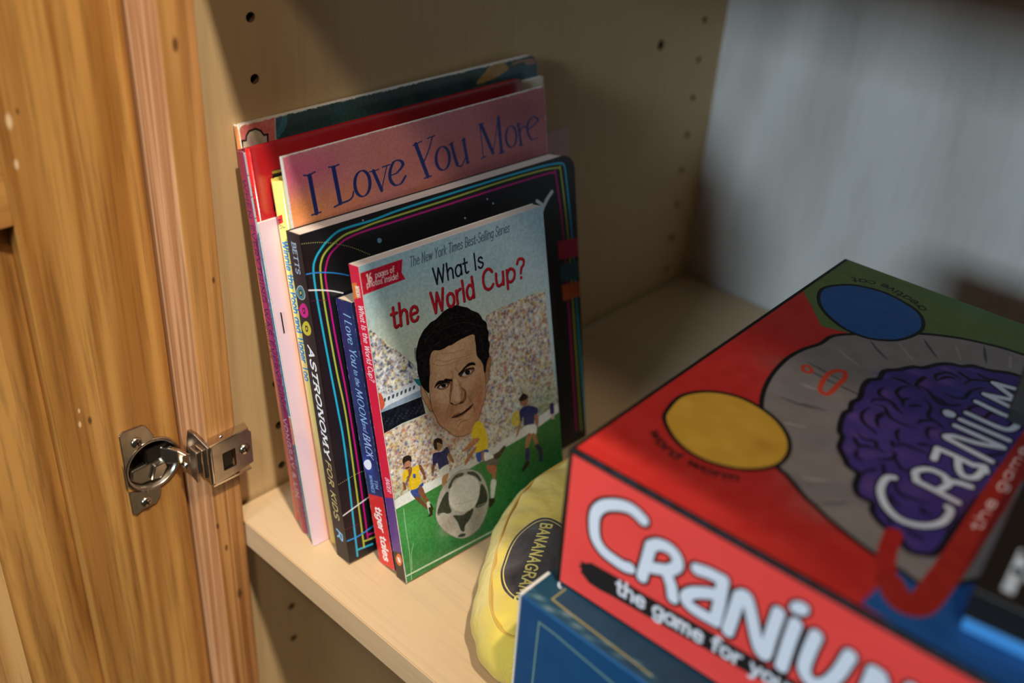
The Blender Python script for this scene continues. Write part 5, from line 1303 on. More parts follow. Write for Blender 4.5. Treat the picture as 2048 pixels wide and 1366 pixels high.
('B',(206,186,214),139.1,179.9,7,5,1.2,.4),
('B',(236,214,226),180.4,41.6,7,5,1.8,.4),
('B',(216,176,200),221.7,109.3,7,5,2.4,.4),
('B',(232,206,214),19,177,7,5,0,.4),
('B',(206,186,214),60.3,38.7,7,5,.6,.4),
('B',(236,214,226),101.6,106.4,7,5,1.2,.4),
('B',(216,176,200),142.9,174.1,7,5,1.8,.4),
('B',(232,206,214),184.2,35.8,7,5,2.4,.4),
('B',(206,186,214),225.5,103.5,7,5,0,.4),
('B',(236,214,226),22.8,171.2,7,5,.6,.4),
('B',(216,176,200),64.1,32.9,7,5,1.2,.4),
('B',(232,206,214),105.4,100.6,7,5,1.8,.4),
('B',(206,186,214),146.7,168.3,7,5,2.4,.4),
('B',(236,214,226),188,30,7,5,0,.4),
('B',(216,176,200),229.3,97.7,7,5,.6,.4),
('B',(232,206,214),26.6,165.4,7,5,1.2,.4),
('B',(206,186,214),67.9,27.1,7,5,1.8,.4),
('B',(236,214,226),109.2,94.8,7,5,2.4,.4),
('B',(216,176,200),150.5,162.5,7,5,0,.4),
('B',(232,206,214),191.8,24.2,7,5,.6,.4),
('B',(206,186,214),233.1,91.9,7,5,1.2,.4),
('B',(236,214,226),30.4,159.6,7,5,1.8,.4),
('B',(216,176,200),71.7,21.3,7,5,2.4,.4),
('B',(232,206,214),113,89,7,5,0,.4),
('B',(206,186,214),154.3,156.7,7,5,.6,.4),
('B',(236,214,226),195.6,18.4,7,5,1.2,.4),
('B',(216,176,200),236.9,86.1,7,5,1.8,.4),
('B',(232,206,214),34.2,153.8,7,5,2.4,.4),
('B',(206,186,214),75.5,15.5,7,5,0,.4),
('B',(236,214,226),116.8,83.2,7,5,.6,.4),
('B',(216,176,200),158.1,150.9,7,5,1.2,.4),
('B',(232,206,214),199.4,12.6,7,5,1.8,.4),
('B',(206,186,214),240.7,80.3,7,5,2.4,.4),
('B',(236,214,226),38,148,7,5,0,.4),
('B',(216,176,200),79.3,9.7,7,5,.6,.4),
('B',(232,206,214),120.6,77.4,7,5,1.2,.4),
('B',(206,186,214),161.9,145.1,7,5,1.8,.4),
('B',(236,214,226),203.2,6.8,7,5,2.4,.4),
('B',(216,176,200),.5,74.5,7,5,0,.4),
('B',(232,206,214),41.8,142.2,7,5,.6,.4),
('B',(206,186,214),83.1,3.9,7,5,1.2,.4),
('B',(236,214,226),124.4,71.6,7,5,1.8,.4),
('B',(216,176,200),165.7,139.3,7,5,2.4,.4),
('B',(232,206,214),207,1,7,5,0,.4),
('B',(206,186,214),4.3,68.7,7,5,.6,.4),
('B',(236,214,226),45.6,136.4,7,5,1.2,.4),
('B',(216,176,200),86.9,204.1,7,5,1.8,.4),
('B',(232,206,214),128.2,65.8,7,5,2.4,.4),
('B',(206,186,214),169.5,133.5,7,5,0,.4),
('B',(236,214,226),210.8,201.2,7,5,.6,.4),
('B',(216,176,200),8.1,62.9,7,5,1.2,.4),
('B',(232,206,214),49.4,130.6,7,5,1.8,.4),
('B',(206,186,214),90.7,198.3,7,5,2.4,.4),
('B',(236,214,226),132,60,7,5,0,.4),
('B',(216,176,200),173.3,127.7,7,5,.6,.4),
('B',(232,206,214),214.6,195.4,7,5,1.2,.4),
('B',(206,186,214),11.9,57.1,7,5,1.8,.4),
('B',(236,214,226),53.2,124.8,7,5,2.4,.4),
('B',(216,176,200),94.5,192.5,7,5,0,.4),
('B',(232,206,214),135.8,54.2,7,5,.6,.4),
('B',(206,186,214),177.1,121.9,7,5,1.2,.4),
('B',(236,214,226),218.4,189.6,7,5,1.8,.4),
('B',(216,176,200),15.7,51.3,7,5,2.4,.4),
('B',(232,166,130),11.5,10,2.6,14,0,.6),
('B',(232,166,130),11.5,34,2.6,14,0,.6),
('B',(232,166,130),11.5,58,2.6,14,0,.6),
('B',(232,166,130),11.5,82,2.6,14,0,.6),
('B',(232,166,130),11.5,106,2.6,14,0,.6),
('B',(232,166,130),11.5,130,2.6,14,0,.6),
('B',(232,166,130),11.5,154,2.6,14,0,.6),
('B',(232,166,130),11.5,178,2.6,14,0,.6),
('W',.5,20,.5)]),
'F_spine': (9.4,228.1,9,[
('G',(240,212,118),(236,206,112),(238,222,132),(226,216,112)),
('T',(50,130,190),'Winnie the Pooh and Tigger Too',3.95,194.81,3.95,110.71,4.14,.9,{}),
('P',(206,50,44),[(-2.89,207.28),(1.51,207.48),(7.34,210.07),(7.29,205.69),(2.36,203.06),(-2.12,203.47)],0,1),
('T',(30,26,60),'R',6.77,203.18,6.77,202.41,.94,.2,{}),
('S',(40,30,70),[(-2.05,205.21),(1.81,205.57),(6.22,207.2)],.5,0,1,1,0),
('S',(40,30,70),[(-1.53,204.07),(1.9,204.41),(5.33,205.72)],.45,0,1,1,0),
('S',(226,130,120),[(-1.95,206.46),(1.74,206.83),(5.02,208.2)],.4,0,1,1,0),
('O',(40,30,30),[(3.46,202.53),(5.02,203.7),(6.31,203.31),(5.42,202.16),(3.93,201.83)],.25)]),
'cran_front': (267,77.7,5,[
('F',(244,74,68)),
('P',(14,12,14),[(0,0),(267,0),(267,1.6),(0,1.6)],0,1),
('P',(14,12,14),[(0,0),(3.4,0),(2.6,78),(0,78)],0,1),
('P',(16,14,18),[(0,75.6),(267,75.2),(267,78),(0,78)],0,1),
('S',(20,14,16),[(41.77,62.73),(37.58,64.36),(33.13,64.46),(27.17,62.06),(21.34,57.76),(18.17,51.96),(18.1,45.05),(19.91,38.23),(24.42,34.11),(30.23,32.89),(35.85,32.61),(39.19,33.66)],8.4,1,1,1,0),
('S',(20,14,16),[(47.42,51.6),(46.84,43.95),(45.68,32.75)],8.4,0,1,1,0),
('S',(20,14,16),[(48.02,52.28),(51.23,55.04),(56.24,55.92),(60.16,53.76),(61.12,49.62),(58.02,45.11),(54.04,42.91),(49.14,40.57)],8.4,1,1,1,0),
('S',(20,14,16),[(56.53,43.62),(60.33,37.39),(61.96,31.77)],8.4,0,1,1,0),
('S',(20,14,16),[(70.18,53.84),(75.48,55.36),(82.22,55.94)],8.4,0,1,1,0),
('S',(20,14,16),[(82.22,55.94),(82.79,44.47),(82.7,33.17)],8.4,0,1,1,0),
('S',(20,14,16),[(81.79,47.6),(75.09,44.02),(69.93,40.19),(67.67,36.13),(69.57,33.52),(74.63,32.7),(82.7,33.17)],8.4,1,1,1,0),
('S',(20,14,16),[(88.95,32.18),(90.37,52.72)],8.4,0,1,1,0),
('S',(20,14,16),[(90.37,52.72),(92.35,54.59),(94.8,52.11),(102.1,35.46),(105.26,31.51),(106.43,33.4),(106.59,41.79),(107.33,56.03)],8.4,1,1,1,0),
('S',(20,14,16),[(114.85,55.54),(114.27,44.77),(113.89,30.92)],8.4,0,1,1,0),
('S',(20,14,16),[(123.53,55.61),(122.57,45),(122.84,36.22),(127.19,32.32),(132.34,35.96),(135.43,44.09),(137.55,55.61)],8.4,1,1,1,0),
('S',(20,14,16),[(146.62,35.41),(147.35,54.77),(149.76,54.57),(154.25,46.31),(161.33,40.19),(161.52,56.69),(169.02,45.78)],8.4,0,1,1,0),
('O',(20,14,16),[(110.98,61.44),(111.4,64.47),(113.48,66.59),(116.57,67.28),(118.33,65.85),(118.24,63.07),(116.2,60.94),(113.08,60.22)],2.6),
('S',(226,232,244),[(41.77,62.73),(37.58,64.36),(33.13,64.46),(27.17,62.06),(21.34,57.76),(18.17,51.96),(18.1,45.05),(19.91,38.23),(24.42,34.11),(30.23,32.89),(35.85,32.61),(39.19,33.66)],5.7,1,1,1,0),
('S',(226,232,244),[(47.42,51.6),(46.84,43.95),(45.68,32.75)],5.7,0,1,1,0),
('S',(226,232,244),[(48.02,52.28),(51.23,55.04),(56.24,55.92),(60.16,53.76),(61.12,49.62),(58.02,45.11),(54.04,42.91),(49.14,40.57)],5.7,1,1,1,0),
('S',(226,232,244),[(56.53,43.62),(60.33,37.39),(61.96,31.77)],5.7,0,1,1,0),
('S',(226,232,244),[(70.18,53.84),(75.48,55.36),(82.22,55.94)],5.7,0,1,1,0),
('S',(226,232,244),[(82.22,55.94),(82.79,44.47),(82.7,33.17)],5.7,0,1,1,0),
('S',(226,232,244),[(81.79,47.6),(75.09,44.02),(69.93,40.19),(67.67,36.13),(69.57,33.52),(74.63,32.7),(82.7,33.17)],5.7,1,1,1,0),
('S',(226,232,244),[(88.95,32.18),(90.37,52.72)],5.7,0,1,1,0),
('S',(226,232,244),[(90.37,52.72),(92.35,54.59),(94.8,52.11),(102.1,35.46),(105.26,31.51),(106.43,33.4),(106.59,41.79),(107.33,56.03)],5.7,1,1,1,0),
('S',(226,232,244),[(114.85,55.54),(114.27,44.77),(113.89,30.92)],5.7,0,1,1,0),
('S',(226,232,244),[(123.53,55.61),(122.57,45),(122.84,36.22),(127.19,32.32),(132.34,35.96),(135.43,44.09),(137.55,55.61)],5.7,1,1,1,0),
('S',(226,232,244),[(146.62,35.41),(147.35,54.77),(149.76,54.57),(154.25,46.31),(161.33,40.19),(161.52,56.69),(169.02,45.78)],5.7,0,1,1,0),
('P',(226,232,244),[(110.98,61.44),(111.4,64.47),(113.48,66.59),(116.57,67.28),(118.33,65.85),(118.24,63.07),(116.2,60.94),(113.08,60.22)],1,1),
('P',(28,22,22),[(12.46,17.08),(14.23,18.9),(13.34,20.61),(16.43,21.11),(19.1,23.21),(34.21,24.37),(48.94,24.37),(69.9,25.74),(86.58,26.6),(106.58,27.09),(125.4,28.39),(127.12,20.84),(104.62,17.44),(80.24,15.63),(63.14,14.04),(45.18,12.86),(31.18,11.82),(25.5,11),(19.61,11.15),(14.27,14.39),(14.5,16.66)],0,1),
('T',(226,228,236),'the game for your whole brain',33.99,15.69,184.02,21.33,8,1.75,{}),
('N',.01,20,3)]),
'cran_top': (267,267,4.5,[
('F',(196,42,36)),
('P',(92,110,58),[(-24.86,188.04),(-28.73,220.91),(-14.3,218.6),(-2.96,215.89),(28.47,180.77),(70.8,194.16),(196,192.65),(179.88,332.83),(-11.66,290.33),(-30.7,197.91)],0,1),
('B',(110,118,60),7.22,214.93,12,9,.3,.35),
('B',(74,104,66),18.6,216.82,12,9,.3,.35),
('B',(110,118,60),29.8,218.67,12,9,.3,.35),
('B',(74,104,66),40.81,220.49,12,9,.3,.35),
('B',(110,118,60),51.66,222.28,12,9,.3,.35),
('B',(74,104,66),62.32,224.05,12,9,.3,.35),
('B',(110,118,60),72.82,225.78,12,9,.3,.35),
('B',(74,104,66),83.16,227.49,12,9,.3,.35),
('B',(110,118,60),93.33,229.17,12,9,.3,.35),
('B',(74,104,66),103.35,230.83,12,9,.3,.35),
('B',(70,120,80),76.8,264.26,30,10,0,.5),
('P',(30,84,146),[(134.15,4.06),(135.09,15.67),(139.16,39.19),(145.66,71.52),(209.48,87.62),(227.06,16.27),(194.89,-3.71),(158.2,1.47)],0,1),
('S',(180,30,90),[(134.29,3.77),(135.28,14.4)],1,0,.8,1,0),
('B',(216,50,40),8.38,31.09,20,14,.3,.4),
('B',(176,34,32),55.14,35.97,30,14,.3,.5),
('P',(136,124,118),[(41.85,93.66),(36.34,107.52),(32.91,122.05),(31.47,138.24),(32.95,151.59),(36.46,163.38),(37.77,176.45),(47.32,189.33),(58.57,202.69),(70.73,214.26),(83.95,223.3),(98.19,229.37),(113.11,232.78),(140.09,233.22),(167.11,214.69),(168.49,111.77),(165.98,59.64),(152.35,34.16),(146.36,29.72),(137.62,31.53),(128.15,32.61),(117.93,34.72),(104.61,38.89),(94.26,43.33),(90.81,44.5),(77.93,52.11),(72.42,54.48),(61.58,65.49),(50.95,79.11)],1,1),
('B',(150,134,120),32.85,130.22,14,8,.2,.35),
('B',(118,110,108),49.38,114.42,14,8,.2,.35),
('B',(150,134,120),64.75,99.74,14,8,.2,.35),
('B',(118,110,108),79.05,86.07,14,8,.2,.35),
('B',(150,134,120),92.41,73.31,14,8,.2,.35),
('B',(118,110,108),104.91,61.37,14,8,.2,.35),
('B',(150,134,120),116.63,50.17,14,8,.2,.35),
('B',(118,110,108),76.12,153.93,14,8,.2,.35),
('B',(150,134,120),90.86,137.49,14,8,.2,.35),
('B',(118,110,108),104.56,122.2,14,8,.2,.35),
('B',(150,134,120),74.3,64.1,14,8,.2,.35),
('B',(118,110,108),87.49,52.37,14,8,.2,.35),
('B',(150,134,120),99.84,41.36,14,8,.2,.35),
('B',(118,110,108),55.37,144.2,14,8,.2,.35),
('B',(150,134,120),71,127.97,14,8,.2,.35),
('B',(118,110,108),85.52,112.89,14,8,.2,.35),
('O',(14,14,14),[(41.85,93.66),(36.34,107.52),(32.91,122.05),(31.47,138.24),(32.95,151.59),(36.46,163.38),(37.77,176.45),(47.32,189.33),(58.57,202.69),(70.73,214.26),(83.95,223.3),(98.19,229.37),(113.11,232.78),(140.09,233.22),(167.11,214.69),(168.49,111.77),(165.98,59.64),(152.35,34.16),(146.36,29.72),(137.62,31.53),(128.15,32.61),(117.93,34.72),(104.61,38.89),(94.26,43.33),(90.81,44.5),(77.93,52.11),(72.42,54.48),(61.58,65.49),(50.95,79.11)],2.3),
('S',(70,70,70),[(53.33,186.69),(61.24,179.69),(68.95,174.64)],1.6,1,.85,1,1),
('S',(60,62,62),[(73.13,209.52),(80.08,201.79),(85.86,196.05)],1.6,1,.85,1,1),
('S',(60,62,62),[(99.12,226.35),(102.98,217.32),(106.29,210.17)],1.6,1,.85,1,1),
('S',(160,150,140),[(65.24,195.32),(72.16,189.07),(78.45,184.01)],1.6,1,.85,1,1),
('S',(160,150,140),[(88.24,214.83),(91.7,209.72),(95.55,203.08)],1.6,1,.85,1,1),
('S',(160,150,140),[(112.98,225.72),(116.71,214.87)],1.6,1,.85,1,1),
('S',(160,150,140),[(45.17,165.94),(53.86,161.25),(61.66,158.07)],1.6,1,.85,1,1),
('S',(84,78,76),[(39.05,142.52),(51.57,140.4),(63.14,138.7)],1.6,1,.85,1,1),
('S',(170,158,146),[(47.02,121.86),(51.85,122.1),(56.33,122.96)],1.6,1,.85,1,1),
('S',(80,76,74),[(55.35,106.18),(61.56,108.11),(67.84,109.78)],1.6,1,.85,1,1),
('S',(176,160,140),[(82.38,55.32),(86.92,57.45),(92.6,62.82)],1.6,1,.85,1,1),
('S',(90,84,80),[(95.76,43.95),(101.75,49.98),(105.67,54.82)],1.6,1,.85,1,1),
('S',(80,74,72),[(45.59,103.89),(54.71,104.76),(63.4,107.08)],1.6,1,.85,1,1),
('S',(170,158,146),[(58.45,86.84),(66.52,89.89)],1.6,1,.85,1,1),
('S',(40,34,36),[(45.59,135.72),(57.11,134.34),(73.11,133.85)],.8,0,1,1,0),
('O',(206,66,40),[(59.75,121.82),(56.01,125.49),(53.16,138.07),(54.47,145.44),(57.77,147.7),(60.71,142.02),(61.16,132.77),(61.56,124.65)],2.6),
('O',(206,66,40),[(43,133.4),(40.8,136.76),(42.58,139.04),(45.89,136.44),(45.72,133.85)],2),
('P',(66,50,120),[(76.46,106.07),(74.39,114.16),(75.04,118.31),(72.97,124.99),(73.83,131.28),(70.47,142.53),(70.2,149.85),(73.07,154.77),(71.95,163.36),(76.77,170.4),(80.61,178.03),(84.79,181.22),(88.96,190.24),(93.22,195.32),(98.65,197.38),(102.25,202.19),(109.95,204.22),(120.08,209.86),(130.61,207.21),(142.48,188.1),(149.03,167.38),(143.29,151.7),(145.89,126.47),(143.9,95.88),(143.59,71.79),(144.25,51.5),(140.27,46.35),(134.88,44.56),(128.56,50.47),(121.82,51.28),(115.06,56.12),(112.54,61.57),(106.28,62.06),(102,67.47),(99.48,75.66),(94.05,77.48),(90.18,81.79),(84.97,87.26),(82.32,95.64),(79.58,98.5)],1,1),
('B',(106,70,136),78.78,115.26,2.48,3.72,.2,.85),
('B',(96,66,136),73.75,159.36,5.58,1.86,.2,.85),
('B',(104,72,142),83.92,173.94,5.58,1.61,.2,.85),
('B',(110,76,146),93.42,188.87,4.34,1.55,.2,.85),
('B',(110,70,136),91.66,166.54,3.72,4.34,.2,.85),
('B',(116,78,146),98.36,176.41,4.34,3.72,.2,.85),
('B',(108,72,140),81.24,144.46,3.1,4.34,.2,.85),
('B',(84,62,136),90.19,151.93,4.96,3.1,.2,.85),
('B',(96,66,130),85.45,117.03,4.34,5.58,.2,.85),
('B',(76,56,128),95.01,133.75,8.68,3.1,.2,.85),
('B',(66,48,118),104.04,119.55,6.2,5.58,.2,.85),
('B',(104,70,136),112.05,129.41,3.1,3.72,.2,.85),
('B',(88,62,130),108.22,103.26,6.82,4.96,.2,.85),
('B',(90,62,126),96.14,92.47,4.96,4.34,.2,.85),
('B',(104,70,132),88.38,89.18,2.48,4.34,.2,.85),
('B',(98,64,126),106.4,71.92,4.34,6.82,.2,.85),
('B',(86,58,122),121.16,82.63,6.2,4.34,.2,.85),
('B',(104,74,146),102.5,197.41,5.58,1.55,.2,.85),
('B',(60,60,136),109.97,187.58,5.58,1.86,.2,.85),
('B',(52,60,136),108.68,171.16,8.68,3.72,.2,.85),
('B',(100,68,136),122.84,162.5,6.2,3.1,.2,.85),
('B',(60,46,116),131.63,70.14,5.58,4.96,.2,.85),
('B',(60,48,120),141.63,61.04,6.2,3.72,.2,.85),
('B',(76,54,120),133.93,49.67,4.96,3.72,.2,.85),
('B',(106,74,142),85.7,132.86,4.96,1.86,.2,.85),
('B',(84,60,128),94.56,121.36,3.72,4.96,.2,.85),
('B',(100,66,130),86.19,102.85,4.96,2.48,.2,.85),
('O',(16,12,24),[(76.46,106.07),(74.39,114.16),(75.04,118.31),(72.97,124.99),(73.83,131.28),(70.47,142.53),(70.2,149.85),(73.07,154.77),(71.95,163.36),(76.77,170.4),(80.61,178.03),(84.79,181.22),(88.96,190.24),(93.22,195.32),(98.65,197.38),(102.25,202.19),(109.95,204.22),(120.08,209.86),(130.61,207.21),(142.48,188.1),(149.03,167.38),(143.29,151.7),(145.89,126.47),(143.9,95.88),(143.59,71.79),(144.25,51.5),(140.27,46.35),(134.88,44.56),(128.56,50.47),(121.82,51.28),(115.06,56.12),(112.54,61.57),(106.28,62.06),(102,67.47),(99.48,75.66),(94.05,77.48),(90.18,81.79),(84.97,87.26),(82.32,95.64),(79.58,98.5)],2.8),
('S',(18,12,28),[(78.44,148.97),(77.74,144.51),(79.71,141.03),(82.92,140.72)],1.9,1,1,1,1),
('S',(18,12,28),[(86.88,159.66),(84.26,155.04),(84.63,148.91),(88.68,144.89),(92.4,139.8)],1.9,1,1,1,1),
('S',(18,12,28),[(79.69,131.07),(79.32,135.17),(82.96,138.94),(86.65,139.18),(91.4,135.24),(96.04,133.09)],1.9,1,1,1,1),
('S',(18,12,28),[(80.48,131),(85.7,132.86),(90.44,127.3),(97.07,125.63),(105.1,127.21)],1.9,1,1,1,1),
('S',(18,12,28),[(81.08,128.07),(80.22,120.19),(83.97,113.81),(89.59,111.26),(92.62,109.45)],1.9,1,1,1,1),
('S',(18,12,28),[(88.91,125.72),(87.44,120.78),(91.07,114.44)],1.9,1,1,1,1),
('S',(18,12,28),[(98.08,121.65),(99.07,116.08),(102.99,110.42)],1.9,1,1,1,1),
('S',(18,12,28),[(84.65,104.54),(89.71,101.61),(94.64,103.47),(97.1,99.66),(102.43,98.88)],1.9,1,1,1,1),
('S',(18,12,28),[(101.5,105.73),(104.94,110.83),(110.27,111.56),(116.97,112.18)],1.9,1,1,1,1),
('S',(18,12,28),[(112.29,116.78),(109.63,116.43),(115.25,119.8)],1.9,1,1,1,1),
('S',(18,12,28),[(102.63,131.36),(103.16,135.3),(107.24,139.5)],1.9,1,1,1,1),
('S',(18,12,28),[(111.17,135.12),(108.14,132),(108.57,127.48),(111.93,122.78)],1.9,1,1,1,1),
('S',(18,12,28),[(86.77,167.18),(88.88,173.25),(88.46,163.2),(92.78,160.18)],1.9,1,1,1,1),
('S',(18,12,28),[(88.99,163.75),(94.9,162.39),(102.79,155.92),(108.5,158.26),(111.67,163.34)],1.9,1,1,1,1),
('S',(18,12,28),[(94.31,175.06),(97.01,181.76),(100.26,183.22)],1.9,1,1,1,1),
('S',(18,12,28),[(94.86,173.71),(92.11,178.59),(95.36,185.93),(102.44,185.5)],1.9,1,1,1,1),
('S',(18,12,28),[(100.74,166.61),(105.48,165.99),(110.21,169.08),(110.36,178.5),(114.19,186.26)],1.9,1,1,1,1),
('S',(18,12,28),[(105.62,181.12),(106.77,188.09),(112.47,193.08),(114.35,194.08)],1.9,1,1,1,1),
('S',(18,12,28),[(95.99,154.3),(101.72,149.45),(103.71,141.01),(109.74,138.68),(113.66,136.02)],1.9,1,1,1,1),
('S',(18,12,28),[(93.68,142.01),(96.01,145.31),(98.35,146.84)],1.9,1,1,1,1),
('S',(18,12,28),[(91.27,149.4),(89.72,145.97),(91.35,140.48)],1.9,1,1,1,1),
('S',(18,12,28),[(90.78,93.2),(92.71,96.74),(97.1,98.1)],1.9,1,1,1,1),
('S',(18,12,28),[(91.28,92.15),(93.27,86.47),(97.12,85.84)],1.9,1,1,1,1),
('S',(18,12,28),[(86.76,98.59),(90.77,94.75)],1.9,1,1,1,1),
('S',(18,12,28),[(99.99,91.8),(103.35,93.7),(105.77,97.69),(104.85,101.35),(101.48,102.57)],1.9,1,1,1,1),
('S',(18,12,28),[(104.83,99.8),(109.05,94.98),(112.75,92.8),(115.61,95.7)],1.9,1,1,1,1),
('S',(18,12,28),[(101.85,81.72),(100.41,75.88),(102.69,68.17)],1.9,1,1,1,1),
('S',(18,12,28),[(104.73,89.09),(107.94,83.51)],1.9,1,1,1,1),
('S',(18,12,28),[(103.74,83.64),(101.85,81.72)],1.9,1,1,1,1),
('S',(18,12,28),[(113.07,85.82),(114.3,79.92),(118.71,75.98),(123.63,76.82),(131.65,79.47)],1.9,1,1,1,1),
('S',(18,12,28),[(115.94,73.19),(117.62,69.4),(122.41,67.49)],1.9,1,1,1,1),
('S',(18,12,28),[(128.39,74.84),(130.4,71.54),(134.34,72.86)],1.9,1,1,1,1),
('S',(18,12,28),[(128.42,56.61),(134.22,54.88),(137.59,55.77)],1.9,1,1,1,1),
('S',(18,12,28),[(142.07,67.73),(145.51,63.68)],1.9,1,1,1,1),
('S',(18,12,28),[(115.58,59.29),(120.37,58.83),(124.88,53.06)],1.9,1,1,1,1),
('S',(18,12,28),[(116.14,157.33),(115.79,164.03),(119.51,169.67)],1.9,1,1,1,1),
('S',(18,12,28),[(123.7,158.19),(124.46,165.93),(129.6,169.49)],1.9,1,1,1,1),
('S',(18,12,28),[(105.78,196.85),(111.7,195.19),(116.58,198.35)],1.9,1,1,1,1),
('S',(18,12,28),[(128.73,103.16),(131.45,103.01)],1.9,1,1,1,1),
('S',(18,12,28),[(117.68,103.77),(120.48,103.62)],1.9,1,1,1,1),
('S',(18,12,28),[(99.74,190.52),(105.16,188.34)],1.9,1,1,1,1),
('S',(18,12,28),[(76.49,160.29),(81.41,161.57),(87.95,160.77)],1.9,1,1,1,1),
('S',(18,12,28),[(97.56,159.6),(102.29,159.02),(106.94,156.64)],1.9,1,1,1,1),
('S',(18,12,28),[(86.38,123.1),(87.34,127.55)],1.9,1,1,1,1),
('S',(18,12,28),[(100.04,109),(101.99,106.23)],1.9,1,1,1,1),
('S',(18,12,28),[(116.87,91.13),(121.31,87.01)],1.9,1,1,1,1),
('S',(18,12,28),[(136.08,131.68),(140.11,137.36)],1.9,1,1,1,1),
('S',(18,12,28),[(139.07,127.06),(144.53,126.58)],1.9,1,1,1,1),
('S',(16,12,20),[(111.89,84.62),(109.77,82.48),(109.91,76.89),(112.06,70.65),(117.46,63.85),(124.3,60.18),(130.33,61.07),(135.17,64.64),(138.46,70.5),(138.87,77.41),(137.84,81.67),(136.35,82.19)],5.4,1,1,1,0),
('S',(16,12,20),[(119.58,89.53),(129.02,89.17),(138.44,88.33)],5.4,0,1,1,0),
('S',(16,12,20),[(119.6,90.28),(116.98,94.88),(118.25,99.13),(121.81,102.01),(127.31,101.71),(130.76,98),(129.55,91.11)],5.4,1,1,1,0),
('S',(16,12,20),[(129.01,99.09),(133.87,101.86),(138.39,102.87)],5.4,0,1,1,0),
('S',(16,12,20),[(119.05,110.46),(117.16,119.39)],5.4,0,1,1,0),
('S',(16,12,20),[(117.16,119.39),(125,119.6),(133.35,118.97)],5.4,0,1,1,0),
('S',(16,12,20),[(133.35,118.97),(137.39,121.57),(139.26,118.25)],5.4,0,1,1,0),
('S',(16,12,20),[(126.4,119.5),(129.79,111.6),(133.5,107.99),(137.24,110.33),(137.97,115.47),(137.75,119.69)],5.4,1,1,1,0),
('S',(16,12,20),[(138.18,127.68),(117.44,130.05)],5.4,0,1,1,0),
('S',(16,12,20),[(117.44,130.05),(116.25,131.27),(119.26,134.36),(128.75,136.81),(136.79,141.05),(136.63,142.48),(116.29,142.9)],5.4,1,1,1,0),
('S',(16,12,20),[(116.21,149.61),(138.2,149.71)],5.4,0,1,1,0),
('S',(16,12,20),[(116.14,157.33),(130.56,156.75),(135.51,158.49),(137.02,164.24),(134.78,168.77),(127.59,169.16),(115.94,170.47)],5.4,1,1,1,0),
('S',(16,12,20),[(135.44,177.28),(116.42,180.14)],5.4,0,1,1,0),
('S',(16,12,20),[(116.42,180.14),(130.28,186.27),(115.94,193.82),(133.37,198.71)],5.4,0,1,1,0),
('O',(16,12,20),[(107.86,148.77),(107.13,151.52),(108.95,153.4),(112,153.04),(113.22,150.83),(112.41,148.27),(109.87,147.37)],2.2),
('S',(222,224,232),[(111.89,84.62),(109.77,82.48),(109.91,76.89),(112.06,70.65),(117.46,63.85),(124.3,60.18),(130.33,61.07),(135.17,64.64),(138.46,70.5),(138.87,77.41),(137.84,81.67),(136.35,82.19)],3.3,1,1,1,0),
('S',(222,224,232),[(119.58,89.53),(129.02,89.17),(138.44,88.33)],3.3,0,1,1,0),
('S',(222,224,232),[(119.6,90.28),(116.98,94.88),(118.25,99.13),(121.81,102.01),(127.31,101.71),(130.76,98),(129.55,91.11)],3.3,1,1,1,0),
('S',(222,224,232),[(129.01,99.09),(133.87,101.86),(138.39,102.87)],3.3,0,1,1,0),
('S',(222,224,232),[(119.05,110.46),(117.16,119.39)],3.3,0,1,1,0),
('S',(222,224,232),[(117.16,119.39),(125,119.6),(133.35,118.97)],3.3,0,1,1,0),
('S',(222,224,232),[(133.35,118.97),(137.39,121.57),(139.26,118.25)],3.3,0,1,1,0),
('S',(222,224,232),[(126.4,119.5),(129.79,111.6),(133.5,107.99),(137.24,110.33),(137.97,115.47),(137.75,119.69)],3.3,1,1,1,0),
('S',(222,224,232),[(138.18,127.68),(117.44,130.05)],3.3,0,1,1,0),
('S',(222,224,232),[(117.44,130.05),(116.25,131.27),(119.26,134.36),(128.75,136.81),(136.79,141.05),(136.63,142.48),(116.29,142.9)],3.3,1,1,1,0),
('S',(222,224,232),[(116.21,149.61),(138.2,149.71)],3.3,0,1,1,0),
('S',(222,224,232),[(116.14,157.33),(130.56,156.75),(135.51,158.49),(137.02,164.24),(134.78,168.77),(127.59,169.16),(115.94,170.47)],3.3,1,1,1,0),
('S',(222,224,232),[(135.44,177.28),(116.42,180.14)],3.3,0,1,1,0),
('S',(222,224,232),[(116.42,180.14),(130.28,186.27),(115.94,193.82),(133.37,198.71)],3.3,0,1,1,0),
('P',(222,224,232),[(107.86,148.77),(107.13,151.52),(108.95,153.4),(112,153.04),(113.22,150.83),(112.41,148.27),(109.87,147.37)],1,1),
('S',(176,34,28),[(127.17,49.68),(129.43,38.94),(133.69,27.63),(139.94,19.01),(145.42,17.25)],7.4,1,1,1,0),
('S',(164,36,26),[(137.59,22.52),(144.33,16.18),(148.86,16.43),(151.29,21.62),(151.5,36.27),(151.12,57.34),(149.79,82.46),(148.34,109.78),(147.12,144.1),(144.27,204.5)],11,1,1,1,0),
('B',(150,24,22),152.16,98.93,9,20,-.6,.3),
('T',(226,190,180),'the game for your whole brain',152.08,76.25,136.86,322.35,4.6,.9,{}),
('P',(214,160,52),[(17.17,48.49),(13.58,57.69),(12.21,68.51),(15.09,77.21),(21.24,84.3),(30.92,89.1),(42.05,89.4),(54.19,85.64),(64.14,78.16),(70.19,68.41),(71.69,57.48),(68.24,48.74),(61.33,41.35),(51.03,36.45),(39.94,35.57),(28.39,39.46)],1,1),
('B',(226,176,70),17.8,66.48,5,3,.3,.5),
('B',(226,176,70),29.17,78.27,5,3,.3,.5),
('B',(226,176,70),48.12,72,5,3,.3,.5),
('B',(226,176,70),37,46.28,5,3,.3,.5),
('B',(226,176,70),50.96,50.71,5,3,.3,.5),
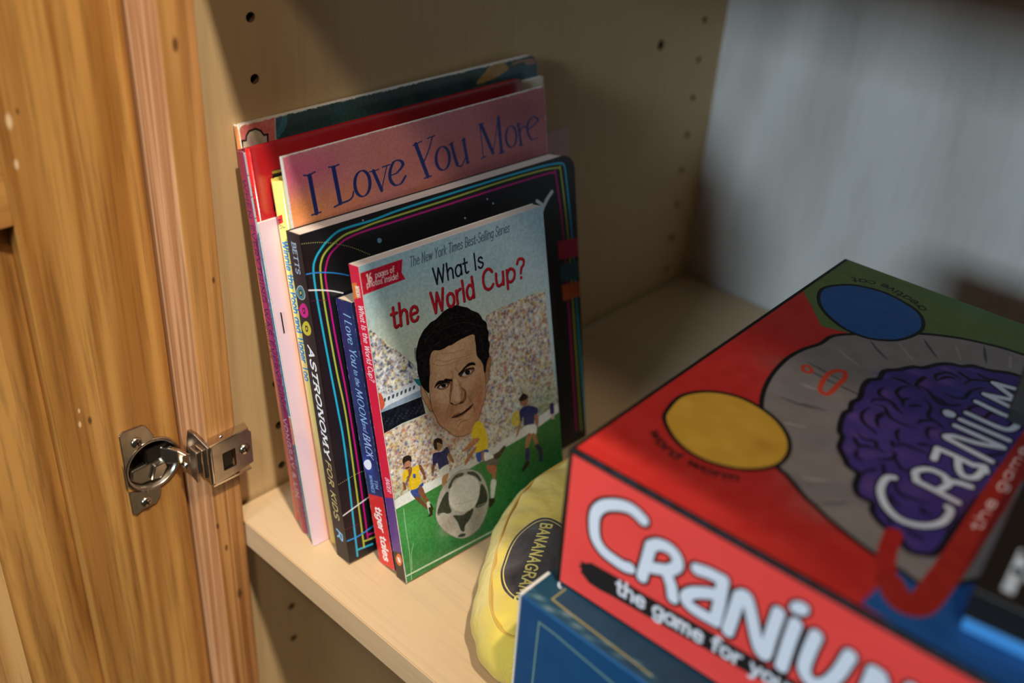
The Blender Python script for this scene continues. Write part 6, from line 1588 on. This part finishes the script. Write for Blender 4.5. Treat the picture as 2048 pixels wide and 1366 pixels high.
('B',(176,120,36),59.76,63.63,6,5,0,.4),
('O',(16,14,14),[(17.17,48.49),(13.58,57.69),(12.21,68.51),(15.09,77.21),(21.24,84.3),(30.92,89.1),(42.05,89.4),(54.19,85.64),(64.14,78.16),(70.19,68.41),(71.69,57.48),(68.24,48.74),(61.33,41.35),(51.03,36.45),(39.94,35.57),(28.39,39.46)],2),
('P',(30,84,142),[(11.16,211.35),(8.99,220.83),(12.2,229.69),(18.81,237.69),(27.37,241.61),(36.91,243.18),(48.01,240.87),(57.96,236.45),(64.63,228.92),(68.43,218.76),(67.87,208.93),(64.04,198.07),(57.08,190.68),(48.39,187.07),(37.4,187.97),(25.35,194.06),(16.69,202.01)],1,1),
('B',(44,104,166),34.24,220.93,7,5,.2,.5),
('O',(16,14,14),[(11.16,211.35),(8.99,220.83),(12.2,229.69),(18.81,237.69),(27.37,241.61),(36.91,243.18),(48.01,240.87),(57.96,236.45),(64.63,228.92),(68.43,218.76),(67.87,208.93),(64.04,198.07),(57.08,190.68),(48.39,187.07),(37.4,187.97),(25.35,194.06),(16.69,202.01)],2),
('A',(30,20,18),'word worm',[(17.44,36.3),(25,31.01),(34.2,27.8),(40.93,28.04),(50.37,28.37),(58.59,30.35),(65.57,34.2)],5.2,1.25),
('A',(24,24,20),'creative cat',[(62.26,240.57),(57.88,245.14),(51.2,248.19),(42.76,250.84),(32.46,253.09),(23.17,250.64),(14.25,246.17)],5.6,.95),
('P',(12,11,12),[(0,0),(2.4,0),(2.4,267),(0,267)],0,1),
('P',(14,12,14),[(0,0),(267,0),(267,2.6),(0,2.6)],0,1),
('B',(70,96,130),10,.6,2.5,.35,0,.7),
('B',(70,96,130),27.3,.6,2.5,.35,0,.7),
('B',(70,96,130),44.6,.6,2.5,.35,0,.7),
('B',(70,96,130),61.9,.6,2.5,.35,0,.7),
('B',(70,96,130),79.2,.6,2.5,.35,0,.7),
('B',(70,96,130),96.5,.6,2.5,.35,0,.7),
('B',(70,96,130),113.8,.6,2.5,.35,0,.7),
('B',(70,96,130),131.1,.6,2.5,.35,0,.7),
('B',(70,96,130),148.4,.6,2.5,.35,0,.7),
('B',(70,96,130),165.7,.6,2.5,.35,0,.7),
('B',(70,96,130),183,.6,2.5,.35,0,.7),
('B',(70,96,130),200.3,.6,2.5,.35,0,.7),
('B',(70,96,130),17.6,.6,2.5,.35,0,.7),
('B',(70,96,130),34.9,.6,2.5,.35,0,.7),
('B',(70,96,130),52.2,.6,2.5,.35,0,.7),
('B',(70,96,130),69.5,.6,2.5,.35,0,.7),
('B',(70,96,130),86.8,.6,2.5,.35,0,.7),
('B',(70,96,130),104.1,.6,2.5,.35,0,.7),
('B',(70,96,130),121.4,.6,2.5,.35,0,.7),
('B',(70,96,130),138.7,.6,2.5,.35,0,.7),
('B',(70,96,130),156,.6,2.5,.35,0,.7),
('B',(70,96,130),173.3,.6,2.5,.35,0,.7),
('B',(70,96,130),190.6,.6,2.5,.35,0,.7),
('B',(70,96,130),207.9,.6,2.5,.35,0,.7),
('B',(70,96,130),25.2,.6,2.5,.35,0,.7),
('B',(70,96,130),42.5,.6,2.5,.35,0,.7),
('B',(70,96,130),59.8,.6,2.5,.35,0,.7),
('B',(70,96,130),77.1,.6,2.5,.35,0,.7),
('B',(70,96,130),94.4,.6,2.5,.35,0,.7),
('B',(70,96,130),111.7,.6,2.5,.35,0,.7),
('B',(70,96,130),129,.6,2.5,.35,0,.7),
('B',(70,96,130),146.3,.6,2.5,.35,0,.7),
('B',(70,96,130),163.6,.6,2.5,.35,0,.7),
('B',(70,96,130),180.9,.6,2.5,.35,0,.7),
('B',(70,96,130),198.2,.6,2.5,.35,0,.7),
('B',(70,96,130),15.5,.6,2.5,.35,0,.7),
('B',(70,96,130),32.8,.6,2.5,.35,0,.7),
('B',(70,96,130),50.1,.6,2.5,.35,0,.7),
('B',(70,96,130),67.4,.6,2.5,.35,0,.7),
('B',(70,96,130),84.7,.6,2.5,.35,0,.7),
('N',.02,6,3)]),
'blue_front': (300,82.5,5,[
('F',(6,70,114)),
('N',.01,9,3),
('S',(130,160,130),[(12.5,.83),(12.2,31.47),(12.28,52.26),(12.53,72.8)],.75,0,1,1,0),
('S',(130,160,140),[(12.53,72.8),(22.02,72.53),(31.48,71.34),(57.22,68.21)],.9,0,1,1,0),
('B',(60,140,200),60,81.5,60,.8,0,.5),
('W',.8,21,.6)]),
'blue_top': (300,290,5,[
('F',(12,62,84)),
('N',.02,7,4),
('S',(166,150,80),[(12.97,17.04),(12.82,7.8)],.8,0,1,1,0),
('S',(166,150,80),[(12.82,7.8),(24.28,7.02),(50.67,5.81),(72.19,4.77)],.9,0,1,1,0),
('S',(226,230,236),[(8.14,18.29),(9.53,16.4),(10.95,16.11)],1,1,1,1,0),
('B',(150,160,160),0,1.5,3.5,1.2,.2,.45),
('B',(150,160,160),7.9,4.6,3.5,1.2,.2,.45),
('B',(150,160,160),15.8,2.7,3.5,1.2,.2,.45),
('B',(150,160,160),23.7,5.8,3.5,1.2,.2,.45),
('B',(150,160,160),31.6,3.9,3.5,1.2,.2,.45),
('B',(150,160,160),39.5,2,3.5,1.2,.2,.45),
('B',(150,160,160),47.4,5.1,3.5,1.2,.2,.45),
('B',(150,160,160),55.3,3.2,3.5,1.2,.2,.45),
('B',(150,160,160),63.2,6.3,3.5,1.2,.2,.45),
('B',(150,160,160),71.1,4.4,3.5,1.2,.2,.45),
('B',(150,160,160),79,2.5,3.5,1.2,.2,.45),
('B',(150,160,160),86.9,5.6,3.5,1.2,.2,.45),
('B',(150,160,160),94.8,3.7,3.5,1.2,.2,.45),
('B',(150,160,160),102.7,1.8,3.5,1.2,.2,.45),
('B',(150,160,160),110.6,4.9,3.5,1.2,.2,.45),
('B',(150,160,160),118.5,3,3.5,1.2,.2,.45),
('B',(150,160,160),126.4,6.1,3.5,1.2,.2,.45),
('B',(150,160,160),134.3,4.2,3.5,1.2,.2,.45),
('B',(150,160,160),142.2,2.3,3.5,1.2,.2,.45),
('B',(150,160,160),.1,5.4,3.5,1.2,.2,.45),
('B',(150,160,160),8,3.5,3.5,1.2,.2,.45),
('B',(150,160,160),15.9,1.6,3.5,1.2,.2,.45),
('B',(150,160,160),23.8,4.7,3.5,1.2,.2,.45),
('B',(150,160,160),31.7,2.8,3.5,1.2,.2,.45),
('W',1,22,.7)]),
'pouch': (110,220,6,[
('F',(238,208,86)),
('P',(50,38,38),[(43.22,86.86),(39.8,80.31),(39.92,68.63),(44.71,55.12),(51.54,42.52),(58.39,34.49),(66.27,29.87),(74.66,28.29),(81.54,33.47),(83.59,44.71),(81.01,58.74),(71.28,75.66),(59.52,87.75),(51.03,89.25)],1,1),
('O',(28,22,22),[(43.22,86.86),(39.8,80.31),(39.92,68.63),(44.71,55.12),(51.54,42.52),(58.39,34.49),(66.27,29.87),(74.66,28.29),(81.54,33.47),(83.59,44.71),(81.01,58.74),(71.28,75.66),(59.52,87.75),(51.03,89.25)],.5),
('O',(230,206,110),[(44.41,85.54),(41.23,79.05),(41.43,68.16),(45.84,55.32),(52.5,43.15),(59.03,35.55),(66.02,31.45),(73.13,29.91),(79.73,34.78),(81.7,45.45),(79.81,58.41),(70.36,74.68),(59.54,85.65),(51.73,87.42)],.75),
('S',(70,58,56),[(36.6,65.04),(70.87,32.96)],.15,0,.35,1,0),
('S',(70,58,56),[(37.16,65.44),(71.05,33.7)],.15,0,.35,1,0),
('S',(70,58,56),[(37.73,65.84),(71.23,34.44)],.15,0,.35,1,0),
('S',(70,58,56),[(38.29,66.24),(71.41,35.18)],.15,0,.35,1,0),
('S',(70,58,56),[(38.85,66.63),(71.59,35.93)],.15,0,.35,1,0),
('S',(70,58,56),[(39.42,67.03),(71.77,36.67)],.15,0,.35,1,0),
('S',(70,58,56),[(39.98,67.43),(71.95,37.42)],.15,0,.35,1,0),
('S',(70,58,56),[(40.54,67.83),(72.13,38.17)],.15,0,.35,1,0),
('S',(70,58,56),[(41.1,68.23),(72.3,38.91)],.15,0,.35,1,0),
('S',(70,58,56),[(41.66,68.62),(72.49,39.66)],.15,0,.35,1,0),
('S',(70,58,56),[(42.23,69.02),(72.67,40.41)],.15,0,.35,1,0),
('S',(70,58,56),[(42.79,69.42),(72.85,41.16)],.15,0,.35,1,0),
('S',(70,58,56),[(43.35,69.82),(73.03,41.91)],.15,0,.35,1,0),
('S',(70,58,56),[(43.91,70.21),(73.21,42.67)],.15,0,.35,1,0),
('S',(70,58,56),[(44.47,70.61),(73.39,43.42)],.15,0,.35,1,0),
('S',(70,58,56),[(45.03,71.01),(73.57,44.18)],.15,0,.35,1,0),
('S',(70,58,56),[(45.6,71.4),(73.75,44.93)],.15,0,.35,1,0),
('S',(70,58,56),[(46.16,71.8),(73.93,45.69)],.15,0,.35,1,0),
('S',(70,58,56),[(46.72,72.2),(74.12,46.45)],.15,0,.35,1,0),
('S',(70,58,56),[(47.28,72.59),(74.3,47.2)],.15,0,.35,1,0),
('S',(70,58,56),[(47.84,72.99),(74.48,47.96)],.15,0,.35,1,0),
('S',(70,58,56),[(48.4,73.39),(74.67,48.72)],.15,0,.35,1,0),
('S',(70,58,56),[(48.96,73.78),(74.85,49.49)],.15,0,.35,1,0),
('S',(70,58,56),[(49.52,74.18),(75.03,50.25)],.15,0,.35,1,0),
('S',(70,58,56),[(50.08,74.58),(75.22,51.01)],.15,0,.35,1,0),
('S',(70,58,56),[(50.64,74.97),(75.4,51.78)],.15,0,.35,1,0),
('S',(70,58,56),[(51.2,75.37),(75.58,52.54)],.15,0,.35,1,0),
('S',(70,58,56),[(51.76,75.77),(75.77,53.31)],.15,0,.35,1,0),
('S',(70,58,56),[(52.32,76.16),(75.95,54.08)],.15,0,.35,1,0),
('S',(70,58,56),[(52.88,76.56),(76.14,54.85)],.15,0,.35,1,0),
('S',(70,58,56),[(53.44,76.95),(76.32,55.62)],.15,0,.35,1,0),
('S',(70,58,56),[(54,77.35),(76.51,56.39)],.15,0,.35,1,0),
('S',(70,58,56),[(54.56,77.75),(76.7,57.16)],.15,0,.35,1,0),
('S',(70,58,56),[(55.12,78.14),(76.88,57.94)],.15,0,.35,1,0),
('S',(70,58,56),[(55.68,78.54),(77.07,58.71)],.15,0,.35,1,0),
('S',(70,58,56),[(56.24,78.93),(77.25,59.49)],.15,0,.35,1,0),
('S',(70,58,56),[(56.8,79.33),(77.44,60.26)],.15,0,.35,1,0),
('S',(70,58,56),[(57.36,79.72),(77.63,61.04)],.15,0,.35,1,0),
('S',(70,58,56),[(57.91,80.12),(77.82,61.82)],.15,0,.35,1,0),
('S',(70,58,56),[(58.47,80.51),(78,62.6)],.15,0,.35,1,0),
('T',(232,214,110),'BANANAGRAMS',44.52,82.18,75.24,26.75,6.2,1.3,{})])}
def ink(key, rough=0.32, coat=0.2):
    w, h, ppm, ops = ART[key]
    return print_mat('print_'+key, run_art(key, w, h, ppm, ops), rough, coat)
def make_book(key, name, label, hard, cover, spine, edge=None, corners=(0, 0, 0, 0), bulge=0.0, pages='pages', back=None, group='books leaning in a row on the shelf', page_in=None, badge=None):
    b = BOOKS[key]; W, H, T = b['W'], b['H'], b['T']
    t = thing(name, label, 'book', book_matrix(b['o'], b['yaw'], b['lean']), group)
    c = 0.0016 if hard else 0.00035
    if T < 0.0035: c = min(c, 0.0006)
    edge = edge or MAT['white_core']
    ol = rounded_rect(0.0003, W, 0, H, *corners)
    cover_board('front_cover', ol, 0, c, cover, edge, t, W, H)
    cover_board('back_cover', ol, T-c, T, back or edge, edge, t, W, H)
    if spine: spine_part(T, H, spine, edge, t, bulge)
    ins = page_in if page_in is not None else (0.003 if hard else 0.0004)
    r = corners[2]
    bm = bmesh.new()
    bx = rounded_rect(0.0008, W-ins, ins, H-ins, 0, 0, max(0, r-ins), 0)
    vs0 = [bm.verts.new((x, c+0.00005, z)) for x, z in bx]; vs1 = [bm.verts.new((x, T-c-0.00005, z)) for x, z in bx]
    bm.faces.new(vs0); bm.faces.new(vs1[::-1])
    for k in range(len(bx)): bm.faces.new((vs0[k], vs1[k], vs1[(k+1) % len(bx)], vs0[(k+1) % len(bx)]))
    bm_link('page_block', bm, MAT[pages], t)
    return t
MAT_BE = plain('maroon_cover', (118, 40, 60), 0.4); MAT_B = MAT_BE
MAT_C = plain('sand_cover', (206, 196, 170), 0.5); MAT_DE = plain('red_laminate', (190, 30, 34), 0.25, coat=0.4)
MAT_FE = plain('yellow_laminate', (222, 208, 104), 0.25, coat=0.4); MAT_F = plain('green_yellow_cover', (206, 206, 84), 0.25, coat=0.4)
MAT_GE = plain('black_cover', (30, 28, 34), 0.4); MAT_IE = plain('navy_cover', (34, 36, 72), 0.35)
MAT_BLUE = plain('blue_box_wrap', (14, 60, 100), 0.4, noise=0.08, nscale=60); MAT_BLACK = plain('black_box_wrap', (24, 22, 24), 0.4, noise=0.1, nscale=90)
MAT_BROWN = plain('dark_brown_box_wrap', (46, 38, 30), 0.5, noise=0.1, nscale=50)

make_book('A', 'board_book', 'worn pink and dark green board book with rubbed white corner, tallest, against the side panel', True, ink('A_cover'), ink('A_spine'), corners=(0.004, 0.004, 0.007, 0.003), bulge=0.0008, page_in=0.0012)
make_book('B', 'picture_book', 'slim maroon-purple picture book spine with dark capital lettering, second from the panel', True, MAT_B, ink('B_spine'), edge=MAT_BE, bulge=0.0008)
make_book('C', 'thin_picture_book', 'thin picture book with white and sea-blue spine between maroon spine and pink booklet', False, MAT_C, ink('C_spine'))
make_book('D', 'red_picture_book', 'glossy red hardcover picture book with author name on spine, top edge above the pink-orange book', True, ink('D_cover', 0.2, 0.5), ink('D_spine', 0.2, 0.5), edge=MAT_DE, bulge=0.0016, corners=(0, 0, 0.003, 0))
eb = make_book('E', 'stapled_booklet', 'pale pink stapled booklet with blank marbled cover and one dark staple', False, ink('E_cover', 0.6, 0.0), None)
for z in (0.1475,):
    s = tube('staple', MAT['dark_metal'], [(0.0042, 0.0004, z-0.0062), (0.0042, -0.0004, z-0.006), (0.0042, -0.0005, z+0.006), (0.0042, 0.0004, z+0.0062)], 0.00035, eb, 8)
make_book('F', 'yellow_storybook', 'yellow laminated storybook with puffy spine and blue title lettering', True, MAT_F, ink('F_spine', 0.22, 0.5), edge=MAT_FE, bulge=0.0022, corners=(0.002, 0.002, 0.002, 0.002))
make_book('H', 'pink_paperback', 'thin pink and orange picture paperback with large dark blue serif title', False, ink('H_cover', 0.4, 0.1), MAT['white_core'])
make_book('G', 'black_paperback', 'wide black paperback with cyan, green and magenta track lines and white italic spine title', False, ink('G_cover', 0.38, 0.15), ink('G_spine', 0.45, 0.05), corners=(0, 0, 0.011, 0), edge=MAT_GE, page_in=0.0006)
make_book('I', 'navy_paperback', 'small navy blue paperback with script spine title and red publisher block', False, ink('I_cover', 0.35, 0.2), ink('I_spine', 0.35, 0.2), pages='pages_cream', edge=MAT_IE)
make_book('J', 'football_paperback', 'front paperback with soccer cover, big portrait head, ball and red-purple spine', False, ink('J_cover', 0.27, 0.35), ink('J_spine', 0.35, 0.2))

# ------------------------------------------------------------------ game boxes
def box_matrix(x, y, z, yaw):
    return Matrix.Translation((x, y, z)) @ Matrix.Rotation(yaw, 4, 'Z')
def uvbox(name, dims, mats, parent, r=0.0012):
    """box with rounded edges; mats: dict face-> material index for 'front','top'; uv per face in 0..1"""
    w, d, z0, z1 = dims
    bm = bmesh.new(); bm_box(bm, 0, w, 0, d, z0, z1, r, 3)
    bmesh.ops.recalc_face_normals(bm, faces=bm.faces)
    uvl = bm.loops.layers.uv.new('UVMap')
    for f in bm.faces:
        n = f.normal
        if n.z > 0.75: f.material_index = 1
        elif n.y < -0.75: f.material_index = 2
        else: f.material_index = 0
        for l in f.loops:
            c = l.vert.co
            l[uvl].uv = (c.x/w, c.y/d) if f.material_index == 1 else (c.x/w, (c.z-z0)/(z1-z0))
    me = bpy.data.meshes.new(name); bm.to_mesh(me); bm.free()
    for m in mats: me.materials.append(m)
    o = bpy.data.objects.new(name, me); col.objects.link(o); o.parent = parent
    return o
bx = thing('game_box', 'deep blue game box with thin gold border lines and scuffed edges under the red box', 'box', box_matrix(0.2368, 0.0080, 0.0002, 0.012), 'stacked game boxes')
uvbox('lid', (0.30, 0.29, 0.012, 0.0945), [MAT_BLUE, ink('blue_top', 0.6, 0.0), ink('blue_front', 0.5, 0.05)], bx, 0.0014)
box('tray', MAT_BLUE, (0.0015, 0.2985, 0.0015, 0.2885, 0.0, 0.0125), bx)
bw = box('worn_edge', MAT['white_core'], (-0.0005, 0.0004, -0.0003, 0.0012, 0.012, 0.0935), bx, bevel=0.0003)
bw = box('worn_edge', MAT['white_core'], (-0.0003, 0.0014, 0.0, 0.020, 0.0934, 0.0947), bx, bevel=0.0003)
cx_ = thing('game_box', 'red game box with large white title on its side and purple brain on lid', 'box', box_matrix(0.2418, 0.0260, 0.0949, 0.0399), 'stacked game boxes')
uvbox('lid', (0.267, 0.267, 0.0, 0.0777), [MAT_BLACK, ink('cran_top', 0.5, 0.03), ink('cran_front', 0.5, 0.05)], cx_, 0.0010)
box('tray', MAT_BLACK, (0.002, 0.265, 0.002, 0.265, 0.0004, 0.01), cx_)
MAT_BLUE2 = plain('bright_blue_box_base', (70, 150, 220), 0.35)
MAT_BROWN = plain('dark_brown_lid', (34, 27, 20), 0.5); MAT_BLACK2 = plain('black_lid_side', (10, 10, 11), 0.5)
b2 = thing('game_box', 'dark brown game box with white lettering, lying on the red box at the right edge', 'box', box_matrix(0.4072, 0.0500, 0.1730, 0.14), 'stacked game boxes')
box('tray', MAT_BLUE2, (0.0, 0.20, 0.0, 0.145, 0.0, 0.0062), b2, bevel=0.0006)
lid = box('lid', [MAT_BLACK2, MAT_BROWN], (-0.0008, 0.2008, -0.0008, 0.1458, 0.0062, 0.0200), b2, bevel=0.0008)
for p in lid.data.polygons:
    if p.normal.z > 0.5: p.material_index = 1
# white letter printed on the lid of the brown box
bmr = bmesh.new()
def letter_bar(p, q, w):
    p = Vector(p); q = Vector(q); dd = (q-p).normalized(); nn = Vector((-dd.y, dd.x, 0))*w/2; dd = dd*w*0.3
    v = [bmr.verts.new(c+Vector((0, 0, 0.0202))) for c in (p-dd-nn, q+dd-nn, q+dd+nn, p-dd+nn)]
    bmr.faces.new(v)
for a_, b_ in (((0.0095, 0.006, 0), (0.0095, 0.030, 0)), ((0.0095, 0.030, 0), (0.019, 0.029, 0)), ((0.019, 0.029, 0), (0.020, 0.020, 0)), ((0.020, 0.020, 0), (0.0095, 0.018, 0)), ((0.014, 0.018, 0), (0.022, 0.006, 0))): letter_bar(a_, b_, 0.0042)
bm_link('lettering', bmr, plain('white_ink', (226, 232, 240), 0.5), b2)
b3 = thing('game_box', 'small dark brown box standing behind the white-lettered box at the right edge', 'box', box_matrix(0.3665, 0.1940, 0.1730, 0.12), 'stacked game boxes')
box('tray', MAT_BLACK2, (0.0008, 0.1192, 0.0008, 0.0792, 0.0, 0.012), b3, bevel=0.0006)
box('lid', MAT_BROWN, (0.0, 0.12, 0.0, 0.08, 0.006, 0.033), b3, bevel=0.001)


# ------------------------------------------------------------------ the yellow cloth pouch
def pouch():
    t = thing('cloth_pouch', 'yellow cotton drawstring pouch with black oval woven label, between football book and blue box', 'pouch', Matrix.Translation((0.185, 0.10, 0)))
    Minv = Matrix.Translation((-0.185, -0.10, 0))
    # plan outline at mid height, counter-clockwise from the front tip
    out = np.array([(.2235, .0185), (.2075, .0175), (.1905, .0270), (.1765, .0415), (.1600, .0640), (.1445, .0900), (.1340, .1180), (.1320, .1450), (.1345, .1750), (.1450, .2050), (.1650, .2250), (.1900, .2300), (.2120, .2200), (.2280, .1950), (.2340, .1600), (.2345, .1200), (.2345, .0800), (.2330, .0500), (.2310, .0280)])
    P = catmull(out, True, 10); c = np.array([.190, .115]); n = len(P)
    tan = np.roll(P, -1, 0)-np.roll(P, 1, 0); tan /= np.hypot(*tan.T)[:, None]; nrm = np.stack([tan[:, 1], -tan[:, 0]], 1)
    if ((P-c)*nrm).sum() < 0: nrm = -nrm
    arc = np.r_[0, np.cumsum(np.hypot(*np.diff(P, axis=0).T))]
    def wr(i, k): # gathers and folds of the cloth
        s = arc[i]*1000
        return 0.0004*math.sin(s/5.3+k)+0.0003*math.sin(s/2.9+1.7*k)+0.0006*math.sin(s/13.0+0.6*k)
    # side gusset rings (inset, z)
    prof = [(.020, .0006), (.011, .0012), (.0045, .0055), (.0008, .012), (.0, .019), (.0012, .0255), (.0042, .0320), (.0078, .0368), (.0092, .0378)]
    V = []; F = []
    for k, (ins, z) in enumerate(prof):
        for i in range(n):
            w_ = wr(i, k*0.5)*(1 if 1 < k < len(prof)-1 else 0.25)
            q = P[i]-nrm[i]*(ins+w_); V.append((q[0], q[1], z+(0.6*w_ if k > 2 else 0)))
    for k in range(len(prof)-1):
        for i in range(n):
            j = (i+1) % n; F.append((k*n+i, k*n+j, (k+1)*n+j, (k+1)*n+i))
    F.append(tuple(range(n))[::-1])
    g = link_mesh('side_gusset', V, F, MAT['cloth'], t, smooth=True); g.matrix_parent_inverse = Minv
    # top face
    prof2 = [(.0092, .0376), (.0104, .0386), (.013, .0402), (.018, .0418), (.025, .0432), (.034, .0442)]
    V = []; F = []; ctr = []
    for k, (ins, z) in enumerate(prof2):
        for i in range(n):
            w_ = wr(i, 3+k*0.4)*max(0, 1-k*0.2)
            q = P[i]-nrm[i]*ins
            # keep inner rings inside
            q = q if k < 4 else (P[i]-nrm[i]*.018)*(1-(k-3)*0.24)+c*((k-3)*0.24)
            V.append((q[0], q[1], z+w_*1.2+(0.0011*math.sin(arc[i]*1000/4.1)*max(0, 1-abs(k-1.5)/2.5))))
    V.append((c[0], c[1], .0445))
    for k in range(len(prof2)-1):
        for i in range(n):
            j = (i+1) % n; F.append((k*n+i, k*n+j, (k+1)*n+j, (k+1)*n+i))
    L = len(prof2)-1
    for i in range(n): F.append((L*n+i, L*n+(i+1) % n, len(V)-1))
    uvs = [((v[0]-PX0)/PXW, (v[1]-PY0)/PYW) for v in V]
    tp = link_mesh('top_panel', V, F, [MAT['cloth_print']], t, uvs, smooth=True); tp.matrix_parent_inverse = Minv
    # raised stitched seam between the two
    pts = [(P[i][0]-nrm[i][0]*.0090, P[i][1]-nrm[i][1]*.0090, .0380+wr(i, 4)*0.3) for i in range(0, n, 2)]
    s = tube('seam', MAT['cloth_seam'], pts, 0.0007, t, 8, closed=True); s.matrix_parent_inverse = Minv
PX0, PY0, PXW, PYW = 0.130, 0.015, 0.110, 0.220
def cloth_mat(name, img=None, rgb=(236, 206, 84)):
    m, nt, b = new_mat(name); N = nt.nodes; L = nt.links
    b.inputs['Roughness'].default_value = 0.9; b.inputs['Sheen Weight'].default_value = 0.25
    tc = N.new('ShaderNodeTexCoord'); mp = N.new('ShaderNodeMapping'); mp.inputs['Rotation'].default_value = (0, 0, 0.6)
    L.new(tc.outputs['Object'], mp.inputs['Vector'])
    w = N.new('ShaderNodeTexWave'); w.inputs['Scale'].default_value = 420; w.inputs['Distortion'].default_value = 0.6
    L.new(mp.outputs[0], w.inputs['Vector'])
    n = N.new('ShaderNodeTexNoise'); n.inputs['Scale'].default_value = 60; L.new(tc.outputs['Object'], n.inputs['Vector'])
    r = N.new('ShaderNodeValToRGB'); c = s2l(rgb)
    r.color_ramp.elements[0].color = tuple(x*0.80 for x in c[:3])+(1,); r.color_ramp.elements[1].color = c
    mx = N.new('ShaderNodeMix'); mx.data_type = 'FLOAT'; mx.inputs[0].default_value = 0.55
    L.new(w.outputs['Fac'], mx.inputs[2]); L.new(n.outputs['Fac'], mx.inputs[3]); L.new(mx.outputs[0], r.inputs['Fac'])
    if img:
        t = N.new('ShaderNodeTexImage'); t.image = img; uv = N.new('ShaderNodeUVMap'); uv.uv_map = 'UVMap'; L.new(uv.outputs[0], t.inputs[0])
        r.color_ramp.elements[0].color = (0.80, 0.78, 0.72, 1); r.color_ramp.elements[1].color = (1, 1, 1, 1)
        mu = N.new('ShaderNodeMix'); mu.data_type = 'RGBA'; mu.blend_type = 'MULTIPLY'; mu.inputs[0].default_value = 1.0
        L.new(r.outputs['Color'], mu.inputs[6]); L.new(t.outputs[0], mu.inputs[7]); L.new(mu.outputs[2], b.inputs['Base Color'])
    else: L.new(r.outputs['Color'], b.inputs['Base Color'])
    bp = N.new('ShaderNodeBump'); bp.inputs['Strength'].default_value = 0.5; bp.inputs['Distance'].default_value = 0.0004
    L.new(w.outputs['Fac'], bp.inputs['Height'])
    n2 = N.new('ShaderNodeTexNoise'); n2.inputs['Scale'].default_value = 38; n2.inputs['Detail'].default_value = 3; L.new(tc.outputs['Object'], n2.inputs['Vector'])
    b2 = N.new('ShaderNodeBump'); b2.inputs['Strength'].default_value = 0.7; b2.inputs['Distance'].default_value = 0.0045
    L.new(n2.outputs['Fac'], b2.inputs['Height']); L.new(bp.outputs['Normal'], b2.inputs['Normal'])
    L.new(b2.outputs['Normal'], b.inputs['Normal'])
    return m
MAT['cloth'] = cloth_mat('yellow_cotton'); MAT['cloth_seam'] = cloth_mat('yellow_seam', None, (226, 178, 62))
w_, h_, p_, ops_ = ART['pouch']
MAT['cloth_print'] = cloth_mat('yellow_cotton_label', run_art('pouch', w_, h_, p_, ops_))
pouch()
